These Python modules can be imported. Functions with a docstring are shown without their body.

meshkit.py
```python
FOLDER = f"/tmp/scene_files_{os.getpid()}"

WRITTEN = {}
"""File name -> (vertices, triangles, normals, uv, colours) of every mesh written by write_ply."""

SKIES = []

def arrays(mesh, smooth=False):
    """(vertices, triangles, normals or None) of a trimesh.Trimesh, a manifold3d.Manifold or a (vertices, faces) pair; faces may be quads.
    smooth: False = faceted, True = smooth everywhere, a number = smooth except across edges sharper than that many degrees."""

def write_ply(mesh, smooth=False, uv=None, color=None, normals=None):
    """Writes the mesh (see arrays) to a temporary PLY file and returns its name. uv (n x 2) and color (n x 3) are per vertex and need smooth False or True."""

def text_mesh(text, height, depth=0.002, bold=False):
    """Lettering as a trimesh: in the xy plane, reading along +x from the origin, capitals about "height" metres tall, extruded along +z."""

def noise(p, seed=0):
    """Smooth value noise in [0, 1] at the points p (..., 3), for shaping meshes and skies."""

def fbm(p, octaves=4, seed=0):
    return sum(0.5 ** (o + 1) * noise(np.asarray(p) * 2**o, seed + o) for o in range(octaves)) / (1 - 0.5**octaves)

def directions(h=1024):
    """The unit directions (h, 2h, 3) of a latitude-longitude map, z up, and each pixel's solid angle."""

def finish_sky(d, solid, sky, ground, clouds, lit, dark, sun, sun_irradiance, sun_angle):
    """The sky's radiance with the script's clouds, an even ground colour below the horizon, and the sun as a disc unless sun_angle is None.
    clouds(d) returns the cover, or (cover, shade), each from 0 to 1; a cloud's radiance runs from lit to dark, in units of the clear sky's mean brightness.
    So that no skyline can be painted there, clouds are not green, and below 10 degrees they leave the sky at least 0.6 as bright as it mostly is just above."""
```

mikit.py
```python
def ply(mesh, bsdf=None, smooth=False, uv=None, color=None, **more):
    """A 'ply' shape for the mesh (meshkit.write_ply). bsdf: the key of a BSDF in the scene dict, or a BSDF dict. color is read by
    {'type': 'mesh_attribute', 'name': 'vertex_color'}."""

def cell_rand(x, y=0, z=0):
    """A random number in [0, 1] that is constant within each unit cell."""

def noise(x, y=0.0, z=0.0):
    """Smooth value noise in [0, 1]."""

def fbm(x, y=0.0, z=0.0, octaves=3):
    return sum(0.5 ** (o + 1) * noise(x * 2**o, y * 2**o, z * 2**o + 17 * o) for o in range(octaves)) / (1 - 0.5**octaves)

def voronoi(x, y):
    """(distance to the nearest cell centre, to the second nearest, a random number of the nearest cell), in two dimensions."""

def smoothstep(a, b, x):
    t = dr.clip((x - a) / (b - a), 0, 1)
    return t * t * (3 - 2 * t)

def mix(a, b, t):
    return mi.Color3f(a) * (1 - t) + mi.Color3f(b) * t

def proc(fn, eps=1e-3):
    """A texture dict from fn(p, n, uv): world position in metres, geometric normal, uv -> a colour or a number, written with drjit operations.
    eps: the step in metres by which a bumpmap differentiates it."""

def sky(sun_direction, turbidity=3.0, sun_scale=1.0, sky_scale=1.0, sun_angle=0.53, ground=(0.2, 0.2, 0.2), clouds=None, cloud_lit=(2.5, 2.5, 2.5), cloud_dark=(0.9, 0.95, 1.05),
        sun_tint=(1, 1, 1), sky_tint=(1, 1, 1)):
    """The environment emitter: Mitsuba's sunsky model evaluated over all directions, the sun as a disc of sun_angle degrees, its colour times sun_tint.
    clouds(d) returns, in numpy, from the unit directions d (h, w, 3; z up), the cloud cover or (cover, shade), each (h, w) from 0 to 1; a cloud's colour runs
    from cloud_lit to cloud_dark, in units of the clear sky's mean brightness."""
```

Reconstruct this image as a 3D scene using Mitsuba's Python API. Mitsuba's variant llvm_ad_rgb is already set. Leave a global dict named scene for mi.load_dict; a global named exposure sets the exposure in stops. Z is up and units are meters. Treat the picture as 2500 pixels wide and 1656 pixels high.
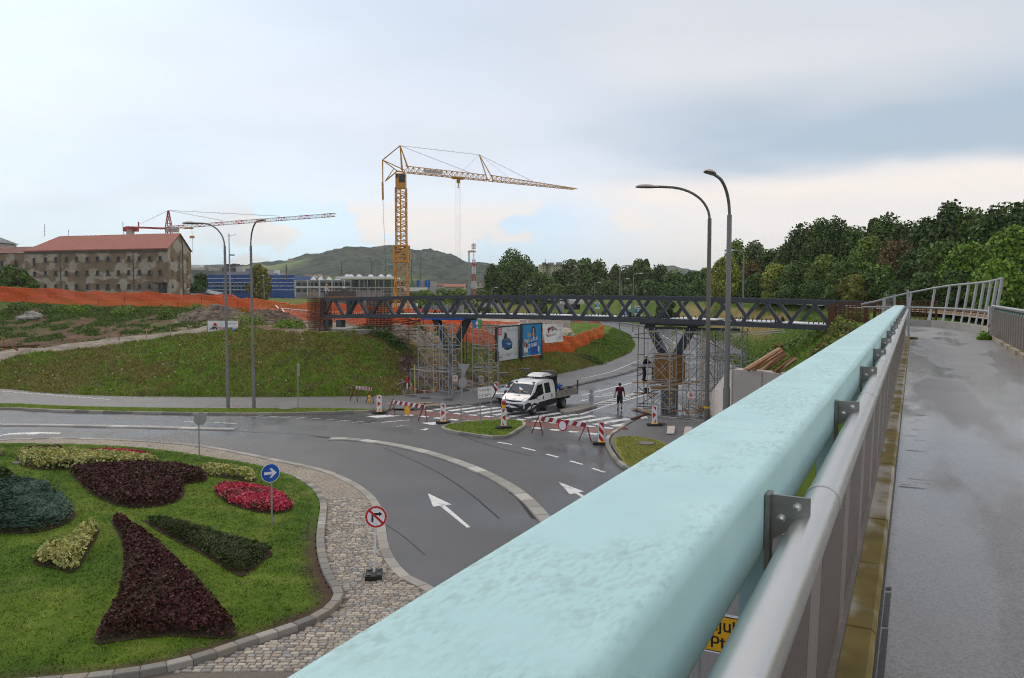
import math, random
import numpy as np, trimesh, shapely, mitsuba as mi, drjit as dr
from shapely.geometry import Polygon, LineString, Point
from shapely.ops import unary_union
from scipy.interpolate import LinearNDInterpolator
import manifold3d as m3
import mikit, meshkit
from mikit import noise, fbm, smoothstep, mix, proc, voronoi, cell_rand

T4 = mi.ScalarTransform4f
scene, labels = {}, {}
rng = np.random.default_rng(7)
random.seed(7)

# ---------------------------------------------------------------- camera, sky, exposure
EYE, FPX = 7.65, 1900.0                      # eye height in metres; focal length in pixels of a 2500 wide picture
PITCH = math.atan(112 / FPX)                 # looking slightly down
exposure = 2.6
scene['camera'] = {
    'type': 'perspective', 'fov': math.degrees(2 * math.atan(1250 / FPX)), 'fov_axis': 'x', 'near_clip': 0.05, 'far_clip': 12000.0,
    'to_world': T4().look_at(origin=[0, 0, EYE], target=[0, math.cos(PITCH), EYE - math.sin(PITCH)], up=[0, 0, 1])}

def sky_clouds(d):
    el = np.degrees(np.arcsin(np.clip(d[..., 2], -1, 1)))
    az = np.degrees(np.arctan2(d[..., 0], d[..., 1]))
    q = d / np.maximum(d[..., 2:3] + 0.16, 0.05)
    f = meshkit.fbm
    n1 = f(np.stack([q[..., 0] * 0.55 + 3.1, q[..., 1] * 0.75 + 7.7, 0 * el], -1), 5, 3)
    n2 = f(np.stack([q[..., 0] * 1.5 + 1.3, q[..., 1] * 2.0 + 2.9, 0 * el + 5], -1), 5, 11)
    n3 = f(np.stack([az * 0.24 + 41, el * 0.50 + 9, 0 * el + 2], -1), 6, 23)
    n4 = f(np.stack([az * 0.035 + 11, el * 0.16 + 3, 0 * el + 8], -1), 4, 31)
    sm = lambda a, b, x: (lambda t: t * t * (3 - 2 * t))(np.clip((x - a) / (b - a), 0, 1))
    e = el + 7 * (n4 - 0.5) + 2.0 * (n2 - 0.5)
    right = sm(-4, 16, az + 10 * (n1 - 0.5))                    # the heavier cloud lies to the right
    band = np.exp(-((e - 9.3 - 0.04 * np.clip(az, -30, 40)) / 4.4) ** 2)
    cover = 0.56 + 0.22 * right + 0.12 * band + 0.35 * (n2 - 0.5)
    shade = 0.10 + 1.0 * (n1 - 0.5) + 0.55 * (n2 - 0.5) + right * (-0.02 + 0.66 * band) + 0.26 * band
    low = sm(8.0, 5.6, el + 3 * (n4 - 0.5) + 3.0 * (n2 - 0.5) - 0.02 * az)                         # 1 under the edge of the cloud deck
    heap = sm(0.50, 0.57, n3)
    warm = sm(2, 14, az) * (0.86 - 0.45 * sm(0.60, 0.70, n3) * sm(7, 4, el) * 0.7) + 0.10
    hz = sm(-25, -17, az) * sm(7.5, 5.5, el)
    cov_low = np.clip(0.66 - 0.22 * hz + 0.50 * np.maximum(heap * hz, warm * sm(-20, -6, az)), 0, 1)
    cover = cover * (1 - low) + cov_low * low
    shade = shade * (1 - low) + (0.08 + 0.25 * (n2 - 0.5) + 0.22 * sm(5, 0, el) + 0.30 * sm(-14, -22, az) + 0.42 * hz * (1 - heap) * sm(8, -2, az)) * low
    return np.clip(cover, 0, 1), np.clip(shade, 0, 1)

SUN = (-0.35, 0.55, 0.62)
scene['sky'] = mikit.sky(SUN, turbidity=4, sun_scale=0.10, sun_angle=24, sky_scale=1.0, clouds=sky_clouds, cloud_lit=(2.36, 2.19, 2.07), cloud_dark=(1.14, 1.36, 1.58), sky_tint=(0.60, 0.72, 0.82), ground=(0.12, 0.13, 0.1))

# ---------------------------------------------------------------- from the survey of the photograph to points in the place
def ray(u, v):
    a, b = u - 1250.0, v - 828.0
    return np.array([a, FPX * math.cos(PITCH) - b * math.sin(PITCH), -FPX * math.sin(PITCH) - b * math.cos(PITCH)])
def G(u, v, z=0.0):
    r = ray(u, v); t = (z - EYE) / r[2]
    return np.array([r[0] * t, r[1] * t, z])
def at(u, v, y):
    r = ray(u, v); t = y / r[1]
    return np.array([r[0] * t, y, EYE + r[2] * t])
def GL(pts, z=0.0, dx=0, dy=0, s=1.0):
    return [G(dx + p[0] / s, dy + p[1] / s, p[2] if len(p) > 2 else z) for p in pts]
def A1(pts, z=0.0):                          # points read off an enlargement of the lower left quarter
    return GL(pts, z, 0, 950, 2.221)
def A2(pts, z=0.0):                          # ... and of the lower middle
    return GL(pts, z, 650, 950, 2.221)

# ---------------------------------------------------------------- scene entries
_used = set()
def numbered(name):
    if name not in _used:
        _used.add(name); return name
    i = 1
    while f'{name}_{i:03d}' in _used: i += 1
    k = f'{name}_{i:03d}'; _used.add(k); return k
def thing(name, label, cat, group=None, kind=None):
    k = numbered(name); labels[k] = {'label': label, 'category': cat}
    if group: labels[k]['group'] = group
    if kind: labels[k]['kind'] = kind
    return k
def structure(name, label=None):
    k = numbered(name); labels[k] = {'kind': 'structure'}
    if label: labels[k]['label'] = label
    return k
def put(mesh, bsdf, parent, name=None, smooth=False, color=None, label=None, stuff=False, **kw):
    k = numbered(parent + '__' + name) if name else parent
    scene[k] = mikit.ply(mesh, bsdf, smooth=smooth, color=color, **kw)
    if label: labels.setdefault(k, {})['label'] = label
    if stuff: labels.setdefault(k, {})['kind'] = 'stuff'
    return k

# ---------------------------------------------------------------- mesh building
def unit(v):
    v = np.asarray(v, float); return v / max(np.linalg.norm(v), 1e-12)
def frame(d):
    d = unit(d); a = np.array([0, 0, 1.0]) if abs(d[2]) < 0.95 else np.array([0, 1.0, 0])
    x = unit(np.cross(a, d)); return x, np.cross(d, x), d
class MB:
    """collects faces (triangles), with a colour per vertex if wanted"""
    def __init__(s): s.v, s.f, s.c, s.n = [], [], [], 0
    def add(s, v, f, c=None):
        v = np.asarray(v, float); f = np.asarray(f, int)
        if f.shape[1] == 4: f = np.vstack([f[:, [0, 1, 2]], f[:, [0, 2, 3]]])
        s.v.append(v); s.f.append(f + s.n); s.n += len(v)
        if c is not None: s.c.append(np.broadcast_to(np.asarray(c, float), (len(v), 3)))
        return s
    def tm(s, m, c=None): return s.add(np.asarray(m.vertices), np.asarray(m.faces), c)
    def box(s, c, size, R=None, col=None):
        h = np.asarray(size, float) / 2
        v = np.array([[x, y, z] for x in (-1, 1) for y in (-1, 1) for z in (-1, 1)]) * h
        if R is not None: v = v @ np.asarray(R).T
        return s.add(v + np.asarray(c, float), BOXF, col)
    def bar(s, p, q, w, h=None, up=(0, 0, 1), col=None):
        """square bar from p to q, w across, h along up"""
        p, q = np.asarray(p, float), np.asarray(q, float); h = w if h is None else h
        d = unit(q - p); u = np.asarray(up, float)
        if abs(d @ u) > 0.98: u = np.array([0, 1.0, 0])
        x = unit(np.cross(d, u)); z = np.cross(x, d)
        v = np.array([e + x * a * w / 2 + z * b * h / 2 for e in (p, q) for a, b in ((-1, -1), (1, -1), (1, 1), (-1, 1))])
        return s.add(v, [[0, 1, 2, 3], [7, 6, 5, 4], [0, 4, 5, 1], [1, 5, 6, 2], [2, 6, 7, 3], [3, 7, 4, 0]], col)
    def tube(s, pts, r, n=8, caps=True, col=None):
        pts = [np.asarray(p, float) for p in pts]; m = len(pts)
        rr = [r] * m if np.isscalar(r) else list(r)
        v = []
        x, y, _ = frame(pts[1] - pts[0])
        for i, p in enumerate(pts):
            d = unit(pts[min(i + 1, m - 1)] - pts[max(i - 1, 0)])
            x = unit(x - d * (x @ d)); y = np.cross(d, x)
            a = np.arange(n) * 2 * math.pi / n
            v.append(p + rr[i] * (np.cos(a)[:, None] * x + np.sin(a)[:, None] * y))
        f = []
        for i in range(m - 1):
            for j in range(n):
                k = (j + 1) % n
                f.append([i * n + j, i * n + k, (i + 1) * n + k, (i + 1) * n + j])
        f = np.array(f); f = np.vstack([f[:, [0, 1, 2]], f[:, [0, 2, 3]]])
        V = np.vstack(v)
        if caps:
            V = np.vstack([V, pts[0], pts[-1]]); b = m * n
            j = np.arange(n); k = (j + 1) % n
            f = np.vstack([f, np.stack([k, j, j * 0 + b], 1), np.stack([(m - 1) * n + j, (m - 1) * n + k, j * 0 + b + 1], 1)])
        return s.add(V, f, col)
    def quad(s, a, b, c, d, col=None): return s.add([a, b, c, d], [[0, 1, 2, 3]], col)
    def prism(s, poly, z0, z1, col=None):
        """poly: plan polygon (shapely), extruded from z0 to z1"""
        for g in getattr(poly, 'geoms', [poly]):
            if g.is_empty or g.area < 1e-6: continue
            m = trimesh.creation.extrude_polygon(g, z1 - z0, engine='earcut'); m.apply_translation([0, 0, z0]); s.tm(m, col)
        return s
    def mesh(s):
        return (np.vstack(s.v), np.vstack(s.f))
    def cols(s): return np.vstack(s.c) if s.c else None
    def put(s, bsdf, parent, name=None, smooth=False, **kw):
        return put(s.mesh(), bsdf, parent, name, smooth, color=s.cols(), **kw)
BOXF = [[0, 1, 3, 2], [4, 6, 7, 5], [0, 4, 5, 1], [2, 3, 7, 6], [0, 2, 6, 4], [1, 5, 7, 3]]
def lathe(prof, n=16, c=(0, 0, 0)):
    """profile [(r, z)] turned about the vertical through c"""
    a = np.arange(n) * 2 * math.pi / n; v = []
    for r, z in prof: v.append(np.stack([np.cos(a) * r, np.sin(a) * r, 0 * a + z], 1))
    v = np.vstack(v) + np.asarray(c, float); f = []
    for i in range(len(prof) - 1):
        for j in range(n):
            k = (j + 1) % n; f.append([i * n + j, i * n + k, (i + 1) * n + k, (i + 1) * n + j])
    return v, np.array(f)
def rotz(a): c, s = math.cos(a), math.sin(a); return np.array([[c, -s, 0], [s, c, 0], [0, 0, 1.0]])
def rotx(a): c, s = math.cos(a), math.sin(a); return np.array([[1.0, 0, 0], [0, c, -s], [0, s, c]])
def sheet(poly, zf, res=2.0, col=None):
    """a plan polygon triangulated with inner points, lifted by zf(x, y)"""
    mb = MB()
    for g in getattr(poly, 'geoms', [poly]):
        if g.is_empty or g.area < 1e-5: continue
        g = g.segmentize(res)
        v, f = trimesh.creation.triangulate_polygon(g, engine='earcut')
        m = trimesh.Trimesh(np.c_[v, np.zeros(len(v))], f, process=False)
        if callable(zf):
            for _ in range(4):
                if m.edges_unique_length.max() <= res * 2: break
                vv, ff = trimesh.remesh.subdivide_to_size(m.vertices, m.faces, res * 2, max_iter=20)
                m = trimesh.Trimesh(vv, ff, process=False); break
        V = np.array(m.vertices); V[:, 2] = zf(V[:, 0], V[:, 1]) if callable(zf) else zf
        n = np.cross(V[m.faces[:, 1]] - V[m.faces[:, 0]], V[m.faces[:, 2]] - V[m.faces[:, 0]])[:, 2]
        F = np.where((n < 0)[:, None], m.faces[:, ::-1], m.faces)
        mb.add(V, F, col)
    return mb
def resample(pts, step):
    pts = np.asarray(pts, float); d = np.r_[0, np.cumsum(np.linalg.norm(np.diff(pts, axis=0), axis=1))]
    n = max(2, int(round(d[-1] / step)) + 1); t = np.linspace(0, d[-1], n)
    return np.stack([np.interp(t, d, pts[:, k]) for k in range(pts.shape[1])], 1)
def smooth_line(pts, step=0.5, it=3):
    p = np.asarray(pts, float)
    for _ in range(it):                       # corner cutting
        q = np.empty((2 * len(p) - 2, p.shape[1])); q[0::2] = p[:-1] * 0.75 + p[1:] * 0.25; q[1::2] = p[:-1] * 0.25 + p[1:] * 0.75
        p = np.vstack([p[:1], q, p[-1:]])
    return resample(p, step)

# ---------------------------------------------------------------- materials
def mat(key, base, rough=0.6, **kw):
    b = {'type': 'principled', 'base_color': base if isinstance(base, dict) else {'type': 'rgb', 'value': list(base)}, 'roughness': rough, **kw}
    scene[key] = {'type': 'twosided', 'bsdf': b}
    return key
VC = {'type': 'mesh_attribute', 'name': 'vertex_color'}
mat('paint_vc', VC, 0.5)                      # coloured parts, matt paint
mat('matt_vc', VC, 0.9, specular=0.2)         # soil, stone, plaster
mat('print_vc', VC, 0.45)                     # print on sheet metal and banners
scene['leaf_vc'] = {'type': 'twosided', 'bsdf': {'type': 'principled', 'base_color': VC, 'roughness': 0.6, 'specular': 0.3}}
mat('grey_steel', (0.30, 0.31, 0.32), 0.42, metallic=0.75)
mat('galvanised', (0.36, 0.37, 0.38), 0.5, metallic=0.5)
mat('dark_steel', (0.035, 0.042, 0.052), 0.42)
mat('rusty_steel', proc(lambda p, n, uv: mix((0.055, 0.022, 0.012), (0.14, 0.055, 0.025), fbm(p.x * 9, p.y * 9, p.z * 9))), 0.85)
mat('black_rubber', (0.012, 0.012, 0.013), 0.7)
mat('black_plastic', (0.014, 0.015, 0.016), 0.5)
mat('white_paint', (0.72, 0.73, 0.74), 0.35)
mat('red_paint', (0.42, 0.018, 0.012), 0.4)
mat('dark_red_paint', (0.14, 0.014, 0.014), 0.5)
mat('black_paint', (0.01, 0.01, 0.011), 0.4)
mat('yellow_paint', (0.75, 0.42, 0.01), 0.45)
mat('blue_paint', (0.006, 0.09, 0.42), 0.35)
mat('grey_back', (0.33, 0.35, 0.36), 0.45, metallic=0.3)
mat('road_white', proc(lambda p, n, uv: mix((0.16, 0.16, 0.16), (0.66, 0.66, 0.64), smoothstep(0.26, 0.46, fbm(p.x * 3.1, p.y * 3.1, 0, 4) + 0.12 * noise(p.x * 40, p.y * 40)))), 0.5)
mat('crane_yellow', (0.52, 0.25, 0.035), 0.5)
mat('scaffold_tube', (0.38, 0.39, 0.40), 0.5, metallic=0.3)
mat('brown_tube', (0.055, 0.032, 0.03), 0.7)
mat('wood', proc(lambda p, n, uv: mix((0.26, 0.16, 0.08), (0.46, 0.32, 0.18), fbm(p.x * 3 + p.z * 5, p.y * 3 + p.z * 4, p.z * 22))), 0.75)
mat('red_wood', proc(lambda p, n, uv: mix((0.17, 0.07, 0.035), (0.33, 0.145, 0.065), fbm(p.x * 7, p.y * 7, p.z * 14))), 0.7)
mat('formwork', proc(lambda p, n, uv: mix((0.20, 0.085, 0.02), (0.40, 0.19, 0.045), fbm(p.x * 3, p.y * 3, p.z * 6))), 0.6)
mat('concrete', proc(lambda p, n, uv: mix((0.20, 0.19, 0.17), (0.36, 0.345, 0.32), fbm(p.x * 1.4, p.y * 1.4, p.z * 2.2, 4) * 0.75 + 0.25 * noise(p.x * 34, p.y * 34, p.z * 34))), 0.85)
mat('pale_concrete', proc(lambda p, n, uv: mix((0.42, 0.37, 0.34), (0.56, 0.50, 0.46), fbm(p.x * 0.9, p.y * 0.9, p.z * 0.6, 4))), 0.8)
mat('kerb_stone', proc(lambda p, n, uv: mix((0.17, 0.165, 0.15), (0.37, 0.36, 0.33), 0.55 * fbm(p.x * 1.1, p.y * 1.1, p.z * 3, 3) + 0.45 * noise(p.x * 26, p.y * 26, p.z * 26))), 0.8)
mat('net_orange', (0.72, 0.10, 0.015), 0.6)
mat('net_orange_bright', (0.95, 0.16, 0.02), 0.55)
scene['window_glass'] = {'type': 'twosided', 'bsdf': {'type': 'principled', 'base_color': {'type': 'rgb', 'value': [0.012, 0.014, 0.017]}, 'roughness': 0.08, 'specular': 0.6}}
scene['car_glass'] = {'type': 'thindielectric'}
# ---------------------------------------------------------------- lie of the land
def road_z(y):                                # the exit road climbs gently away from the roundabout
    y = np.asarray(y, float); t = np.clip((y - 76) / 92, 0, 1.5); return 1.05 * t * t * (1.7 - 0.7 * t)
TOE = [(-150, 74, 0), (-95, 68, 0), (-60, 62.5, 0)] + [tuple(G(u, v)) for u, v in [(0, 952), (90, 963), (225, 971), (360, 973), (585, 974), (855, 973), (965, 971), (1040, 963), (1120, 957), (1215, 945), (1280, 936)]] + \
      [(3.6, 70.6, 0), (7.1, 77.3, .05), (10.9, 85.5, .1), (14.9, 97.5, .2), (17.2, 108.5, .4), (19.5, 128, .65), (20, 150, .9), (15, 166, 1.05), (4, 176, 1.1), (-20, 182, 1.1)]
PATH_LOW = [(-85, 71, 1.5), (-60, 69.5, 1.7)] + [tuple(G(*p)) for p in [(0, 876, 2.0), (126, 857, 2.5), (268, 842, 3.0), (383, 827, 3.5), (505, 809, 4.1), (600, 797, 4.45), (655, 790, 4.6)]]
PATH_UP = [(-85, 74, 1.6), (-60, 72.5, 1.8)] + [tuple(G(*p)) for p in [(0, 861, 2.05), (126, 845, 2.55), (268, 830, 3.05), (383, 816, 3.55), (505, 799, 4.15), (600, 789, 4.5), (655, 783, 4.65)]]
CREST = [tuple(G(*p)) for p in [(655, 803, 4.5), (700, 810, 4.5), (780, 812, 4.5), (870, 811, 4.4), (950, 809, 4.25), (1000, 815, 3.9), (1060, 822, 3.4), (1120, 838, 2.8), (1180, 851, 2.45), (1250, 850, 2.3), (1322, 846, 2.2), (1373, 835, 2.15), (1422, 827, 2.05), (1480, 819, 1.95)]] + [(16.3, 126, 2.0), (16, 148, 2.0), (10, 160, 2), (0, 168, 2.1)]
UPPER = [(-150, 100, 6.9), (-90, 97, 6.8)] + [tuple(G(*p)) for p in [(0, 737, 6.6), (100, 744, 6.25), (270, 750, 5.97), (420, 752, 5.8), (540, 756, 5.6), (600, 765, 5.25)]]
RCREST = [(10.5, 27, 5.6), (15.5, 37, 5.8), (19, 45, 6), (24, 56, 6), (30, 70, 6), (34, 86, 6), (37.5, 120, 6), (37, 158, 5.9), (30, 184, 5.8), (22, 200, 5.7), (0, 240, 5.6), (-40, 275, 5.6), (-150, 300, 6)]
RTOE = [(9.2, 26, 0), (10.4, 38, 0), (11.6, 44, 0), (13.2, 50, 0), (18, 64, 0), (24, 79, .05), (27, 89, .12), (29.6, 100, .3), (31, 113, .45), (31.2, 135, .75), (29, 160, 1), (24, 178, 1.05), (10, 194, 1.1), (-20, 204, 1.1)]
_cp = []
for line in (TOE, PATH_LOW, PATH_UP, CREST, UPPER, RCREST, RTOE): _cp.append(resample(line, 1.5))
_flat = [(x, y, 0) for x in range(-150, 9, 6) for y in range(-60, 58, 6)] + [(x, y, 0) for x in (12, 20, 40, 150) for y in (-60, -30, -6)]
_back = [(x, y, 6) for x in range(-150, -44, 15) for y in (112, 130, 160, 200, 250)] + [(x, y, 6) for x in range(44, 151, 12) for y in range(24, 300, 18)] + [(36, y, 6) for y in (30, 42, 56)] + \
        [(25, 28, 6), (30, 50, 6), (150, 0, 6), (60, 6, 6), (40, 14, 6), (24, 18, 5.8)]
_site = [(-40, 92, 5.2), (-30, 88, 4.9), (-20, 80, 4.6), (-12, 82, 4.3), (-6, 84, 3.6), (-2, 88, 2.6), (4, 92, 2.1), (9, 104, 1.9), (-4, 100, 2.5), (-14, 100, 4.0), (-30, 104, 4.8), (-20, 120, 4.2), (-6, 120, 3.2), (8, 120, 2.2), (0, 140, 2.9), (-20, 140, 4.4), (-40, 130, 5.2),
         (-5, 155, 3.4), (-30, 165, 5.3), (-60, 200, 6), (-45, 110, 5.4), (-50, 150, 5.9), (-40, 220, 5.8), (6, 150, 2.3)]
_edge = [(-150, 900, 6), (150, 900, 6), (0, 300, 6), (0, 500, 6), (60, 300, 6), (-60, 320, 6), (150, 300, 6), (-150, 300, 6)]
CP = np.vstack(_cp + [np.array(_flat + _back + _site + _edge, float)])
_lin = LinearNDInterpolator(CP[:, :2], CP[:, 2])
ROAD_AREA = Polygon([(-150, 73.8)] + [(p[0], p[1]) for p in TOE[1:]] + [(-20, 204)] + [(p[0], p[1]) for p in RTOE[::-1]][1:] + [(9.5, -40), (-150, -40)]).buffer(0)
def terrain(x, y):
    x, y = np.broadcast_arrays(np.asarray(x, float), np.asarray(y, float))
    z = _lin(np.clip(x, -149.5, 149.5), np.clip(y, -59.5, 890)); z = np.where(np.isnan(z), 6.0, z)
    z = np.where((np.abs(x) > 149) & (y > 72), 6.0, z)
    up = np.clip(z / 0.8, 0, 1) * np.clip((140 - np.abs(x)) / 20, 0, 1)
    p = np.stack([x, y, 0 * x], -1)
    z = z + up * ((meshkit.fbm(p * 0.45, 3, 5) - 0.5) * 0.55 + (meshkit.fbm(p * 2.2, 2, 6) - 0.5) * 0.16)
    return z

def axis(lo, hi, dlo, dhi, step, grow=1.22, lim=160.0):
    mid = np.arange(dlo, dhi + 1e-6, step); out = [mid[-1]]; s = step
    while out[-1] < hi: s = min(s * grow, lim); out.append(out[-1] + s)
    left = [mid[0]]; s = step
    while left[-1] > lo: s = min(s * grow, lim); left.append(left[-1] - s)
    return np.r_[left[:0:-1], mid, out[1:]]
gx, gy = axis(-5200, 5200, -56, 40, 0.42), axis(-800, 6200, 54, 108, 0.42)
X, Y = np.meshgrid(gx, gy); Zt = terrain(X, Y)
inside = shapely.contains_xy(ROAD_AREA.buffer(0.35), X, Y)
Zg = np.where(inside, -0.30 + np.where(Y > 76, road_z(Y), 0), Zt)
far = np.hypot(X, Y)
Zg = np.where(Y > 0, Zg - np.clip((far - 400) / 4000, 0, 1) * 6, Zg)

# colours of the ground: grass, dry grass, bare earth, gravel (no light or shade in them)
GR_BANK, GR_FRESH, GR_DRY, EARTH, GRAVEL, SAND = [np.array(c) for c in ((0.115, 0.108, 0.024), (0.092, 0.145, 0.012), (0.19, 0.152, 0.058), (0.105, 0.066, 0.043), (0.25, 0.215, 0.175), (0.36, 0.29, 0.20))]
_site_poly = Polygon([(-33, 78), (-27, 76)] + [(p[0], p[1]) for p in CREST[1:9]] + [(0, 84), (9, 106), (9, 150), (-18, 158), (-40, 118), (-42, 94)])
_path_poly = Polygon([(p[0], p[1]) for p in PATH_LOW] + [(p[0], p[1]) for p in PATH_UP[::-1]])
_dirt_poly = Polygon([tuple(G(*p)[:2]) for p in [(950, 808, 4.2), (1010, 850, 3.0), (985, 915, 1.2), (1000, 968, 0), (1110, 960, 0), (1200, 948, 0), (1130, 915, .8), (1105, 870, 2), (1080, 825, 3.3), (1000, 812, 4)]])
_upper_poly = Polygon([(p[0], p[1]) for p in PATH_UP] + [(p[0], p[1]) for p in UPPER[::-1]]).buffer(0)
def lerp(a, b, t): return a * (1 - t[..., None]) + np.asarray(b) * t[..., None]
def ss(a, b, x): t = np.clip((x - a) / (b - a), 0, 1); return t * t * (3 - 2 * t)
def ground_color(x, y, z):
    p = np.stack([x, y, 0 * x], -1)
    n1, n2, n3, n4 = meshkit.fbm(p * 0.16, 3, 41), meshkit.fbm(p * 0.7, 3, 42), meshkit.fbm(p * 2.6, 2, 43), meshkit.noise(p * 6.0, 44)
    c = lerp(np.broadcast_to(GR_BANK, x.shape + (3,)), GR_FRESH, ss(0.42, 0.60, 0.55 * n1 + 0.45 * n2))
    c = lerp(c, EARTH * 0.9, 0.55 * ss(0.52, 0.68, 0.5 * n2 + 0.5 * n3))
    c = lerp(c, GR_DRY, 0.40 * ss(0.60, 0.72, 0.4 * meshkit.fbm(p * 0.3 + 9, 3, 45) + 0.6 * n3))
    inp = lambda poly: shapely.contains_xy(poly, x, y)
    m = inp(_upper_poly.buffer(4.5)) & (y > 66) & (x < -24) & ~inp(_path_poly) & (z > 1.9)
    t = ss(0.45, 0.60, 0.6 * n2 + 0.4 * n1 + 0.03)
    up = lerp(lerp(np.broadcast_to(EARTH, x.shape + (3,)), EARTH * 1.35, ss(.45, .65, n3)), np.array([0.085, 0.105, 0.028]), t)
    up = lerp(up, np.array([0.062, 0.125, 0.02]), 0.8 * ss(5.2, 6.0, z + 1.6 * (n2 - 0.5) * 2))
    c = np.where(m[..., None], up, c)
    m = inp(_site_poly); t = lerp(np.broadcast_to(GRAVEL, x.shape + (3,)), EARTH * 1.6, ss(.42, .62, n2)); t = lerp(t, GR_FRESH, 0.8 * ss(.56, .66, 0.5 * n1 + 0.5 * n3))
    t = np.where((y > 103)[..., None], lerp(np.broadcast_to(SAND, x.shape + (3,)), GRAVEL, ss(.4, .6, n2)), t)
    c = np.where(m[..., None], t, c)
    m = inp(_dirt_poly.buffer(0.5)); t = lerp(np.broadcast_to(EARTH * np.array([.85, .8, .85]), x.shape + (3,)), GRAVEL * 0.85, ss(.50, .66, n3)); t = lerp(t, GR_BANK, ss(.54, .62, n2))
    c = np.where(m[..., None], t, c)
    m = inp(_path_poly); c = np.where(m[..., None], lerp(np.broadcast_to(GRAVEL * 1.15, x.shape + (3,)), GRAVEL * 0.7, ss(.4, .65, n3)), c)
    r = (x > 9) & (y > 24) & (y < 260) & ~m & ~inp(_site_poly)
    gr = lerp(np.broadcast_to(np.array([0.085, 0.13, 0.014]), x.shape + (3,)), np.array([0.062, 0.108, 0.010]), ss(.4, .6, n2))
    dry = ss(20, 24, x) * ss(88, 96, y) * (1 - ss(150, 158, y)) * ss(.38, .5, n1) * ss(28.5, 33, x)
    gr = lerp(gr, np.array([0.235, 0.185, 0.07]), dry * ss(1.2, 2.4, z) * (1 - ss(4.9, 5.6, z)))
    c = np.where(r[..., None], gr, c)
    c = c * (0.80 + 0.40 * n4)[..., None]
    return c
gk = structure('ground')
nx, ny = len(gx), len(gy)
V = np.stack([X.ravel(), Y.ravel(), Zg.ravel()], 1)
I = np.arange(nx * ny).reshape(ny, nx)
Fq = np.stack([I[:-1, :-1].ravel(), I[:-1, 1:].ravel(), I[1:, 1:].ravel(), I[1:, :-1].ravel()], 1)
put((V, Fq), 'matt_vc', gk, smooth=True, color=ground_color(X, Y, Zt).reshape(-1, 3))

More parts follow.
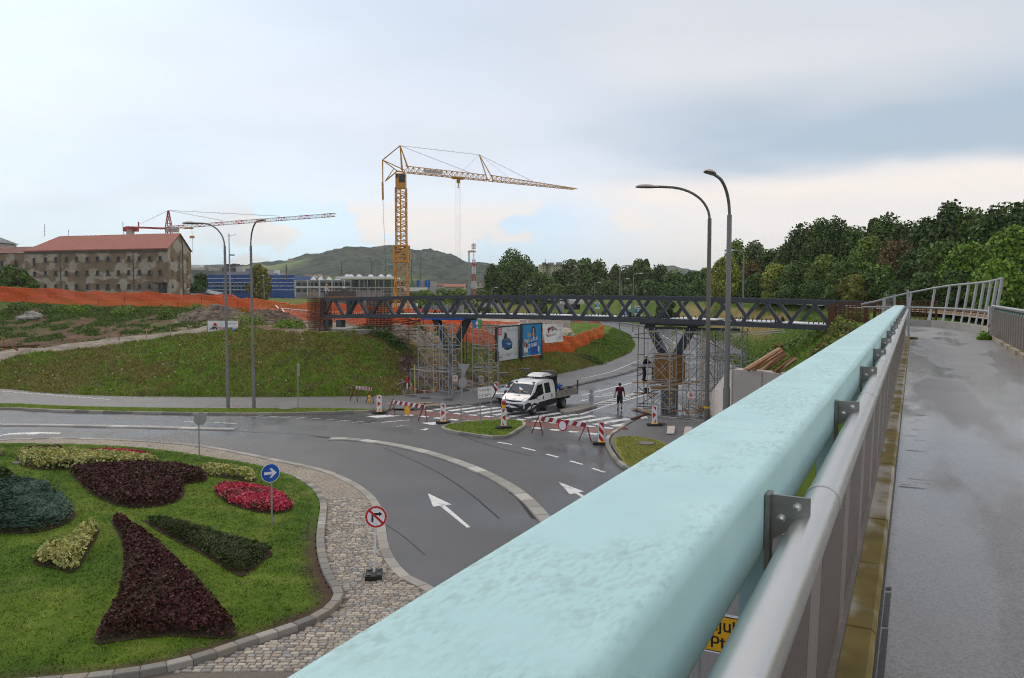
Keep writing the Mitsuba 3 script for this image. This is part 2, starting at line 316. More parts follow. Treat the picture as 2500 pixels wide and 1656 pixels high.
# ---------------------------------------------------------------- asphalt
def _wet(p):                                   # where the road has stayed wet
    return smoothstep(0.44, 0.62, fbm(p.x * 0.11 + 3, p.y * 0.16, 0, 3) * 0.6 + 0.4 * fbm(p.x * 0.5, p.y * 0.5, 5, 2) + 0.12 * smoothstep(-4, 6, p.x) * smoothstep(60, 44, p.y))
mat('asphalt', proc(lambda p, n, uv: mix((0.052, 0.053, 0.056), (0.098, 0.098, 0.10), 0.6 * fbm(p.x * 0.45, p.y * 0.45, 0, 4) + 0.4 * noise(p.x * 60, p.y * 60)) * (1 - 0.38 * _wet(p)) * (1 + 0.25 * smoothstep(0.93, 0.99, noise(p.x * 45 + 9, p.y * 45)))),
    proc(lambda p, n, uv: 0.46 - 0.24 * _wet(p) + 0.08 * noise(p.x * 50, p.y * 50)), specular=0.5)
mat('pavement_asphalt', proc(lambda p, n, uv: mix((0.085, 0.085, 0.087), (0.15, 0.148, 0.148), 0.6 * fbm(p.x * 0.6, p.y * 0.6, 3, 4) + 0.4 * noise(p.x * 50, p.y * 50))), 0.5, specular=0.4)
mat('red_asphalt', proc(lambda p, n, uv: mix((0.12, 0.045, 0.038), (0.21, 0.085, 0.072), 0.7 * fbm(p.x * 0.9, p.y * 0.9, 3, 4) + 0.3 * noise(p.x * 50, p.y * 50))), 0.45)
rk = structure('road')
zr = lambda x, y: np.where(np.asarray(y) > 76, road_z(y), 0.0)
sheet(ROAD_AREA, zr, 3.0).put('asphalt', rk, smooth=True)

mat('asphalt_patch', proc(lambda p, n, uv: mix((0.042, 0.043, 0.045), (0.078, 0.078, 0.08), 0.5 * fbm(p.x * 0.8, p.y * 0.8, 0, 3) + 0.5 * noise(p.x * 60, p.y * 60))), 0.4)
for pts in ([(430, 480), (640, 560), (600, 640), (410, 540)], [(-560, 206), (-250, 214), (-250, 232), (-560, 228)], [(560, 196), (800, 214), (790, 240), (560, 218)], [(1480, 240), (1640, 290), (1600, 330), (1440, 270)], [(60, 200), (330, 196), (330, 226), (60, 228)]):
    sheet(Polygon([tuple(q[:2]) for q in A2(pts)]), 0.003, 3.0).put('asphalt_patch', rk, 'patch')
def seam(pts, w=0.035):
    g = LineString(smooth_line([tuple(q[:2]) for q in A2(pts)], 0.4, 2)).buffer(w); sheet(g, 0.0045, 3.0).put('black_rubber', rk, 'sealed_crack')
seam([(-420, 222), (0, 236), (250, 250), (345, 266)]); seam([(640, 320), (900, 430), (1100, 560), (1260, 700)]); seam([(1000, 230), (1180, 300), (1420, 360)]); seam([(460, 640), (700, 760), (860, 900)], .02); seam([(620, 230), (760, 245), (935, 238)], .025)
seam([(1325, 563), (1360, 580), (1400, 632), (1450, 700)], .09); seam([(270, 258), (330, 264)], .14)
hose = [G(u, v)[:2] for u, v in ((1448, 1006), (1480, 1011), (1515, 1017), (1545, 1021))]; sheet(LineString(hose).buffer(.035), .02, 2).put('black_rubber', rk, 'sealed_crack')
# ---------------------------------------------------------------- lines of the roundabout in plan
LAWN_FAR = A1([(0, 291), (200, 291), (450, 295), (700, 306), (1000, 340), (1200, 374), (1300, 387), (1450, 417), (1600, 472), (1690, 530), (1728, 588), (1738, 640), (1725, 720), (1714, 800), (1716, 870), (1732, 950), (1762, 1030), (1800, 1082), (1815, 1110), (1798, 1152), (1740, 1210), (1600, 1272), (1450, 1318), (1300, 1366), (1100, 1436), (900, 1490), (600, 1537), (230, 1572)], 0.14)
ISLAND = [p[:2] for p in LAWN_FAR] + [(-14, 13.9), (-20, 12.8), (-28, 13.4), (-36, 17), (-42, 24), (-43, 31), (-38, 37), (-31.5, 39.6)]
ISLAND = smooth_line(ISLAND + ISLAND[:1], 0.4, 2)
APRON_OUT = A1([(0, 279), (200, 271), (400, 269), (640, 277), (900, 292), (1100, 310), (1300, 345), (1500, 388), (1750, 437), (1900, 497), (2000, 560), (2060, 625), (2088, 710), (2095, 800), (2112, 880), (2150, 950), (2225, 1035)]) + [np.array([-2.2, 20.0, 0])]
APRON = [p[:2] for p in APRON_OUT] + [(-0.6, 17.6), (0.5, 15), (0, 12), (-3, 9.5), (-9, 8), (-20, 7.6), (-32, 9), (-42, 14), (-48, 24), (-48, 33), (-43, 40), (-35, 42)]
APRON = smooth_line(APRON + APRON[:1], 0.4, 2)
island_poly, apron_poly = Polygon(ISLAND).buffer(0), Polygon(APRON).buffer(0)

STONE_TONES = [(0.25, 0.24, 0.215), (0.31, 0.295, 0.265), (0.20, 0.195, 0.18), (0.36, 0.34, 0.30), (0.28, 0.25, 0.21)]
def kerb(line, holder, name, w, h, L, side=1, z0=-0.1, gap=0.012, bsdf='matt_vc', tones=STONE_TONES, chamfer=0.02, zf=None, maxn=300, drop=None):
    """stones along a plan line, each one a part; w to the side of the line (+1 = left), top at h"""
    p = resample(np.asarray(line)[:, :2], L); r = np.random.default_rng(len(p)); rest = MB()
    order = np.argsort(np.hypot(p[:-1, 0], p[:-1, 1])); keep = set(order[:maxn].tolist())
    nrm = []
    for i in range(len(p)):
        d = unit(p[min(i + 1, len(p) - 1)] - p[max(i - 1, 0)]); nrm.append(np.array([-d[1], d[0]]) * side)
    for i in range(len(p) - 1):
        a, b = p[i], p[i + 1]; d = unit(b - a); a2, b2 = a + d * gap / 2, b - d * gap / 2
        na, nb = nrm[i] * w, nrm[i + 1] * w; zz = (float(zf(*a)) if zf else 0.0)
        hh = h + zz + r.uniform(-0.006, 0.006); c = chamfer
        if drop is not None: hh = zz + max(0.02, h * drop((i + 0.5) / (len(p) - 1)))
        base = [a2, b2, b2 + nb, a2 + na]; cen = sum(base) / 4
        ins = [q + (cen - q) / max(np.linalg.norm(cen - q), 1e-6) * c * 1.4 for q in base]
        v = [np.r_[q, z0 + zz] for q in base] + [np.r_[q, hh - c] for q in base] + [np.r_[q, hh] for q in ins]
        f = [[0, 1, 5, 4], [1, 2, 6, 5], [2, 3, 7, 6], [3, 0, 4, 7], [4, 5, 9, 8], [5, 6, 10, 9], [6, 7, 11, 10], [7, 4, 8, 11], [8, 9, 10, 11]]
        if side < 0: f = [q[::-1] for q in f]
        col = np.array(tones[r.integers(len(tones))]) * r.uniform(0.85, 1.12)
        mb = MB() if i in keep else rest
        mb.add(v, f, col)
        if i in keep: mb.put(bsdf, holder, name)
    if rest.v: rest.put(bsdf, holder, name + '_run', stuff=True)

# central island: lawn, its kerb, the cobbled apron round it, the apron's flush edging
def ring_inset(poly, d): return poly.buffer(-d, join_style=1)
def lawn_z(x, y):
    x, y = np.asarray(x, float), np.asarray(y, float)
    d = shapely.distance(shapely.points(x, y), island_poly.exterior)
    return 0.11 + 0.30 * ss(0.0, 5.0, d)
lk = structure('roundabout_lawn')
b0 = island_poly.bounds
lx, ly = np.arange(-34, -2, 0.16), np.arange(12, 41, 0.16)
LX, LY = np.meshgrid(lx, ly); LZ = lawn_z(LX, LY)
ins = shapely.contains_xy(island_poly.buffer(0.12), LX, LY)
LZ = np.where(ins, LZ, -0.2)
LP = np.stack([LX, LY, 0 * LX], -1)
_a, _b, _c = meshkit.fbm(LP * 0.35, 3, 51), meshkit.fbm(LP * 1.3, 3, 52), meshkit.noise(LP * 5, 53)
LC = lerp(np.broadcast_to(np.array([0.048, 0.100, 0.004]), LX.shape + (3,)), np.array([0.088, 0.145, 0.010]), ss(.38, .66, 0.6 * _a + 0.4 * _b))
LC = lerp(LC, np.array([0.14, 0.16, 0.035]), 0.45 * ss(.58, .72, _b))
edge_d = shapely.distance(shapely.points(LX, LY), island_poly.exterior)
soil = (1 - ss(0.15, 0.65, edge_d + 0.5 * (_b - 0.5))) * (ss(-14, -6, LX) * (1 - ss(22, 27, LY)))
LC = lerp(LC, np.array([0.07, 0.045, 0.03]), soil) * (0.78 + 0.44 * _c)[..., None]
I = np.arange(LX.size).reshape(LX.shape)
FQ = np.stack([I[:-1, :-1], I[:-1, 1:], I[1:, 1:], I[1:, :-1]], -1)[ins[:-1, :-1] & ins[1:, 1:] & ins[:-1, 1:] & ins[1:, :-1]]
put((np.stack([LX.ravel(), LY.ravel(), LZ.ravel()], 1), FQ.reshape(-1, 4)), 'matt_vc', lk, smooth=True, color=LC.reshape(-1, 3))

ak = structure('cobbled_apron')
_br = lambda p: smoothstep(0.06, 0.16, voronoi(p.x * 5.2, p.y * 6.0)[1] - voronoi(p.x * 5.2, p.y * 6.0)[0])
mat('cobble_bed', proc(lambda p, n, uv: mix((0.12, 0.105, 0.085), mix((0.24, 0.20, 0.155), (0.36, 0.31, 0.245), fbm(p.x * 2, p.y * 2)), _br(p) * smoothstep(25.5, 29, p.y))), 0.75)
sheet(apron_poly, 0.045, 3.0).put('cobble_bed', ak, 'bed')
stone_area = apron_poly.buffer(-0.32).difference(island_poly.buffer(0.27))
r = np.random.default_rng(5); stones = []
shp_prep = stone_area
y = 13.6
while y < 28.5:
    hrow = r.uniform(0.115, 0.145); x = -16.0 + r.uniform(0, .2)
    while x < 2.5:
        w = r.uniform(0.13, 0.235)
        xm, ym = x + w / 2, y + hrow / 2 + 0.05 * math.sin(x * 0.9 + y * 0.4)
        stones.append((xm, ym, w, hrow)); x += w
    y += hrow
stones = np.array(stones)
ok = shapely.contains_xy(stone_area, stones[:, 0], stones[:, 1])
vis = (stones[:, 1] > 14.4)
stones = stones[ok & vis]
near = np.argsort(np.hypot(stones[:, 0], stones[:, 1]) + 0 * stones[:, 0])
u_px = 1250 + stones[:, 0] / stones[:, 1] * 1900; v_px = 716 + 7.65 / stones[:, 1] * 1900
shown = (u_px > -10) & (v_px < 1670) & ((v_px - 1656) < -(u_px - 692) * 0.62 + 90)
stones = stones[shown]; stones = stones[np.argsort(stones[:, 1])]
rest = MB()
TON = np.array([(0.42, 0.37, 0.30), (0.36, 0.325, 0.275), (0.30, 0.28, 0.25), (0.48, 0.43, 0.35), (0.33, 0.275, 0.225), (0.31, 0.305, 0.295), (0.44, 0.40, 0.34)])
for i, (xm, ym, w, hh) in enumerate(stones):
    a = r.normal(0, 0.05); g = 0.012
    q = np.array([[-w / 2 + g, -hh / 2 + g], [w / 2 - g, -hh / 2 + g], [w / 2 - g, hh / 2 - g], [-w / 2 + g, hh / 2 - g]]) + r.uniform(-0.008, 0.008, (4, 2))
    cc, sn = math.cos(a), math.sin(a); q = q @ np.array([[cc, sn], [-sn, cc]]) + [xm, ym]
    cen = q.mean(0); t = 0.068 + r.uniform(-0.008, 0.010); tilt = r.normal(0, 0.03, 2)
    ins_ = cen + (q - cen) * 0.74
    v = np.vstack([np.c_[q, np.full(4, 0.03)], np.c_[q, t - 0.016 + (q - cen) @ tilt], np.c_[ins_, t + (ins_ - cen) @ tilt]])
    f = [[0, 1, 5, 4], [1, 2, 6, 5], [2, 3, 7, 6], [3, 0, 4, 7], [4, 5, 9, 8], [5, 6, 10, 9], [6, 7, 11, 10], [7, 4, 8, 11], [8, 9, 10, 11]]
    tt = TON[r.integers(len(TON))] * r.uniform(0.78, 1.15)
    mb = rest if i >= 300 else MB()
    mb.add(v, f, tt)
    if i < 300: mb.put('matt_vc', ak, 'cobblestone')
rest.put('matt_vc', ak, 'cobblestone_field', stuff=True)

kk = structure('island_kerb')
vis_is = np.array([p for p in ISLAND if p[1] > 14.6 and (p[0] > -11.2 and p[1] < 33)])
# keep the visible stretch in order along the ring
_i0 = int(np.argmin(np.hypot(ISLAND[:, 0] - vis_is[0][0], ISLAND[:, 1] - vis_is[0][1])))
stretch = [p for p in np.vstack([ISLAND, ISLAND]) ]
seg = []
for p in ISLAND:
    if p[0] > -11.4 and p[1] < 32.5: seg.append(p)
seg = np.array(seg)
kerb(seg, kk, 'kerb_stone', 0.24, 0.19, 0.46, side=1, drop=lambda t: 0.45 + 0.55 * min(1, t * 3.2))
ek = structure('apron_edging')
seg = smooth_line([p[:2] for p in APRON_OUT] + [(-0.6, 17.6), (0.5, 15)], 0.4, 2)
kerb(seg, ek, 'edging_stone', 0.30, 0.075, 0.8, side=-1, tones=[(0.33, 0.315, 0.28), (0.38, 0.36, 0.32), (0.29, 0.28, 0.25)], chamfer=0.012)

# raised strips between the two lanes of the ring
DIV_L = [A1([a])[0][:2] for a in [(-60, 191), (0, 193), (200, 194), (400, 198), (600, 201), (800, 205), (1000, 211), (1150, 216), (1285, 217)]]
dk = structure('lane_divider')
kerb(smooth_line(DIV_L, 0.4, 2), dk, 'divider_block', 0.52, 0.075, 1.05, side=-1, tones=[(0.40, 0.39, 0.36), (0.46, 0.45, 0.42), (0.36, 0.35, 0.33)], chamfer=0.03)
DIV_R = [A2([a])[0][:2] for a in [(352, 270), (400, 266), (500, 275), (600, 285), (700, 301), (800, 320), (900, 345), (1000, 375), (1075, 401), (1150, 430), (1230, 464), (1300, 500), (1365, 538), (1420, 577), (1465, 615), (1500, 652), (1530, 690)]] + [(2.6, 21.4), (3.2, 18.6)]
kerb(smooth_line(DIV_R, 0.4, 2), dk, 'divider_block', 0.50, 0.075, 1.0, side=-1, tones=[(0.38, 0.37, 0.34), (0.44, 0.43, 0.39), (0.33, 0.32, 0.29)], chamfer=0.03)

# outer kerb, grass verge and footway along the foot of the bank
KERB_OUT = [(-75, 49), (-52, 47.6)] + [A1([a])[0][:2] for a in [(0, 108), (200, 121), (500, 131), (900, 139), (1250, 145), (1600, 141), (1850, 134), (2050, 126)]] + [G(948, 1006)[:2], G(960, 1001)[:2]]
KERB_OUT = smooth_line(KERB_OUT, 0.5, 2)
VERGE_IN = [(-75, 51.8), (-52, 50.4)] + [A1([a], .12)[0][:2] for a in [(0, 72), (300, 90), (700, 99), (1000, 103), (1300, 105), (1700, 101), (2000, 108)]]
VERGE_IN = smooth_line(VERGE_IN, 0.5, 2)
FOOT_EDGE = [G(950, 1000)[:2], G(985, 1001)[:2], G(1012, 1001)[:2]]
KERB_EXIT = smooth_line([G(1012, 1001)[:2]] + [G(u, v)[:2] for u, v in [(1044, 998), (1128, 992), (1197, 984), (1280, 968), (1358, 952.5), (1409, 941), (1480, 925)]] + [G(1552, 903, .1)[:2], (16.3, 88), (20.3, 100), (22.6, 112), (24, 128), (24, 150), (19, 166), (6, 178), (-20, 185)], 0.5, 2)
TOE_L = smooth_line([p[:2] for p in TOE], 1.0, 1)
verge_poly = Polygon(list(map(tuple, KERB_OUT)) + list(map(tuple, VERGE_IN[::-1]))).buffer(0)
foot_poly = Polygon(list(map(tuple, TOE_L)) + list(map(tuple, KERB_EXIT[::-1])) + list(map(tuple, FOOT_EDGE[::-1])) + list(map(tuple, KERB_OUT[::-1])) + [(-150, 50)]).buffer(0).difference(verge_poly)
zs = lambda h: (lambda x, y: np.where(np.asarray(y) > 76, road_z(y), 0.0) + h)
pk = structure('footway'); sheet(foot_poly.buffer(0.25).intersection(ROAD_AREA.buffer(0.6)).difference(LineString(KERB_EXIT).buffer(0.12)).difference(LineString(KERB_OUT).buffer(0.1)), zs(0.115), 3.0).put('pavement_asphalt', pk, smooth=True)
vk = structure('grass_verge')
kb = structure('kerb')
kerb(KERB_OUT, kb, 'kerb_stone', 0.2, 0.15, 1.0, side=1)
kerb(np.array(KERB_EXIT), kb, 'kerb_stone', 0.18, 0.13, 1.2, side=1, tones=[(0.20, 0.19, 0.17), (0.25, 0.24, 0.21), (0.16, 0.155, 0.14)], zf=lambda x, y: float(road_z(y)) if y > 76 else 0.0, drop=lambda t: min(1, 0.25 + t * 20))
# weeds and grass along that kerb
def grass_sheet(poly, zf, key, res=0.35, base=((0.07, 0.125, 0.008), (0.115, 0.15, 0.018)), name=None, seed=3):
    x0, y0, x1, y1 = poly.bounds
    xs, ys = np.arange(x0 - res, x1 + 2 * res, res), np.arange(y0 - res, y1 + 2 * res, res)
    GX, GY = np.meshgrid(xs, ys)
    m = sheet(poly, zf, 1.2); v, f = m.mesh()
    v, f = trimesh.remesh.subdivide_to_size(v, f, 1.5, max_iter=9)
    P_ = np.c_[v[:, :2], 0 * v[:, 0]]
    t = ss(.35, .65, 0.5 * meshkit.fbm(P_ * 0.9, 3, seed) + 0.5 * meshkit.noise(P_ * 4, seed + 1))
    put((v, f), 'matt_vc', key, name, smooth=True, color=lerp(np.broadcast_to(np.array(base[0]), v.shape), base[1], t) * (0.85 + 0.3 * meshkit.noise(P_ * 7, seed + 2))[:, None])
grass_sheet(verge_poly.difference(LineString(KERB_OUT).buffer(0.12)), 0.135, vk)

# splitter island with grass
SPLIT = smooth_line([G(u, v)[:2] for u, v in [(1077, 1047), (1085, 1042), (1110, 1037), (1160, 1031.5), (1215, 1028.5), (1258, 1029), (1280, 1034), (1287, 1041), (1272, 1052), (1250, 1066), (1235, 1072), (1215, 1074), (1150, 1066), (1100, 1058), (1080, 1052), (1077, 1047)]], 0.3, 2)
split_poly = Polygon(SPLIT).buffer(0)
sk = structure('splitter_island'); kerb(SPLIT, sk, 'kerb_stone', 0.2, 0.15, 0.75, side=-1)
grass_sheet(split_poly.buffer(-0.15), 0.15, sk, name='turf', seed=13)

# right hand kerb, footway and its grass patch
KERB_R = smooth_line([(11.4, 45.6), G(1570, 1018)[:2], G(1536, 1038)[:2], G(1504, 1059)[:2], G(1489, 1070)[:2], G(1485.5, 1084)[:2], G(1493, 1103)[:2], G(1521, 1142)[:2], (6.2, 30), (8.5, 25.5), (9.4, 22)], 0.4, 2)
KERB_R2 = smooth_line([(12.2, 47.6), (13.2, 50)] + [(15.2, 59), (17.7, 66), (20.6, 74), (23.4, 83), (25.9, 92), (28.2, 103), (29.5, 114), (29.4, 136), (27, 160), (22, 176), (9, 191), (-20, 201)], 0.5, 2)
pr_poly = Polygon(list(map(tuple, KERB_R)) + [(10, 22), (12, 40), (13.5, 48), (12.2, 47.6)]).buffer(0)
patch = Polygon(smooth_line([G(u, v)[:2] for u, v in [(1498, 1075), (1520, 1070), (1560, 1071), (1615, 1082), (1640, 1100), (1600, 1150), (1540, 1165), (1515, 1125), (1499, 1095)]] + [G(1498, 1075)[:2]], 0.3, 2)).buffer(0)
pr = structure('right_footway'); sheet(pr_poly.difference(patch).difference(LineString(KERB_R).buffer(0.1)), 0.11, 3.0).put('pavement_asphalt', pr)
kerb(KERB_R, kb, 'kerb_stone', 0.2, 0.14, 0.9, side=-1 if Polygon(KERB_R).exterior.is_ccw else 1)
gp_ = structure('corner_lawn'); grass_sheet(patch, 0.125, gp_, base=((0.15, 0.165, 0.03), (0.20, 0.20, 0.045)), seed=23)
foot_r = Polygon(list(map(tuple, KERB_R2)) + [(p[0], p[1]) for p in RTOE[::-1] if p[1] > 48]).buffer(0.15)
sheet(foot_r, zs(0.115), 3.0).put('pavement_asphalt', pr, 'upper_stretch', smooth=True)
kerb(KERB_R2, kb, 'kerb_stone', 0.2, 0.13, 1.2, side=-1, tones=[(0.30, 0.255, 0.20), (0.34, 0.29, 0.23), (0.26, 0.22, 0.17)], zf=lambda x, y: float(road_z(y)) if y > 76 else 0.0)
# small paved refuge in the exit road
REF = smooth_line([G(u, v)[:2] for u, v in [(1366, 1006), (1375, 1003), (1435, 991.5), (1458, 991), (1462, 994), (1430, 1003), (1396, 1011), (1376, 1012), (1367, 1009), (1366, 1006)]], 0.25, 2)
fk = structure('traffic_refuge'); kerb(REF, fk, 'kerb_stone', 0.16, 0.14, 0.5, side=-1, tones=[(0.27, 0.25, 0.22), (0.31, 0.29, 0.25)])
mat('sett_paving', proc(lambda p, n, uv: mix((0.13, 0.12, 0.10), (0.30, 0.27, 0.225), smoothstep(0.03, 0.14, voronoi(p.x * 9, p.y * 9)[1] - voronoi(p.x * 9, p.y * 9)[0]))), 0.8)
sheet(Polygon(REF).buffer(-0.13), 0.135, 2.0).put('sett_paving', fk, 'paving')

# ---------------------------------------------------------------- painted markings
mk = structure('road_marking')
def paint(pts, name, z=0.005, bsdf='road_white'):
    sheet(Polygon([tuple(p[:2]) for p in pts]).buffer(0), (lambda x, y: zr(x, y) + z), 2.0).put(bsdf, mk, name)
def stripe(a, b, w, name, z=0.005, bsdf='road_white'):
    a, b = np.asarray(a)[:2], np.asarray(b)[:2]; d = unit(b - a); n = np.array([-d[1], d[0]]) * w / 2
    paint([a - n, b - n, b + n, a + n], name, z, bsdf)
# cycle crossing (red), its white squares and the zebra beside it
CA, CB = G(1004, 1007)[:2], G(1502, 1056)[:2]
cd = unit(CB - CA); cn = np.array([-cd[1], cd[0]]); CLEN = np.linalg.norm(CB - CA)
stripe(CA + cn * 0.1, CB + cn * 0.1, 1.5, 'cycle_crossing', 0.004, 'red_asphalt')
zd = unit(G(1327, 1013)[:2] - G(1244.6, 1025.5)[:2])
for k in range(int(CLEN // 1.15)):
    p = CA + cd * (0.6 + 1.15 * k)
    for s in (-1.0, 1.1):
        q = p + cn * s; stripe(q - cd * 0.3, q + cd * 0.3, 0.42, 'square')
    q = p + cn * 1.75
    stripe(q, q + zd * 3.1, 0.5, 'zebra_stripe')
# give-way triangles
for x, y in [(1375, 150), (1453, 153), (1535, 156), (1615, 159), (1693, 163), (1770, 169), (1848, 174), (1925, 181), (2003, 187), (2155, 203)]:
    a = A1([(x, y)])[0][:2]; paint([a + [-0.42, -0.30], a + [0.25, 0.28], a + [0.62, 0.42]], 'give_way_triangle')
for a, b in [((2070, 181), (2221, 168))]: stripe(*A1([a, b]), 0.15, 'edge_line')
for a, b in [((1255, 288), (1335, 302)), ((1388, 318), (1460, 335)), ((1518, 353), (1582, 370)), ((1648, 390), (1716, 410)), ((1768, 430), (1834, 452))]: stripe(*A2([a, b]), 0.16, 'lane_dash')
for pts in ([(540, 148), (660, 140), (730, 146), (600, 157)], [(838, 184), (900, 180), (1000, 178), (900, 196)]): paint(A2(pts), 'diamond')
paint(A2([(832, 220), (885, 213), (865, 224)]), 'give_way_triangle')
def arrow(tip, l, rt, sl, sr, tl, tr): paint(A2([tip, l, sl, tl, tr, sr, rt]), 'lane_arrow')
arrow((875, 565), (905, 638), (1005, 627), (942, 634), (968, 630), (1087, 752), (1108, 750))
arrow((1585, 505), (1645, 570), (1722, 556), (1676, 566), (1692, 562), (1900, 700), (1920, 696))
a = A1([(0, 252)])[0]
paint(A1([(-60, 262), (60, 240), (210, 234), (330, 238), (325, 243), (215, 241), (190, 246), (60, 246)]), 'lane_arrow')
stripe(*A1([(1000, 178), (1290, 187)]), 0.12, 'edge_line')
stripe(*A1([(-40, 16), (600, 66)]), 0.10, 'footway_line', 0.122)
# exit road
Z6 = lambda x, y: (1420 + x / 7.127, 880 + y / 7.127)
def s6(a, b, w, name): stripe(G(*Z6(*a))[:2], G(*Z6(*b))[:2], w, name)
s6((0, 612), (900, 384), 0.16, 'centre_line'); s6((-30, 945), (500, 772), 0.2, 'edge_line'); s6((500, 772), (1140, 590), 0.16, 'edge_line')
s6((170, 776), (1140, 515), 0.16, 'edge_line')
for k in range(7):
    t0 = k / 7; a = np.array([200 + 130 * k, 776 - 34 * k]); s6(a, a + np.array([360 - 40 * k, -6 - 2 * k]), 0.22, 'hatch_stripe')
s6((370, 592), (540, 560), 0.15, 'lane_arrow'); s6((230, 640), (545, 600), 0.2, 'lane_arrow'); s6((0, 700), (100, 686), 0.3, 'lane_arrow')
FL = [G(*Z6(0, 322), .115)[:2], G(*Z6(520, 200), .115)[:2], G(*Z6(1000, 5), .115)[:2]]
stripe(FL[0], FL[1], 0.1, 'footway_line', 0.122); stripe(FL[1], FL[2], 0.1, 'footway_line', 0.122)
for k in range(12):
    a, b = np.array([13.2 + k * 0.9, 86 + 5.2 * k]), np.array([13.9 + k * 0.9, 88.6 + 5.2 * k]); stripe(a + [2.6, 0], b + [2.6, 0], 0.16, 'centre_dash')
for k in range(10):
    a = np.array([21.5 + 0.42 * k, 84 + 5 * k]); stripe(a, a + [0.3, 3.0], 0.16, 'edge_line')
# tree pits of red paint round the lamp posts, manhole covers
for (u, v) in ((557, 994), (630, 994)):
    c = G(u, v, .12)[:2]
    for a, b in (((-1.4, -.5), (1.2, -.5)), ((-1.4, .6), (1.2, .6)), ((-1.4, -.5), (-1.4, .6)), ((1.2, -.5), (1.2, .6))): stripe(c + a, c + b, 0.12, 'red_outline', 0.126, 'red_asphalt')
# ---------------------------------------------------------------- the footbridge we look from
_vp = ray(2233, 716); BD = np.array([_vp[0], _vp[1]]) / math.hypot(_vp[0], _vp[1]); BN = np.array([BD[1], -BD[0]])
def W(o, d, z): return np.r_[BN * o + BD * d, z]          # o metres right of the eye's line, d metres ahead
BR = np.array([[BN[0], BD[0], 0], [BN[1], BD[1], 0], [0, 0, 1.0]])
_bo = lambda p: p.x * float(BN[0]) + p.y * float(BN[1])
_bd = lambda p: p.x * float(BD[0]) + p.y * float(BD[1])
def _pud(p):
    o, d = _bo(p), _bd(p)
    w = fbm(o * 1.1 + 1.7, d * 0.30 + 6.2, 0, 5) + 0.16 * smoothstep(1.0, -0.1, o) + 0.04 * smoothstep(6, 20, d)
    return smoothstep(0.50, 0.66, w)
mat('deck_asphalt', proc(lambda p, n, uv: mix((0.13, 0.127, 0.124), (0.275, 0.268, 0.26), 0.35 * fbm(p.x * 1.2, p.y * 1.2, 0, 3) + 0.65 * smoothstep(0.15, 0.85, noise(p.x * 150, p.y * 150) * 0.6 + noise(p.x * 70, p.y * 70) * 0.4)) * (1 - 0.16 * _pud(p))),
    proc(lambda p, n, uv: 0.48 - 0.33 * _pud(p)), specular=0.5)
scene['deck_asphalt_bump'] = {'type': 'bumpmap', 'scale': 0.010, 'arbitrary': proc(lambda p, n, uv: (1 - _pud(p)) * (noise(p.x * 120, p.y * 120) * 0.6 + noise(p.x * 55, p.y * 55) * 0.4), eps=2e-3), 'nested_bsdf': scene['deck_asphalt']['bsdf']}
dkk = structure('footbridge_deck')
deck_poly = [(-0.115, -2.5), (2.62, -2.5), (2.62, 34.0), (2.45, 36.5), (2.05, 39.2), (1.26, 42.5), (0.5, 43.7), (-0.3, 44), (-0.7, 44), (-0.5, 32.6), (-0.115, 31.2)]
dp = Polygon([tuple(W(o, d, 0)[:2]) for o, d in deck_poly])
sheet(dp, 6.0, 2.0).put('deck_asphalt', dkk, smooth=True)
slab = Polygon([tuple(W(o, d, 0)[:2]) for o, d in [(-0.6, -2.5), (3.0, -2.5), (3.0, 33.5), (-0.6, 32)]])
MB().prism(slab, 5.35, 5.985).put('concrete', dkk, 'slab')
mat('mossy_concrete', proc(lambda p, n, uv: mix(mix((0.24, 0.22, 0.18), (0.37, 0.35, 0.30), fbm(p.x * 5, p.y * 5, p.z * 9)), mix((0.11, 0.085, 0.02), (0.205, 0.155, 0.045), noise(p.x * 8, p.y * 8)), smoothstep(0.40, 0.68, fbm(p.x * 3.1, p.y * 3.1, 0, 5) + 0.10 * smoothstep(-0.24, -0.18, _bo(p)) * smoothstep(-0.11, -0.15, _bo(p))))), 0.85)
d = -2.0
r = np.random.default_rng(3)
while d < 31.2:
    L = 0.98; dz = r.uniform(-0.002, 0.003)
    prof = [(-0.27, 5.9), (-0.118, 5.9), (-0.118, 6.082 + dz), (-0.135, 6.1 + dz), (-0.27, 6.1 + dz)]
    v = [W(o, dd, z) for dd in (d + 0.006, d + L - 0.006) for o, z in prof]
    MB().add(v[:5] + v[5:], [[0, 1, 6, 5], [1, 2, 7, 6], [2, 3, 8, 7], [3, 4, 9, 8], [4, 0, 5, 9]]).add([W(o, d + 0.006, z) for o, z in prof], [[0, 2, 1], [0, 3, 2], [0, 4, 3]]).add([W(o, d + L - 0.006, z) for o, z in prof], [[0, 1, 2], [0, 2, 3], [0, 3, 4]]).put('mossy_concrete', dkk, 'kerb_block')
    d += L
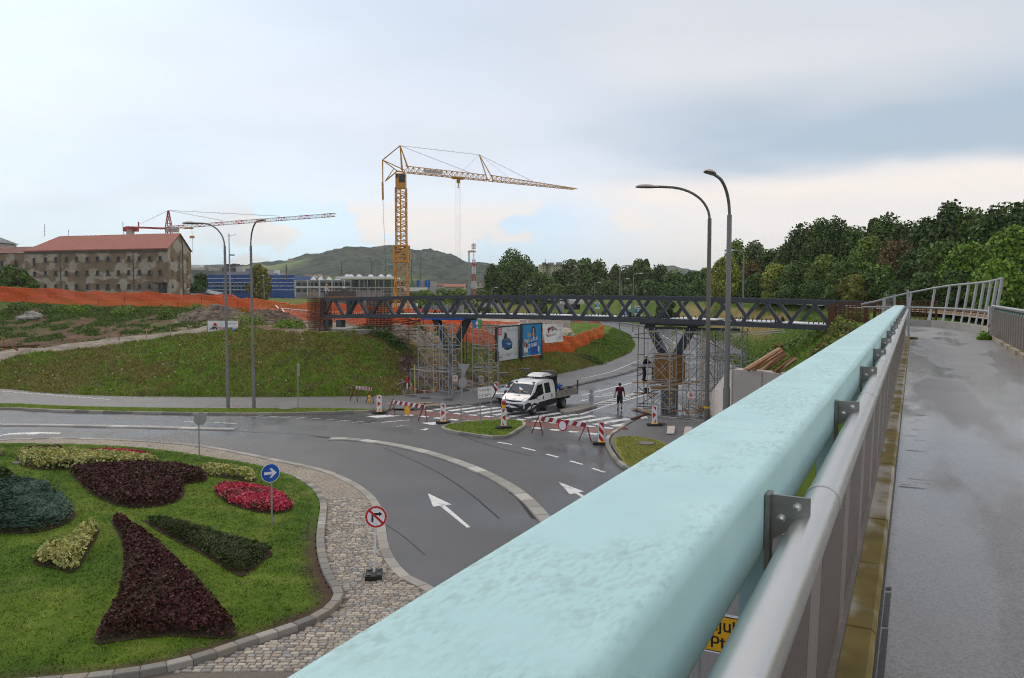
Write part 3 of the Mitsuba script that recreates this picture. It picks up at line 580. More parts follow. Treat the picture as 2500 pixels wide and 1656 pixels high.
# joint sealant and scraps of black along the kerb
mb = MB(); r = np.random.default_rng(8)
mb.quad(W(-0.117, -2, 6.0035), W(-0.105, -2, 6.0035), W(-0.105, 31, 6.0035), W(-0.117, 31, 6.0035))
for d0, a in ((3.55, .62), (4.19, .50), (4.72, .06)): mb.quad(W(-0.10, d0, 6.004), W(-0.072, d0 + .01, 6.004), W(-0.07, d0 + a, 6.004), W(-0.098, d0 + a - .02, 6.004))
for k in range(60):
    d0, o0, l, w = r.uniform(7, 33) ** 1.0, -0.09 + abs(r.normal(0, 0.10)), r.uniform(.05, .3), r.uniform(.008, .03)
    mb.quad(W(o0, d0, 6.004), W(o0 + l, d0 + .02, 6.004), W(o0 + l * .9, d0 + w, 6.004), W(o0 + .02, d0 + w, 6.004))
mb.put('black_paint', dkk, 'crack_filler')
for k, (o, d0) in enumerate([(0.62, 4.9), (0.02, 10.1)]): MB().quad(W(o, d0, 6.006), W(o + .035, d0 + .012, 6.006), W(o + .033, d0 + .022, 6.006), W(o - .002, d0 + .011, 6.006)).put('white_paint', thing('paper_scrap', ['small white scrap of paper on the wet footbridge deck', 'pale scrap of paper farther along the footbridge deck'][k], 'litter'))

# railing on the left: turquoise beam, steel handrail on brackets, perforated panels
mat('turquoise_paint', proc(lambda p, n, uv: mix(mix((0.375, 0.60, 0.61), (0.455, 0.675, 0.68), fbm(p.x * 5, p.y * 5, p.z * 5, 3)), (0.30, 0.44, 0.42), (0.32 * smoothstep(0.45, 0.75, noise(_bo(p) * 150, _bd(p) * 60)) + 0.42 * smoothstep(0.46, 0.80, fbm(_bo(p) * 75, _bd(p) * 30, 3, 4))) * smoothstep(0.5, 0.9, n.z) * smoothstep(0.3, 0.6, fbm(p.x * 4, p.y * 4, 2, 3)) + 0.10 * smoothstep(0.55, 0.75, fbm(p.x * 14, p.y * 14, p.z * 4, 3)))), 0.42, specular=0.35)
mat('stainless', (0.64, 0.63, 0.61), proc(lambda p, n, uv: 0.24 + 0.16 * fbm(p.x * 7, p.y * 7, p.z * 7)), metallic=1.0)
mat('bracket_steel', proc(lambda p, n, uv: mix((0.19, 0.175, 0.155), (0.36, 0.34, 0.315), fbm(p.x * 22, p.y * 22, p.z * 30))), 0.38, metallic=0.9)
mat('perforated', proc(lambda p, n, uv: mix((0.17, 0.135, 0.115), (0.035, 0.03, 0.027), smoothstep(0.12, -0.1, dr.square(_bd(p) * 90 - dr.floor(_bd(p) * 90) - 0.5) + dr.square(p.z * 90 - dr.floor(p.z * 90) - 0.5) - 0.06))), 0.45, metallic=0.5)
mat('panel_strip', proc(lambda p, n, uv: mix((0.20, 0.165, 0.14), (0.29, 0.25, 0.22), fbm(p.x * 3, p.y * 3, p.z * 1.2))), 0.4, metallic=0.5)
rl = thing('bridge_railing', 'long turquoise beam railing with steel handrail along left edge of footbridge', 'railing')
# the beam: rounded box section swept along d
def round_rect(o0, o1, z0, z1, rad, n=5):
    pts = []
    for (cx, cz, a0) in ((o1 - rad, z1 - rad, 0), (o0 + rad, z1 - rad, 90), (o0 + rad, z0 + rad, 180), (o1 - rad, z0 + rad, 270)):
        for k in range(n + 1): a = math.radians(a0 + 90 * k / n); pts.append((cx + rad * math.cos(a), cz + rad * math.sin(a)))
    return pts
def sweep(prof, d0, d1, nd=2, zoff=None):
    m = len(prof); v, f = [], []
    for i in range(nd + 1):
        d = d0 + (d1 - d0) * i / nd; dz = zoff(d) if zoff else 0
        v += [W(o, d, z + dz) for o, z in prof]
    for i in range(nd):
        for j in range(m): k = (j + 1) % m; f.append([i * m + k, i * m + j, (i + 1) * m + j, (i + 1) * m + k])
    mb = MB().add(v, f)
    mb.add(v[:m], [[0, j, j + 1] for j in range(1, m - 1)]); mb.add(v[-m:], [[0, j + 1, j] for j in range(1, m - 1)])
    return mb
prof = round_rect(-0.662, -0.322, 6.98, 7.20, 0.030, 9)
cuts = [-1.2, 2.62, 8.6, 14.6, 20.6, 26.6, 32.3]
for a, b in zip(cuts[:-1], cuts[1:]): sweep(prof, a + 0.001, b - 0.001, 4).put('turquoise_paint', rl, 'beam')
for a in cuts[1:-1]: sweep(round_rect(-0.659, -0.325, 6.983, 7.197, 0.024, 6), a - 0.004, a + 0.004, 1).put('turquoise_paint', rl, 'beam_weld', smooth=40)
for k in range(17):
    d = 1.55 + 1.93 * k
    MB().box(W(-0.375, d + 0.65, 6.50), (0.075, 0.05, 0.97), BR).put('turquoise_paint', rl, 'beam_post')
hr = [W(-0.22, d, 7.05) for d in np.linspace(-1.2, 31.8, 30)]
MB().tube(hr, 0.048, 24).put('stainless', rl, 'handrail', smooth=40)
for k in range(12):
    d = 2.36 + 2.35 * k; MB().tube([W(-0.22, d, 7.05), W(-0.22, d + 0.05, 7.05)], 0.0505, 24).put('stainless', rl, 'handrail_sleeve', smooth=40)
for k in range(16):
    d = 2.03 + 1.93 * k; mb = MB()
    f3 = lambda pts, t: mb.add([W(o, d - t / 2, z) for o, z in pts] + [W(o, d + t / 2, z) for o, z in pts], [[0, 1, 2], [0, 2, 3], [0, 3, 4], [5, 7, 6], [5, 8, 7], [5, 9, 8]] + [[i, (i + 1) % 5 + 5, (i + 1) % 5] for i in range(5)] + [[i, i + 5, (i + 1) % 5 + 5] for i in range(5)])
    f3([(-0.318, 7.142), (-0.262, 7.142), (-0.215, 7.142), (-0.215, 7.09), (-0.318, 7.018)], 0.009)
    mb.box(W(-0.314, d, 6.86), (0.012, 0.055, 0.57), BR)
    mb.box(W(-0.297, d + 0.02, 6.60), (0.045, 0.012, 0.30), BR)
    b = mb.put('bracket_steel', rl, 'bracket')
    if k < 9:
        for o, z in ((-0.283, 7.085), (-0.245, 7.118)):
            mb = MB(); p = W(o, d - 0.0045, z); dv = np.r_[-BD, 0]
            mb.tube([p, p + dv * 0.004, p + dv * 0.004, p + dv * 0.012, p + dv * 0.016], [0.011, 0.011, 0.0075, 0.0075, 0.003], 10).put('stainless', b, 'bolt', smooth=40)
# panels: a perforated sheet and a plain strip by turns
d = 0.1; k = 0
while d < 31.3:
    for wid, m, nm in ((0.96, 'perforated', 'mesh_panel'), (0.33, 'panel_strip', 'plain_panel')):
        o1, o0 = -0.238, -0.262
        v = [W(o, dd, z) for o, z in ((o0, 6.105), (o1, 6.99)) for dd in (d + 0.006, d + wid - 0.006)] + [W(o - 0.012, dd, z) for o, z in ((o0, 6.105), (o1, 6.99)) for dd in (d + 0.006, d + wid - 0.006)]
        MB().add(v, [[0, 1, 3, 2], [4, 6, 7, 5], [0, 4, 5, 1], [2, 3, 7, 6], [0, 2, 6, 4], [1, 5, 7, 3]]).put(m, rl, nm)
        d += wid
    k += 1
MB().bar(W(-0.254, -1, 6.125), W(-0.254, 31.3, 6.125), 0.03, 0.05).put('bracket_steel', rl, 'bottom_rail')
MB().bar(W(-0.262, -1, 6.955), W(-0.262, 31.3, 6.955), 0.02, 0.04).put('bracket_steel', rl, 'top_rail')

# the parapet on the right
rp = thing('parapet', 'grey panelled parapet with turquoise top rail on right side of footbridge', 'parapet')
P0 = 33.6
for k in range(26):
    d = P0 - 0.62 * (k + 1)
    MB().box(W(2.60, d + 0.31, 6.56), (0.03, 0.60, 0.92), BR).put('panel_strip', rp, 'panel')
    if k < 16: MB().box(W(2.57, d + 0.62, 6.56), (0.012, 0.02, 0.92), BR).put('bracket_steel', rp, 'seam')
    if k < 14: MB().add([W(2.575, d + .1, 7.12), W(2.575, d + .16, 7.12), W(2.66, d + .12, 7.12), W(2.60, d + .13, 7.0)], [[0, 1, 2], [0, 3, 1], [1, 3, 2], [0, 2, 3]]).put('bracket_steel', rp, 'bracket')
MB().bar(W(2.72, 16, 7.06), W(2.72, P0 + .1, 7.06), 0.10, 0.2).put('turquoise_paint', rp, 'beam')
MB().tube([W(2.58, 16, 7.17), W(2.58, P0 + .1, 7.17)], 0.05, 12).put('stainless', rp, 'handrail', smooth=40)
MB().bar(W(2.55, 16, 6.05), W(2.55, P0, 6.05), 0.18, 0.10).put('mossy_concrete', rp, 'kerb')
mat('graffiti_concrete', proc(lambda p, n, uv: mix(mix((0.42, 0.40, 0.38), (0.55, 0.53, 0.50), fbm(p.x * 6, p.y * 6, p.z * 6)), mix((0.26, 0.20, 0.30), (0.35, 0.12, 0.10), smoothstep(0.5, 0.6, noise(p.x * 6, p.z * 5))), smoothstep(0.56, 0.62, fbm(p.x * 5, p.y * 5, p.z * 7)))), 0.8)
MB().box(W(2.62, P0 + 0.24, 6.58), (0.34, 0.36, 1.16), BR).put('graffiti_concrete', rp, 'end_pillar', label='scribbled concrete end pillar')

# low curved wall at the far end, with the tall railing on it
WL = np.array([(2.62, 33.9), (2.50, 36.3), (2.12, 39.0), (1.62, 41.2), (1.05, 42.9), (0.35, 43.9), (-0.5, 44.3)])
WLX = np.vstack([WL, [(-1.4, 44.4), (-2.4, 44.2)]])
WL = smooth_line(WL, 0.2, 2)
wt = thing('low_concrete_wall', 'low curved concrete wall closing the far end of the footbridge path', 'wall')
pts = resample(WL, 1.55)
for i in range(len(pts) - 1):
    a, b = pts[i], pts[i + 1]; e = unit(b - a); nn = np.array([-e[1], e[0]]) * -0.16; a2, b2 = a + e * .008, b - e * .008
    MB().add([W(*q, z) for z in (5.8, 6.32) for q in (a2, b2, b2 + nn, a2 + nn)], [[0, 1, 5, 4], [1, 2, 6, 5], [2, 3, 7, 6], [3, 0, 4, 7], [4, 5, 6, 7]]).put('mossy_concrete' if i < 2 else 'concrete', wt, 'block')
WL = smooth_line(WLX, 0.2, 2)
cr = thing('curved_railing', 'tall grey steel railing with slanting posts on the curved wall', 'railing')
dd = np.r_[0, np.cumsum(np.linalg.norm(np.diff(WL, axis=0), axis=1))]
along = lambda t: np.array([np.interp(t, dd, WL[:, k]) for k in (0, 1)])
T1 = dd[-1]
_tu = np.array([2050, 2115, 2142, 2165, 2219, 2247, 2276, 2305, 2335, 2363, 2389, 2413, 2443, 2500]); _tv = np.array([757, 741.5, 736, 729, 716, 711, 705, 700.5, 696.5, 694.3, 691.7, 689, 681.5, 676])
def railz(p):
    q = W(p[0], p[1], 0); u = 1250 + FPX * q[0] / q[1]; return at(u, np.interp(u, _tu, _tv), q[1])[2]
topz = lambda t: 8.42 - 0.78 * (t / 11.0) - 0.006 * max(0, t - 11) ** 2 - 0.05 * max(0, t - 11)
def lean(t):
    a, b = along(max(t - .2, 0)), along(min(t + .2, T1)); e = unit(b - a); return np.array([e[1], -e[0]])
ts = [0.9 + 1.13 * k for k in range(13) if 0.9 + 1.13 * k < T1 - 0.2]
for k, t in enumerate(ts):
    q = along(t); out = lean(t); zt = railz(q + out * .36)
    p0 = q + out * 0.08; p1 = q + out * 0.36
    a, b = W(*p0, 6.30), W(*(p0 + out * 0.12), 6.95)
    mb = MB(); e = np.r_[BN * -out[1] + BD * out[0], 0]; e = unit(e); on_ = np.r_[BN * out[0] + BD * out[1], 0]
    v = [a - e * .11 - on_ * .02, a + e * .11 - on_ * .02, b + e * .05 - on_ * .02, b - e * .05 - on_ * .02, a - e * .11 + on_ * .02, a + e * .11 + on_ * .02, b + e * .05 + on_ * .02, b - e * .05 + on_ * .02]
    mb.add(v, [[0, 1, 2, 3], [7, 6, 5, 4], [0, 4, 5, 1], [1, 5, 6, 2], [2, 6, 7, 3], [3, 7, 4, 0]]).put('galvanised', cr, 'post_foot')
    MB().bar(b - [0, 0, .1], W(*p1, zt), 0.085, 0.085).put('galvanised', cr, 'post')
MB().tube([W(*(along(t) + lean(t) * 0.36), railz(along(t) + lean(t) * 0.36) + .02) for t in np.linspace(0.75, T1, 40)], 0.05, 8).put('galvanised', cr, 'top_rail', smooth=40)
MB().tube([W(*(along(t) + lean(t) * 0.16), 6.93) for t in np.linspace(0.2, T1, 40)], 0.045, 8).put('galvanised', cr, 'middle_rail', smooth=40)
ge = thing('railing_gate', 'narrow galvanised mesh gate at the far tip of the turquoise railing', 'gate')
for o in (-0.75, -0.42): MB().bar(W(o - .25, 32.9, 6.0), W(o - .25, 32.9, 7.6 if o > -.5 else 7.5), 0.06).put('galvanised', ge, 'post')
MB().bar(W(-0.16, 32.8, 6.0), W(-0.24, 32.8, 7.78), 0.06).put('galvanised', ge, 'leaning_post')
mb = MB()
for k in range(7): mb.bar(W(-0.95 + .04 * k, 32.9, 6.9), W(-0.95 + .04 * k, 32.9, 7.6), 0.008)
mb.put('galvanised', ge, 'wire_mesh')
MB().box(W(-0.22, 31.4, 6.03), (0.75, 0.35, 0.10), BR).put('mossy_concrete', dkk, 'kerb_end')

# railway beyond the wall
rw = structure('railway')
RC = smooth_line([(16.5, 10), (20.6, 24), (24.6, 36), (28.5, 47), (31.4, 60), (33.2, 74), (35.5, 95), (37, 118)], 0.6, 2)
bed = LineString(RC).buffer(1.7, cap_style=2)
mat('ballast', proc(lambda p, n, uv: mix((0.13, 0.115, 0.10), (0.34, 0.30, 0.265), noise(p.x * 14, p.y * 14) * 0.6 + 0.4 * noise(p.x * 30, p.y * 30))), 0.9)
sheet(bed, lambda x, y: 0 * x + 6.34, 2.0).put('ballast', rw, 'ballast', stuff=True)
nr = lambda i: unit(np.array([-(RC[min(i + 1, len(RC) - 1)] - RC[max(i - 1, 0)])[1], (RC[min(i + 1, len(RC) - 1)] - RC[max(i - 1, 0)])[0]]))
for s in (-0.75, 0.75): MB().tube([np.r_[RC[i] + nr(i) * s, 6.53] for i in range(0, len(RC), 2)], 0.055, 6).put('rusty_steel', rw, 'rail', smooth=60)
for i in range(40, 95):
    c = RC[i]; n2 = nr(i); R = np.array([[n2[0], -n2[1], 0], [n2[1], n2[0], 0], [0, 0, 1]])
    MB().box(np.r_[c, 6.38], (2.4, 0.24, 0.18), R).put('wood', rw, 'sleeper')
# ---------------------------------------------------------------- the steel footbridge under construction
BL, BRt = np.array([-16.2, 66.3]), np.array([18.4, 44.4])
TD = unit(BRt - BL); TN = np.array([-TD[1], TD[0]])          # along to the right; TN away from the eye
TLEN = np.linalg.norm(BRt - BL)
camber = lambda s: 0.30 * (1 - ((s - TLEN / 2) / (TLEN / 2)) ** 2)
def TP(s, n, z): q = BL + TD * s + TN * n; return np.r_[q, z + camber(s)]
TW = 3.1
tr = thing('truss_bridge', 'dark grey steel truss footbridge being built across the road', 'bridge')
ZB, ZT = 5.50, 7.20
ns = 30
for n in (0, TW):
    for z, h, nm in ((ZB + 0.14, 0.30, 'bottom_chord'), (ZT - 0.12, 0.27, 'top_chord')):
        s0 = 0.0; s1 = TLEN + (0.0 if n == 0 else 1.6)
        ss_ = np.linspace(s0, s1, 25); mb = MB()
        for a, b in zip(ss_[:-1], ss_[1:]): mb.bar(TP(a, n, z), TP(b, n, z), 0.26, h)
        mb.put('dark_steel', tr, nm)
    step = TLEN / ns
    for k in range(ns):
        a, b = k * step + 0.24, (k + 1) * step - 0.24
        p, q = (TP(a, n, ZB + 0.27), TP(b, n, ZT - 0.24)) if k % 2 == 0 else (TP(a, n, ZT - 0.24), TP(b, n, ZB + 0.27))
        MB().bar(p, q, 0.19, 0.20).put('dark_steel', tr, 'diagonal')
    MB().bar(TP(0.18, n, ZB + .2), TP(0.18, n, ZT - .2), 0.26, 0.42, up=(TD[0], TD[1], 0)).put('dark_steel', tr, 'end_post')
    MB().bar(TP(TLEN - .15, n, ZB + .2), TP(TLEN - .15, n, ZT - .2), 0.26, 0.36, up=(TD[0], TD[1], 0)).put('rusty_steel' if n == 0 else 'dark_steel', tr, 'end_post')
for k in range(24):
    s = TLEN * (k + 0.5) / 24; MB().bar(TP(s, 0.1, ZB + .12), TP(s, TW - .1, ZB + .12), 0.14, 0.2).put('dark_steel', tr, 'cross_beam')
# pale profiled decking laid between the chords
for k in range(12):
    a, b = TLEN * (k + .08) / 12, TLEN * (k + .92) / 12
    if k in (0, 1, 8): continue
    mb = MB().bar(TP(a, TW / 2, ZB + .30), TP(b, TW / 2, ZB + .30), TW - .7, 0.06); mb.put('white_paint', tr, 'deck_sheet')
mb = MB()
for k in range(150):
    s = TLEN * (k + .5) / 150
    if (k // 6) % 3 != 2:
        for n in (0.55, TW - .35): mb.bar(TP(s, n, ZB + .30), TP(s, n, ZB + .45), 0.05)
mb.put('black_paint', tr, 'shear_studs', stuff=True)
for k in range(12):
    s = TLEN * (k + 0.98) / 12
    if s < TLEN - .4: MB().box(TP(s, TW - .5, ZB + .42), (0.14, 0.14, 0.30)).put('black_paint', tr, 'bracket')
# V-shaped legs on the two piers
S1, S2 = 12.55, 30.55
def pier(s, dz, kw):
    foot = TP(s, TW / 2, 0); foot[2] = 0.0
    for n in (0.1, TW - .1):
        pass
    mb = MB(); a = TP(s - 1.55, TW / 2, ZB - .02); b = TP(s + 1.65, TW / 2, ZB - .02); m = foot + [0, 0, dz]
    for e in (a, b):
        MB().bar(m + [0, 0, -.2], e, 0.50, 0.42, up=(TN[0], TN[1], 0)).put('dark_steel', tr, 'leg')
    MB().bar(TP(s - 1.9, TW / 2, ZB - .10), TP(s + 2.1, TW / 2, ZB - .10), 1.2, 0.16).put('dark_steel', tr, 'bearing_plate')
    return foot
f1 = pier(S1, 3.1, 0); f2 = pier(S2, 3.0, 1)
MB().bar(TP(S1 - 1.5, -.2, ZB - .06), TP(S1 + 2.6, -.2, ZB - .05), 0.22, 0.10).put('blue_paint', tr, 'jacking_beam', label='bright blue jacking beam under the truss')
mat('damp_concrete', proc(lambda p, n, uv: mix((0.10, 0.088, 0.075), (0.22, 0.20, 0.175), fbm(p.x * 1.6, p.y * 1.6, p.z * 0.7, 4))), 0.8)
p1 = thing('pier', 'grey concrete pier inside the left scaffold tower', 'pier')
MB().tube([f1 + [0, 0, -.2], f1 + [0, 0, 3.1]], 0.55, 20).put('damp_concrete', p1, smooth=40)
p2 = thing('pier', 'dark concrete pier with formwork inside the right scaffold', 'pier')
MB().tube([f2 + [0, 0, -.2], f2 + [0, 0, 3.0]], 0.55, 20).put('damp_concrete', p2, smooth=40)
RT = np.array([[TD[0], TN[0], 0], [TD[1], TN[1], 0], [0, 0, 1.0]])
fw = thing('timber_formwork', 'orange timber formwork panels clamped round the right pier', 'formwork')
for a, (o, sz) in enumerate([((-0.72, 0), (0.12, 1.5, 1.9)), ((0.72, 0), (0.12, 1.5, 1.9)), ((0, -0.72), (1.3, 0.12, 2.0)), ((0, 0.72), (1.3, 0.12, 1.9))]):
    c = f2[:2] + TD * o[0] + TN * o[1]; MB().box(np.r_[c, 2.72], sz, RT).put('formwork', fw, 'panel')
for k in range(4):
    for o in (-0.83, 0.83): MB().box(np.r_[f2[:2] + TD * o, 2.0 + 0.5 * k], (0.1, 1.75, 0.09), RT).put('wood', fw, 'waler')
for o in (-.45, 0, .45):
    MB().box(np.r_[f2[:2] + TD * o - TN * .82, 2.75], (0.09, 0.08, 2.15), RT).put('formwork', fw, 'stud')
# rebar cages at both ends
def rebar(name, label, c, ax, ay, sx, sy, z0, h, nx, ny, nz):
    t = thing(name, label, 'rebar cage'); w = 0.034
    def grid(o, e, L, n, nm):
        for k in range(n): MB().bar(np.r_[o + e * L * k / (n - 1), z0], np.r_[o + e * L * k / (n - 1), z0 + h], w).put('rusty_steel', t, 'upright_bar')
        mb = MB()
        for k in range(nz): mb.bar(np.r_[o, z0 + .05 + (h - .1) * k / (nz - 1)], np.r_[o + e * L, z0 + .05 + (h - .1) * k / (nz - 1)], w)
        mb.put('rusty_steel', t, 'stirrups', stuff=True)
    o = np.asarray(c[:2]) - ax * sx / 2 - ay * sy / 2
    grid(o, ax, sx, nx, 0); grid(o + ay * sy, ax, sx, nx, 1); grid(o, ay, sy, ny, 2); grid(o + ax * sx, ay, sy, ny, 3)
    return t
rebar('rebar_cage', 'rust brown rebar cage standing beyond the left end of the truss', BL - TD * 0.55 + TN * 0.3, TD, TN, 1.9, 0.9, 4.3, 2.95, 14, 8, 18)
rebar('rebar_cage', 'rust brown rebar cage behind the left end posts of the truss', BL + TD * 2.4 + TN * 4.6, TD, TN, 2.6, 0.6, 4.3, 2.9, 17, 5, 17)
rebar('rebar_cage', 'rust brown rebar cage at the right end of the truss', BRt + TD * 0.7 + TN * 0.8, TD, TN, 1.7, 1.5, 5.15, 2.0, 9, 8, 10)
rebar('rebar_cage', 'long low rust brown rebar cage to the right of the truss end', BRt + TD * 3.3 + TN * 3.0, TD, TN, 3.2, 1.0, 5.5, 1.75, 13, 5, 10)
for nm, c, lab in (('abutment', BL + TD * 1.7 + TN * 1.6, 'low concrete abutment under the left end of the truss'),):
    t = thing(nm, lab, 'abutment'); z = 4.55 if c[0] < 0 else 5.0
    MB().box(np.r_[c + TN * .5, z - 0.45], (4.6, 3.4, 1.0), RT).put('concrete', t)
    for o in (-1.2, .3): MB().box(np.r_[c + TD * o - TN * 1.4, z + .55], (0.6, 0.5, .62), RT).put('dark_steel', t, 'bearing')
# ---------------------------------------------------------------- hills
def hill(name, label, sil, y0, y1, y2, lump, seed, colfn, zb=2.0, nxs=260, nys=60):
    us = np.array([s[0] for s in sil], float); zs_ = np.array([at(s[0], s[1], y1)[2] for s in sil]); xs_ = np.array([at(s[0], s[1], y1)[0] for s in sil])
    x = np.linspace(xs_[0], xs_[-1], nxs); zt = np.interp(x, xs_, zs_)
    t = np.linspace(0, 1.5, nys); YY = np.where(t < 1, y0 + (y1 - y0) * t, y1 + (y2 - y1) * (t - 1) * 2)
    Tt, Xx = np.meshgrid(t, x, indexing='ij'); Yy = np.repeat(YY[:, None], nxs, 1)
    prof = np.where(Tt < 1, np.clip(Tt, 0, 1) ** 0.95, np.cos((Tt - 1) * math.pi * 0.9) ** 1.0)
    P_ = np.stack([Xx, Yy, 0 * Xx], -1)
    Zz = zb + (zt[None, :] - zb) * prof
    l = (meshkit.fbm(P_ / 26.0, 3, seed) - 0.45) * lump * 1.4 + (meshkit.fbm(P_ / 110.0, 2, seed + 3) - 0.5) * lump * 2.2 * (Tt < 0.97)
    C, forest = colfn(Xx, Yy, Zz, Tt, P_)
    Zz = Zz + l * forest * np.clip(prof * 3, 0, 1)
    I = np.arange(Zz.size).reshape(Zz.shape)
    k = structure(name, label)
    put((np.stack([Xx.ravel(), Yy.ravel(), Zz.ravel()], 1), np.stack([I[:-1, :-1].ravel(), I[:-1, 1:].ravel(), I[1:, 1:].ravel(), I[1:, :-1].ravel()], 1)), 'matt_vc', k, smooth=False, color=C.reshape(-1, 3))
    return k
def forest_col(X_, Y_, Z_, T_, P_):
    n = .5 * meshkit.fbm(P_ / 18.0, 3, 5) + .5 * meshkit.noise(P_ / 7.0, 15); m = meshkit.fbm(P_ / 140.0, 3, 6)
    c = lerp(np.broadcast_to(np.array([0.008, 0.022, 0.018]), X_.shape + (3,)), np.array([0.036, 0.060, 0.036]), ss(.35, .68, n))
    c = lerp(c, np.array([0.045, 0.036, 0.026]), 0.4 * ss(.62, .74, m))
    return c, np.ones_like(X_)
def main_col(X_, Y_, Z_, T_, P_):
    c, f = forest_col(X_, Y_, Z_, T_, P_)
    vine = ss(-330, -430, X_ + 70 * (meshkit.fbm(P_ / 90.0, 3, 9) - 0.5)) * ss(-1, 1, 1 + 0 * X_)
    wood = ss(.60, .64, meshkit.fbm(P_ / 120.0, 3, 12)) * ss(-720, -520, X_)
    low = ss(-110, -180, X_ + 60 * (meshkit.fbm(P_ / 70.0, 2, 19) - 0.5)) * ss(0.30, 0.22, T_) * ss(0.02, 0.10, T_)
    v = np.maximum(vine * (1 - wood), low)
    rows = 0.5 + 0.5 * np.sin(P_[..., 0] / 3.0 + P_[..., 1] / 9.0)
    vc = lerp(np.broadcast_to(np.array([0.11, 0.165, 0.05]), X_.shape + (3,)), np.array([0.16, 0.20, 0.07]), meshkit.fbm(P_ / 60.0, 3, 14)) * (0.9 + 0.15 * rows)[..., None]
    return lerp(c, vc, v), 1 - v
hill('hill', 'wooded hill with vineyards on its left shoulder behind the crane',
     [(430, 690), (520, 668), (600, 652), (660, 641), (700, 637), (760, 623), (800, 613), (850, 606), (900, 603), (935, 600), (965, 601), (1000, 607), (1035, 611), (1075, 615), (1100, 621), (1118, 630), (1135, 642), (1150, 646), (1200, 646), (1230, 650), (1290, 668), (1360, 690)], 1000, 1500, 2400, 9.0, 2, main_col)
hill('far_hill', 'low distant wooded ridge at the left horizon', [(360, 690), (440, 662), (480, 649), (540, 646), (600, 645), (640, 650), (700, 672), (740, 690)], 1500, 1900, 2600, 7.0, 22, forest_col, nxs=120, nys=40)
hill('far_hill', 'pale distant hill beyond the trees on the right', [(1540, 690), (1600, 660), (1628, 650), (1645, 648), (1665, 656), (1720, 664), (1780, 668), (1860, 690)], 1700, 2100, 2900, 7.0, 32, forest_col, nxs=120, nys=40)

# ---------------------------------------------------------------- trees
LEAF = {'dark': (0.0593, 0.1085, 0.0197), 'mid': (0.0889, 0.1488, 0.0236), 'light': (0.1452, 0.2171, 0.034), 'yellow': (0.2445, 0.2791, 0.034), 'olive': (0.1778, 0.1737, 0.0315), 'rust': (0.15, 0.105, 0.034), 'grey': (0.1156, 0.1519, 0.0551), 'bright': (0.1364, 0.2326, 0.0184)}
mat('bark', proc(lambda p, n, uv: mix((0.045, 0.034, 0.024), (0.11, 0.09, 0.07), fbm(p.x * 4, p.y * 4, p.z * 1.3))), 0.9)
def leaf_cards(pts, nrm, size, r, base, spread=0.3, hue=0.12):
    """one small bent leaf clump (two triangles) per point"""
    n = len(pts); sz = size * r.uniform(0.55, 1.35, n)[:, None]
    d = nrm + r.normal(0, 0.75, (n, 3)); d /= np.linalg.norm(d, axis=1, keepdims=True)
    a = np.cross(d, r.normal(0, 1, (n, 3))); a /= np.maximum(np.linalg.norm(a, axis=1, keepdims=True), 1e-6); b = np.cross(d, a)
    k = r.uniform(0.55, 1.0, (n, 1))
    v = np.stack([pts - a * sz, pts - b * sz * k + d * sz * .15, pts + a * sz, pts + b * sz * k - d * sz * .2], 1)
    c = np.asarray(base)[None] if np.ndim(base) == 1 else base
    c = c * r.uniform(1 - spread, 1 + spread, (n, 1)) * (1 + r.normal(0, hue, (n, 3)) * [1, .4, .6])
    return v.reshape(-1, 3), np.arange(n * 4).reshape(n, 4), np.clip(np.repeat(c, 4, 0), 0.002, 1)
def crown_points(c, R, H, n, r, lobes=16, shape='round'):
    """points in the outer parts of a heap of lobes; c bottom middle of crown"""
    out, nr, tone = [], [], []
    for k in range(lobes):
        t = (k + r.uniform(0.1, .9)) / lobes
        if shape == 'column': rad = R * (0.55 + 0.45 * math.sin(math.pi * min(1, t * 1.05))) * (1 - 0.65 * t ** 3); lr = R * 0.62
        elif shape == 'spire': rad = R * (1 - t * 0.92); lr = R * 0.42 * (1.1 - 0.6 * t)
        else: rad = R * 0.78 * math.sin(math.pi * (0.16 + 0.78 * t)) ; lr = R * r.uniform(0.34, 0.50)
        an = k * 2.399 + r.uniform(-.5, .5); q = rad * r.uniform(0.35, 0.95)
        cc = np.asarray(c) + [q * math.cos(an), q * math.sin(an), H * (0.10 + 0.80 * t)]
        m = n // lobes; d = r.normal(0, 1, (m, 3)); d /= np.linalg.norm(d, axis=1, keepdims=True)
        rr = lr * r.uniform(0.35, 1.0, (m, 1)) ** 0.45
        p = cc + d * rr * [1, 1, 0.85 * max(0.7, min(1.6, H / (2.4 * R)))]
        out.append(p); nr.append(d); tone.append(np.full(m, r.uniform(0.72, 1.3)))
    return np.vstack(out), np.vstack(nr), np.concatenate(tone)
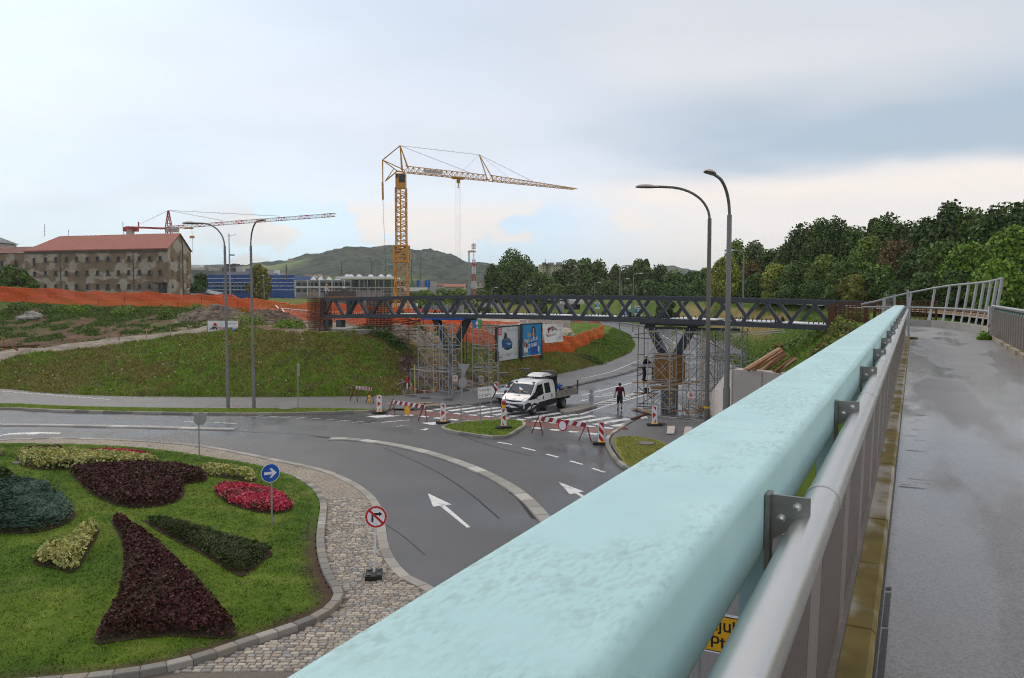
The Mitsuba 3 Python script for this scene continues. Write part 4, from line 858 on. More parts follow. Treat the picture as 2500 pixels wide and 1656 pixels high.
def tree(name, label, base, H, R, kind, seed, n=2600, leaf=0.3, lobes=16, shape='round', trunk=True, group=None, low=0.08, cat='tree', mixk=None):
    r = np.random.default_rng(seed); t = thing(name, label, cat, group)
    base = np.asarray(base, float)
    p, d, tn = crown_points(base + [0, 0, H * low], R, H * (1 - low), n, r, lobes, shape)
    p[:, 2] = np.maximum(p[:, 2], base[2] + 0.1)
    col = np.array(LEAF[kind])[None] * tn[:, None]
    if mixk: col = np.where((r.random(len(p)) < 0.35)[:, None] & (tn > 0.95)[:, None], np.array(LEAF[mixk])[None], col)
    v, f, c = leaf_cards(p, d, leaf, r, col)
    put((v, f), 'leaf_vc', t, 'crown', color=c)
    if trunk:
        mb = MB(); top = base + [0, 0, H * 0.8]
        mb.tube([base - [0, 0, .4], base + [0.02 * H, 0, H * .3], top], [0.018 * H + .06, 0.013 * H + .04, 0.01], 7)
        for k in range(6):
            an = r.uniform(0, 6.28); z = H * r.uniform(.25, .6); e = base + [R * .7 * math.cos(an), R * .7 * math.sin(an), z + R * .5]
            mb.tube([base + [0.02 * H * z / H / .3 * .3, 0, z], e], [0.007 * H + .02, 0.012], 5)
        mb.put('bark', t, 'trunk')
    return t
def gz(x, y): return float(terrain(np.array([x]), np.array([y]))[0])
KIND_TXT = {'dark': 'dark green', 'mid': 'green', 'light': 'light green', 'yellow': 'yellowish green', 'olive': 'olive', 'rust': 'rust tinged', 'grey': 'greyish green', 'bright': 'bright green'}
def px_tree(name, label, u, v, y, wpx, kind, seed, **kw):
    top = at(u, v, y); z0 = kw.pop('z0', None); z0 = gz(top[0], top[1]) if z0 is None else z0
    return tree(name, label, [top[0], top[1], z0], top[2] - z0, wpx * y / FPX / 2, kind, seed, **kw)
GF = 'trees of the wood beyond the railway'
wood_trees = [  # crown top in the survey, distance, crown width, kind, what sets it apart
    (1796, 588, 156, 60, 'light', 'sparse light green tree just right of the right lamp post'), (1842, 592, 158, 70, 'grey', 'thin topped greyish tree at the left end of the wood'),
    (1885, 610, 150, 90, 'dark', 'dark green tree in the dip of the skyline left of the wood'), (1926, 594, 145, 80, 'mid', 'green tree rising in the left third of the wood'),
    (1955, 553, 140, 90, 'dark', 'first tall dark tree of the wood counting from the left'), (2002, 537, 135, 95, 'mid', 'tall loose crowned green tree at the left peak of the wood'),
    (2040, 533, 132, 90, 'dark', 'dark dense tree right of the left peak of the wood'), (2088, 556, 128, 90, 'dark', 'dark tree in the saddle between the two peaks of the wood'),
    (2134, 522, 122, 75, 'dark', 'spiky topped dark tree standing up from the skyline'), (2165, 530, 120, 90, 'mid', 'green tree behind the spiky topped one'),
    (2212, 544, 116, 100, 'dark', 'broad dark tree below the rise to the right peak'), (2258, 533, 112, 90, 'dark', 'dark tree at the foot of the right peak of the wood'),
    (2318, 492, 104, 100, 'dark', 'tallest dark tree at the right peak of the wood'), (2372, 512, 102, 110, 'mid', 'dark broad tree right of the highest treetop'),
    (2432, 508, 96, 110, 'dark', 'dark tree near the right edge behind the bright one'), (2494, 497, 92, 110, 'dark', 'tall dark tree cut off by the right edge')]
for i, (u, v, y, w, k, lab) in enumerate(wood_trees):
    px_tree('wood_tree', lab, u, v, y, w * 1.25, k, 100 + i, n=8000, leaf=0.23, lobes=40, group=GF, low=0.02, shape='spire' if i == 8 else 'round')
front_trees = [(1772, 628, 136, 80, 'yellow', 'yellow green tree directly behind the right lamp posts'), (1836, 640, 138, 60, 'rust', 'tree with orange seed heads at the left of the wood'),
    (1895, 645, 128, 70, 'yellow', 'slender yellow green tree in front of the dark wood'), (1850, 672, 132, 90, 'dark', 'low dark tree in front of the orange tinged one'), (1955, 640, 124, 100, 'mid', 'middle green tree under the left peak of the wood'),
    (2015, 622, 116, 80, 'light', 'feathery light green tree in the middle of the wood'), (2062, 640, 110, 80, 'mid', 'green tree right of the feathery one'),
    (2120, 575, 112, 90, 'light', 'rounded pale green tree standing out of the dark wood'), (2190, 590, 104, 110, 'rust', 'brownish tree with rust coloured leaves in the wood'),
    (2082, 672, 96, 60, 'olive', 'small olive bush tree at the edge of the wood'), (2240, 610, 96, 110, 'dark', 'dark rounded tree right of the rust coloured one'), (2150, 650, 96, 100, 'mid', 'green tree behind the tip of the turquoise railing'),
    (2305, 590, 88, 110, 'mid', 'green tree left of the bright trees on the right'), (2366, 592, 80, 110, 'bright', 'bright green tree behind the tall railing'), (2478, 555, 74, 150, 'bright', 'large bright green tree at the right edge'),
    (2260, 668, 84, 90, 'dark', 'low dark tree behind the middle of the tall railing'), (2430, 640, 70, 120, 'bright', 'low bright green tree above the right parapet'), (2340, 660, 76, 90, 'dark', 'low dark green tree behind the right half of the railing'), (2200, 690, 88, 70, 'dark', 'low dark undergrowth tree right of the railing tip'), (1990, 690, 110, 80, 'dark', 'low dark tree above the right end of the truss'), (1930, 700, 112, 70, 'dark', 'low dark tree above the right quarter of the truss'), (2045, 700, 100, 60, 'mid', 'low green tree above the right rebar cage')]
for i, (u, v, y, w, k, lab) in enumerate(front_trees):
    px_tree('wood_tree', lab, u, v, y, w * 1.2, k, 200 + i, n=8500, leaf=0.185, lobes=40, group=GF, low=0.0, trunk=y > 100, mixk='rust' if k == 'rust' else None)
GM = 'trees in the middle distance behind the truss'
mid_trees = [(1200, 645, 232, 22, 'dark', 'column', 'slim dark poplar left of the big willow'), (1228, 640, 236, 34, 'mid', 'round', 'left shoulder tree of the big willow'), (1251, 608, 240, 62, 'mid', 'round', 'big rounded willow above the middle of the truss'), (1282, 628, 240, 50, 'mid', 'round', 'right half of the big willow'), (1294, 640, 250, 24, 'mid', 'spire', 'pointed green tree right of the big willow'),
    (1309, 643, 250, 18, 'dark', 'spire', 'small pointed fir left of the apartment block'), (1322, 664, 226, 62, 'mid', 'round', 'round dark tree below the apartment block'), (1365, 662, 232, 50, 'dark', 'round', 'dark tree right below the apartment block'), (1393, 632, 236, 55, 'grey', 'round', 'greyish willow right of the apartment block'), (1430, 633, 238, 50, 'mid', 'round', 'second of the rounded trees right of the apartment block'), (1462, 637, 240, 48, 'mid', 'round', 'third of the rounded trees right of the apartment block'),
    (1503, 648, 236, 40, 'grey', 'round', 'thin tree behind the tall far lamp'), (1530, 655, 230, 45, 'dark', 'round', 'dark tree right of the tall far lamp'), (1559, 634, 236, 45, 'mid', 'round', 'tree left of the highest mid distance top'), (1577, 627, 238, 36, 'dark', 'spire', 'highest pointed tree left of the right lamp posts'), (1612, 648, 232, 50, 'dark', 'round', 'dark tree right of the pointed one'), (1645, 662, 226, 60, 'mid', 'round', 'green tree under the pale distant hill'), (1690, 664, 215, 60, 'dark', 'round', 'dark tree left of the first right lamp post'), (1725, 655, 200, 60, 'mid', 'round', 'green tree between the two right lamp posts'),
    (1590, 690, 215, 70, 'dark', 'round', 'low dark tree above the right half of the truss'), (1480, 690, 220, 80, 'dark', 'round', 'low dark tree behind the far lamps'), (1410, 695, 222, 70, 'dark', 'round', 'low dark tree left of the far lamps'), (1660, 700, 205, 70, 'dark', 'round', 'low dark tree above the right scaffold'), (1300, 690, 224, 70, 'dark', 'round', 'low dark tree under the willow'), (1350, 695, 220, 60, 'mid', 'round', 'low green tree in front of the apartment block trees'), (1540, 698, 222, 60, 'dark', 'round', 'low dark tree right of the far lamps')]
for i, (u, v, y, w, k, shp, lab) in enumerate(mid_trees):
    px_tree('park_tree', lab, u, v, y, w * 1.5, k, 300 + i, n=3600, leaf=0.36, lobes=24, group=GM, low=0.0, shape=shp, trunk=False, z0=4.0)
px_tree('round_bush', 'dark round tree on the grass slope behind the truss', 1625, 722, 150, 62, 'dark', 401, n=4200, leaf=0.24, lobes=18, low=0.0, cat='bush', z0=1.4)
px_tree('round_bush', 'small dark bush seen through the middle of the truss', 1322, 728, 190, 34, 'dark', 402, n=1500, leaf=0.3, lobes=10, low=0, cat='bush', trunk=False)
px_tree('park_tree', 'dark loose tree in front of the blue building', 632, 645, 190, 60, 'olive', 403, n=4200, leaf=0.34, lobes=16, low=0.0, cat='tree')
px_tree('park_tree', 'low wide green tree in front of the old brick building', 28, 650, 150, 105, 'mid', 404, n=6500, leaf=0.3, lobes=18, low=0.0)
px_tree('park_tree', 'rounded dark tree right of the old brick building', 487, 668, 178, 52, 'dark', 405, n=3600, leaf=0.3, lobes=14, low=0.0)
for i, (u, v, y, w, k, lab) in enumerate([(1040, 706, 170, 80, 'light', 'light green shrub right of the yellow crane'), (1090, 704, 172, 80, 'mid', 'green shrub left of the lattice mast'), (1120, 700, 180, 60, 'light', 'light shrub in front of the red roofs'), (1180, 704, 190, 70, 'mid', 'green shrub right of the lattice mast'), (1010, 712, 160, 60, 'mid', 'green shrub behind the crane foot'), (1075, 722, 150, 90, 'light', 'low shrub above the grey site containers'), (965, 722, 160, 50, 'olive', 'olive shrub left of the crane foot')]):
    px_tree('shrub', lab, u, v, y, w, k, 420 + i, n=1500, leaf=0.26, lobes=10, low=0, trunk=False, cat='shrub', group='shrubs round the building site', z0=2.6)

# ---------------------------------------------------------------- buildings
def onplane(u, v, p, e):
    """where the ray meets the upright plane through p along e"""
    n = np.array([-e[1], e[0], 0.0]); r = ray(u, v); o = np.array([0, 0, EYE]); t = ((np.asarray(p) - o) @ n) / (r @ n); return o + r * t
def facade_box(mb, c, e, w, h, d, out):
    """a box on a facade: centre c, width w along e, height h, depth d, standing out by out"""
    n = np.array([e[1], -e[0], 0.0]); n = n if n[1] < 0 else -n
    R = np.array([[e[0], n[0], 0], [e[1], n[1], 0], [0, 0, 1.0]]); mb.box(np.asarray(c) + n * out, (w, d, h), R)
mat('old_plaster', proc(lambda p, n, uv: mix(mix((0.15, 0.105, 0.068), (0.245, 0.185, 0.125), fbm(p.x * 0.6, p.y * 0.6, p.z * 0.6, 4)), mix((0.30, 0.26, 0.205), (0.40, 0.365, 0.31), noise(p.x * 1.2, p.y, p.z)), smoothstep(0.47, 0.56, fbm(p.x * 0.34 + 4, p.y * 0.34, p.z * 0.42 + 2, 5) + 0.06 * noise(p.x * 3, p.y * 3, p.z * 3) - 0.03))), 0.9)
mat('tile_roof', proc(lambda p, n, uv: mix((0.25, 0.072, 0.048), (0.33, 0.11, 0.08), 0.5 * fbm(p.x * 0.5, p.y * 0.5, p.z * 0.5) + 0.5 * noise(p.x * 3.1, p.y * 3.1, p.z * 5))), 0.75)
mat('old_tile_roof', (0.155, 0.062, 0.045), 0.8)
mat('dark_opening', (0.016, 0.017, 0.02), 0.5)
mat('sill_stone', (0.10, 0.09, 0.08), 0.85)
PA = at(409, 606, 185); e_f = unit(np.r_[at(62, 613, 197)[:2] - PA[:2], 0]); PB = onplane(60, 613, PA, e_f)
e_g = unit(np.r_[at(466, 615, 202)[:2] - PA[:2], 0]); DEP = np.linalg.norm(at(466, 615, 202)[:2] - PA[:2]); LEN = np.linalg.norm(PB[:2] - PA[:2])
bb = thing('brick_building', 'long weathered old building with red roof and peeling plaster', 'building')
z0b, zeb = 5.5, PA[2]; zr_ = at(428, 569, 193)[2]
A0 = np.r_[PA[:2], z0b]; c4 = [A0, A0 + e_f * LEN, A0 + e_f * LEN + e_g * DEP, A0 + e_g * DEP]; up = np.array([0, 0, zeb - z0b])
gA, gB = A0 + e_g * DEP / 2, A0 + e_f * (LEN - 6.0) + e_g * DEP / 2; gA = np.r_[gA[:2], zr_]; gB = np.r_[gB[:2], zr_]
mb = MB(); mb.quad(c4[1], c4[0], c4[0] + up, c4[1] + up); mb.quad(c4[2], c4[1], c4[1] + up, c4[2] + up); mb.quad(c4[3], c4[2], c4[2] + up, c4[3] + up)
mb.quad(c4[0], c4[3], c4[3] + up, c4[0] + up); mb.add([c4[0] + up, c4[3] + up, gA], [[0, 1, 2]]); mb.put('old_plaster', bb, 'wall')
ov = -e_f * .35; oh = -e_g * 0.5
mb = MB(); E0, E1, E2, E3 = c4[0] + up + ov + oh, c4[1] + up + oh, c4[2] + up - oh, c4[3] + up + ov - oh; gA2 = gA + ov
mb.quad(E0, gA2, gB, E1); mb.quad(E2, gB, gA2, E3); mb.add([E1, gB, E2], [[0, 1, 2]])
dn = np.array([0, 0, -0.28]); mb.quad(E0, E1, E1 + dn, E0 + dn); mb.quad(E0, E0 + dn, gA2 + dn, gA2); mb.quad(E3, gA2, gA2 + dn, E3 + dn)
rf = mb.put('tile_roof', bb, 'roof')
facade_box(mb := MB(), A0 + e_f * LEN / 2 + [0, 0, zeb - z0b - .55], e_f, LEN, 0.5, 0.3, 0.1); mb.put('sill_stone', bb, 'cornice')
for u, v in ((100, 609), (372, 604)): facade_box(mb := MB(), onplane(u, v, PA - e_g * .2, e_f) + e_g * 1.2, e_f, 0.6, 0.35, 0.6, 0); mb.put('white_paint', rf, 'skylight')
for u in (109, 168, 301):
    q = onplane(u, 575, PA + e_g * DEP / 2, e_f); q[2] = zr_; MB().bar(q, q + [0, 0, 3.2 if u != 168 else 1.6], 0.09).put('sill_stone', rf, 'lightning_rod')
def old_window(u, v, w, h, P=PA, e=e_f, parent=bb):
    c = onplane(u, v, P, e); n = np.array([e[1], -e[0], 0.0]); n = n if n[1] < 0 else -n
    if abs(e @ e_g) > .9: n = -e_f
    R = np.array([[e[0], n[0], 0], [e[1], n[1], 0], [0, 0, 1.0]])
    mb = MB(); a = np.linspace(0, math.pi, 7); arch = [(-w / 2, -h / 2), (w / 2, -h / 2)] + [(w / 2 * math.cos(t), h / 2 - w * .3 + w * .3 * math.sin(t)) for t in a]
    mb.add([c + e * x + n * 0.02 + [0, 0, z] for x, z in arch], [[0, i, i + 1] for i in range(1, len(arch) - 1)]); wk = mb.put('dark_opening', parent, 'window')
    mb = MB(); mb.box(c + n * .08 + [0, 0, -h / 2 - .1], (w * 1.6, .3, .2), R); mb.put('sill_stone', wk, 'sill')
    mb = MB()
    for s in (-1, 1): mb.box(c + e * s * (w / 2 + .12) + n * .05, (.2, .12, h), R)
    mb.put('old_plaster', wk, 'frame')
for k in range(12):
    u = 111.5 + 25.45 * k
    for v in (633.5 - k * .25, 666.5 - k * .15, 700 - k * .1): old_window(u, v, 0.95, 1.15)
old_window(84, 640, 0.95, 2.1); old_window(85, 668, .95, 1.1)
for u, v in ((148, 660), (326, 657)):
    facade_box(mb := MB(), np.r_[onplane(u, v, PA, e_f)[:2], (z0b + zeb) / 2], e_f, .16, zeb - z0b, .12, .08); mb.put('sill_stone', bb, 'downpipe')
for k in range(13):
    facade_box(mb := MB(), onplane(108 + 24.6 * k, 619 - .35 * k, PA, e_f), e_f, .3, .3, .1, .03); mb.put('dark_opening', bb, 'vent')
facade_box(mb := MB(), onplane(398, 704, PA, e_f), e_f, 2.2, 2.2, .1, .03); mb.put('dark_opening', bb, 'door')
facade_box(mb := MB(), onplane(392, 690, PA, e_f), e_f, 4.4, .2, 1.6, .8); mb.put('sill_stone', bb, 'porch_roof')
for v, h in ((639, 2.8), (673, 2.6)): old_window(436, v, 0.8, h, PA, e_g)
facade_box(mb := MB(), onplane(438, 700, PA, e_g), e_g, 1.2, 1.9, .1, .03); mb.put('red_wood', bb, 'gable_door')
mb = MB(); q = onplane(446, 660, PA, e_g); mb.box(np.r_[q[:2], (z0b + zeb) / 2 + .8], (.35, .35, zeb - z0b + 3.5)); mb.put('sill_stone', bb, 'downpipe')
for v in (633, 666, 697):
    for u in (421, 457): old_window(u, v, .6, .8, PA, e_g)
sh = thing('lean_to_shed', 'low dark roofed lean-to shed beside the old brick building', 'shed')
q0, q1 = at(450, 712, 178), at(528, 722, 172)
MB().add([q0 + [0, 0, .5], q1 + [0, 0, .2], q1 + [0, 5, .6], q0 + [0, 5, 1.0], q0 + [0, 0, .35], q1 + [0, 0, .05], q1 + [0, 5, .45], q0 + [0, 5, .85]], [[0, 1, 2, 3], [7, 6, 5, 4], [0, 4, 5, 1], [1, 5, 6, 2], [2, 6, 7, 3], [3, 7, 4, 0]]).put('dark_steel', sh, 'roof')
MB().box((q0 + q1) / 2 + [0, 2.5, -.9], (6.6, 4, 2.0)).put('old_plaster', sh, 'wall')
ax_ = thing('annex_building', 'lower weathered wing at the left edge with a dull red roof', 'building')
P2 = PB + e_g * 3.0; W0 = np.r_[P2[:2], 5.5]; z2 = at(10, 617, P2[1])[2]; zr2 = at(10, 602, P2[1] + 6)[2]
MB().quad(W0 + e_f * 30, W0 - e_f * .5, W0 - e_f * .5 + [0, 0, z2 - 5.5], W0 + e_f * 30 + [0, 0, z2 - 5.5]).put('old_plaster', ax_, 'wall')
MB().quad(np.r_[(W0 - e_f * .5 - e_g * .4)[:2], z2], np.r_[(W0 - e_f * .5 + e_g * 6)[:2], zr2], np.r_[(W0 + e_f * 30 + e_g * 6)[:2], zr2], np.r_[(W0 + e_f * 30 - e_g * .4)[:2], z2]).put('old_tile_roof', ax_, 'roof')
for u, v in ((5, 644), (40, 642)): old_window(u, v, 1.0, 1.5, P2, e_f, ax_)
tw = thing('roof_tower', 'dark hipped tower roof at the left edge of the picture', 'building')
c = at(-8, 600, 215); MB().add(list(c + np.array([[-5, -5, 0.6], [3.2, -5, .6], [3.2, 5, .6], [-5, 5, .6], [-1, 0, 3.0]])), [[0, 1, 4], [1, 2, 4], [2, 3, 4], [3, 0, 4]]).put('dark_steel', tw, 'roof')
MB().box(c + [-1, 0, -3], (7.2, 9, 7)).put('pale_concrete', tw, 'wall')

mat('blue_cladding', proc(lambda p, n, uv: mix((0.012, 0.060, 0.24), (0.022, 0.088, 0.31), cell_rand(dr.floor(p.x * 0.4), 0, dr.floor(p.z * 1.1)))), 0.45)
mat('grey_cladding', proc(lambda p, n, uv: mix((0.20, 0.205, 0.21), (0.30, 0.305, 0.31), cell_rand(dr.floor(p.x * 0.35), 1, dr.floor(p.z * .7)))), 0.6)
X1 = np.array([1.0, 0, 0])
def blockb(name, label, u0, u1, v0, v1, y, dep, m, cat='building'):
    a, b = at(u0, v0, y), at(u1, v1, y); t = thing(name, label, cat); lo = min(b[2], 4.5)
    MB().box([(a[0] + b[0]) / 2, y + dep / 2, (a[2] + lo) / 2], (b[0] - a[0], dep, a[2] - lo)).put(m, t, 'wall'); return t
def strip(t, u0, u1, v0, v1, y, m, nm, out=0.06, d=.12):
    a, b = at(u0, v0, y), at(u1, v1, y); mb = MB().box([(a[0] + b[0]) / 2, y - out, (a[2] + b[2]) / 2], (b[0] - a[0], d, a[2] - b[2])); return mb.put(m, t, nm)
gb = blockb('grey_hall', 'grey flat roofed hall with roof machinery behind the blue building', 466, 625, 656, 720, 285, 40, 'grey_cladding')
for u0, u1, v0, v1, m in ((466, 498, 648, 656, 'white_paint'), (470, 500, 653, 660, 'pale_concrete'), (520, 545, 655, 662, 'pale_concrete'), (552, 582, 654, 664, 'sill_stone'), (585, 600, 652, 664, 'pale_concrete'), (560, 572, 646, 652, 'dark_steel'), (577, 586, 645, 651, 'dark_steel')): strip(gb, u0, u1, v0, v1, 282, m, 'roof_unit', 2, 4)
bl = blockb('blue_building', 'long bright blue clad building with rows of pale windows', 494, 719, 672, 726, 262, 24, 'blue_cladding')
for v in (680.2, 689, 698, 707.5): strip(bl, 494, 719, v, v + 1.1, 262, 'white_paint', 'band')
for k in range(15):
    u = 520 + 8.9 * k
    for v in (690.5, 699.5, 709.5):
        if 612 < u < 660: continue
        w = strip(bl, u, u + 4.2, v, v + 6.5, 262, 'window_glass', 'window', .05)
for u in (521, 565, 605): strip(bl, u, u + 1.6, 689, 716, 262, 'net_green' if False else 'crane_yellow', 'green_stripe', .09)
scene['pale_green'] = {'type': 'twosided', 'bsdf': {'type': 'principled', 'base_color': {'type': 'rgb', 'value': [0.08, 0.22, 0.06]}, 'roughness': 0.5}}
for k in list(scene):
    if 'green_stripe' in k: scene[k]['bsdf'] = {'type': 'ref', 'id': 'pale_green'}
ru = strip(bl, 648, 680, 662, 671, 266, 'pale_concrete', 'roof_unit', 0, 3); strip(bl, 670, 681, 660, 668, 264, 'white_paint', 'roof_fan', 0, 1.2)
strip(bl, 556, 622, 664, 672, 270, 'grey_cladding', 'roof_storey', 0, 6)
gl = blockb('glass_office', 'low grey glazed office with white columns and roof domes', 719, 1050, 686, 730, 232, 20, 'grey_cladding')
for k in range(22):
    u = 722 + 15 * k
    if u > 985: continue
    strip(gl, u + 2, u + 12, 690, 698, 232, 'window_glass', 'window', .05); strip(gl, u + 2, u + 12, 707, 713, 232, 'window_glass', 'window', .05)
    if k % 2 == 0: strip(gl, u - 1, u + .8, 684, 724, 230, 'white_paint', 'column', .6, .4)
strip(gl, 719, 900, 684.2, 686.3, 231, 'grey_steel', 'roof_edge', .5, 1.2); strip(gl, 722, 990, 699, 703.5, 231.6, 'white_paint', 'sill_band', .1)
strip(gl, 833, 968, 676.5, 682, 222, 'white_paint', 'pavilion_roof', 0, 14)
for u in (857, 889, 925, 954): strip(gl, u - .9, u + .9, 682, 704, 222, 'white_paint', 'pavilion_column', 0, .3)
strip(gl, 858, 968, 684, 701, 226, 'window_glass', 'pavilion_glazing', 0, .2)
for u in (765, 783, 804, 825, 848, 857, 877, 905, 931, 950):
    v, y = (684, 234) if u < 830 else (676.5, 224); q = at(u, v, y); V_, F_ = lathe([(0.85, 0), (.75, .35), (.45, .62), (.01, .72)], 12, q); MB().add(V_, F_).put('white_paint', gl, 'roof_dome', smooth=True)
for k, (u, m) in enumerate([(992, 'pale_green'), (1004, 'pale_green'), (1018, 'blue_paint'), (1029, 'grey_steel'), (1038, 'blue_paint'), (1045, 'blue_paint'), (910, 'pale_green'), (950, 'pale_green')]): strip(gl, u, u + 5.5, 684, 701, 221.6 if u < 980 else 231, m, 'panel', .2)
strip(gl, 986, 1044, 702, 711, 229, 'white_paint', 'banner', .1)
for u, v in ((834, 640), (908, 638), (1005, 632), (1026, 626), (699, 645), (700, 652)):
    y = 236; q = at(u, 684, y); MB().bar(q, [q[0], q[1], at(u, v, y)[2]], 0.20).put('sill_stone', gl, 'lightning_rod')
hs = [('red_roofed_houses', 1056, 1130, 693, 702, 330, 'tile_roof', 'row of red roofed houses left of the lattice mast'), ('red_roofed_houses', 1086, 1138, 694, 704, 300, 'tile_roof', 'bright red roofed house nearest the lattice mast')]
def gable(name, label, u0, u1, vr, ve, vb, y, mw, mr, dep=9, face=False):
    a, b = at(u0, ve, y), at(u1, vb, y); zr3 = at(u0, vr, y)[2]; t = thing(name, label, 'house'); x0, x1, zb3, ze = a[0], b[0], b[2], a[2]
    mb = MB().box([(x0 + x1) / 2, y + dep / 2, (zb3 + ze) / 2], (x1 - x0, dep, ze - zb3))
    if face:
        xm = (x0 + x1) / 2; mb.add([[x0, y, ze], [x1, y, ze], [xm, y, zr3]], [[0, 1, 2]]); mb.put(mw, t, 'wall')
        o = .5; mb = MB(); mb.quad([x0 - o, y - o, ze - .3], [xm, y - o, zr3 + .1], [xm, y + dep, zr3 + .1], [x0 - o, y + dep, ze - .3]); mb.quad([xm, y - o, zr3 + .1], [x1 + o, y - o, ze - .3], [x1 + o, y + dep, ze - .3], [xm, y + dep, zr3 + .1]); mb.put(mr, t, 'roof')
    else:
        mb.put(mw, t, 'wall'); MB().add([[x0 - .4, y - .5, ze - .1], [x1 + .4, y - .5, ze - .1], [x1 + .4, y + dep / 2, zr3], [x0 - .4, y + dep / 2, zr3], [x1 + .4, y + dep + .5, ze - .1], [x0 - .4, y + dep + .5, ze - .1]], [[0, 1, 2, 3], [3, 2, 4, 5]]).put(mr, t, 'roof')
    n = max(1, int((u1 - u0) / 9))
    for k in range(n):
        uu = u0 + (u1 - u0) * (k + .5) / n; strip(t, uu - 1.4, uu + 1.4, ve + (vb - ve) * .3, ve + (vb - ve) * .65, y, 'window_glass', 'window', .03, .08)
    return t
gable('house', 'red roofed house in the row left of the lattice mast', 1054, 1090, 691.5, 697, 703, 340, 'pale_concrete', 'old_tile_roof')
gable('house', 'long bright red roofed house beside the lattice mast', 1086, 1134, 693.5, 700, 706, 300, 'pale_concrete', 'tile_roof')
gable('house', 'cream gabled house right of the lattice mast', 1163, 1184, 687.5, 692, 703, 280, 'pale_concrete', 'sill_stone', face=True)
gable('house', 'orange walled house half hidden by the poplar', 1182, 1206, 690, 692, 703, 300, 'red_wood', 'sill_stone')
gable('house', 'white gabled house on the lower slope of the hill', 763, 772, 670, 674, 678.5, 900, 'white_paint', 'old_tile_roof', face=True)
gable('house', 'red roofed house right of the white one on the slope', 772, 784, 669.5, 673, 678, 905, 'white_paint', 'tile_roof')
gable('house', 'small house left of the white one on the slope', 744, 760, 671, 674.5, 677, 910, 'white_paint', 'old_tile_roof')
gable('house', 'tiny house farthest right of the group on the slope', 796, 802, 672, 675, 677.5, 915, 'white_paint', 'old_tile_roof')
gable('house', 'red roofed farmhouse on the vineyard crest', 703, 712, 631.5, 634.5, 638.5, 1380, 'pale_concrete', 'old_tile_roof')
ap = blockb('apartment_block', 'pale apartment block with yellow panels above the trees', 1316, 1385, 646, 700, 420, 14, 'pale_concrete')
strip(ap, 1324, 1333, 641.5, 647, 421, 'sill_stone', 'roof_house', 0, 6); strip(ap, 1338, 1352, 641.8, 647, 421, 'grey_cladding', 'roof_house', 0, 6); strip(ap, 1358, 1372, 641, 647, 421, 'grey_cladding', 'roof_house', 0, 6)
scene['lime'] = {'type': 'twosided', 'bsdf': {'type': 'principled', 'base_color': {'type': 'rgb', 'value': [0.45, 0.46, 0.16]}, 'roughness': 0.6}}
for u in (1320, 1329, 1346, 1362): strip(ap, u, u + 4.5, 650, 675, 420, 'lime', 'panel', .1)
strip(ap, 1333.5, 1338, 644, 672, 420, 'sill_stone', 'stair_tower', .6, 1.2)
for r_ in range(4):
    for u in (1325.5, 1341, 1352, 1357, 1368, 1375, 1380): strip(ap, u, u + 2.6, 649 + 5.4 * r_, 651.8 + 5.4 * r_, 420, 'window_glass', 'window', .08)
MB().bar(at(1332, 642, 424), at(1332, 633, 424), .3).put('sill_stone', ap, 'aerial')

# lattice mast, flood light mast, round headed lamp
lm = thing('lattice_mast', 'red and white lattice telecom mast left of the big willow', 'mast')
c0 = at(1157, 722, 262); z1 = at(1157, 633, 262)[2]; zt = at(1157, 594, 262)[2]
def lattice(mb, p, q, wa, wb, n, rad, legs=4):
    p, q = np.asarray(p, float), np.asarray(q, float); x, y, d = frame(q - p); co = [(-1, -1), (1, -1), (1, 1), (-1, 1)]
    node = lambda t, k: p + (q - p) * t + (x * co[k][0] + y * co[k][1]) * (wa + (wb - wa) * t) / 2
    for k in range(4):
        mb.bar(node(0, k), node(1, k), rad * 1.5)
        for i in range(n):
            a, b = (k, (k + 1) % 4) if i % 2 else ((k + 1) % 4, k); mb.bar(node(i / n, a), node((i + 1) / n, b), rad)
            mb.bar(node(i / n, k), node(i / n, (k + 1) % 4), rad)
    return mb
n_ = 5
for i in range(n_):
    t0, t1 = i / n_, (i + 1) / n_; zz = lambda t: c0[2] + (z1 - c0[2]) * t; ww = lambda t: 1.75 - 0.95 * t
    lattice(MB(), [c0[0], c0[1], zz(t0)], [c0[0], c0[1], zz(t1)], ww(t0), ww(t1), 4, .10).put('red_paint' if i % 2 == 0 else 'white_paint', lm, 'section')
MB().tube([[c0[0], c0[1], z1], [c0[0], c0[1], z1 + 5.5]], [.12, .07], 6).put('red_paint', lm, 'spike')
zc = at(1157, 607, 262)[2]; mb = MB()
for z in np.linspace(zc, zt - .3, 4):
    pts = [np.array([c0[0] + .75 * math.cos(a), c0[1] + .75 * math.sin(a), z]) for a in np.linspace(0, 2 * math.pi, 13)]; mb.tube(pts, .06, 4)
for a in np.linspace(0, 2 * math.pi, 7)[:-1]: mb.bar([c0[0] + .75 * math.cos(a), c0[1] + .75 * math.sin(a), zc], [c0[0] + .75 * math.cos(a), c0[1] + .75 * math.sin(a), zt - .3], .06)
mb.put('red_paint', lm, 'cage')
fm = thing('floodlight_mast', 'tall grey floodlight mast left of the second lamp post', 'mast'); q = at(562, 720, 250); tz = at(562, 570, 250)[2]
MB().tube([q, [q[0], q[1], tz]], [.28, .14], 8).put('galvanised', fm, 'pole'); MB().bar([q[0] - .7, q[1], tz - .9], [q[0] + 2.2, q[1], tz - .4], .12).put('galvanised', fm, 'arm'); zf = at(562, 623, 250)[2]
MB().box([q[0] + .9, q[1], zf], (1.5, .4, .4)).put('dark_steel', fm, 'lamp_head')
sl = thing('slender_lamp', 'small pale lamp in front of the blue building', 'street lamp'); q = at(645, 722, 150); tz = at(645, 674, 150)[2]
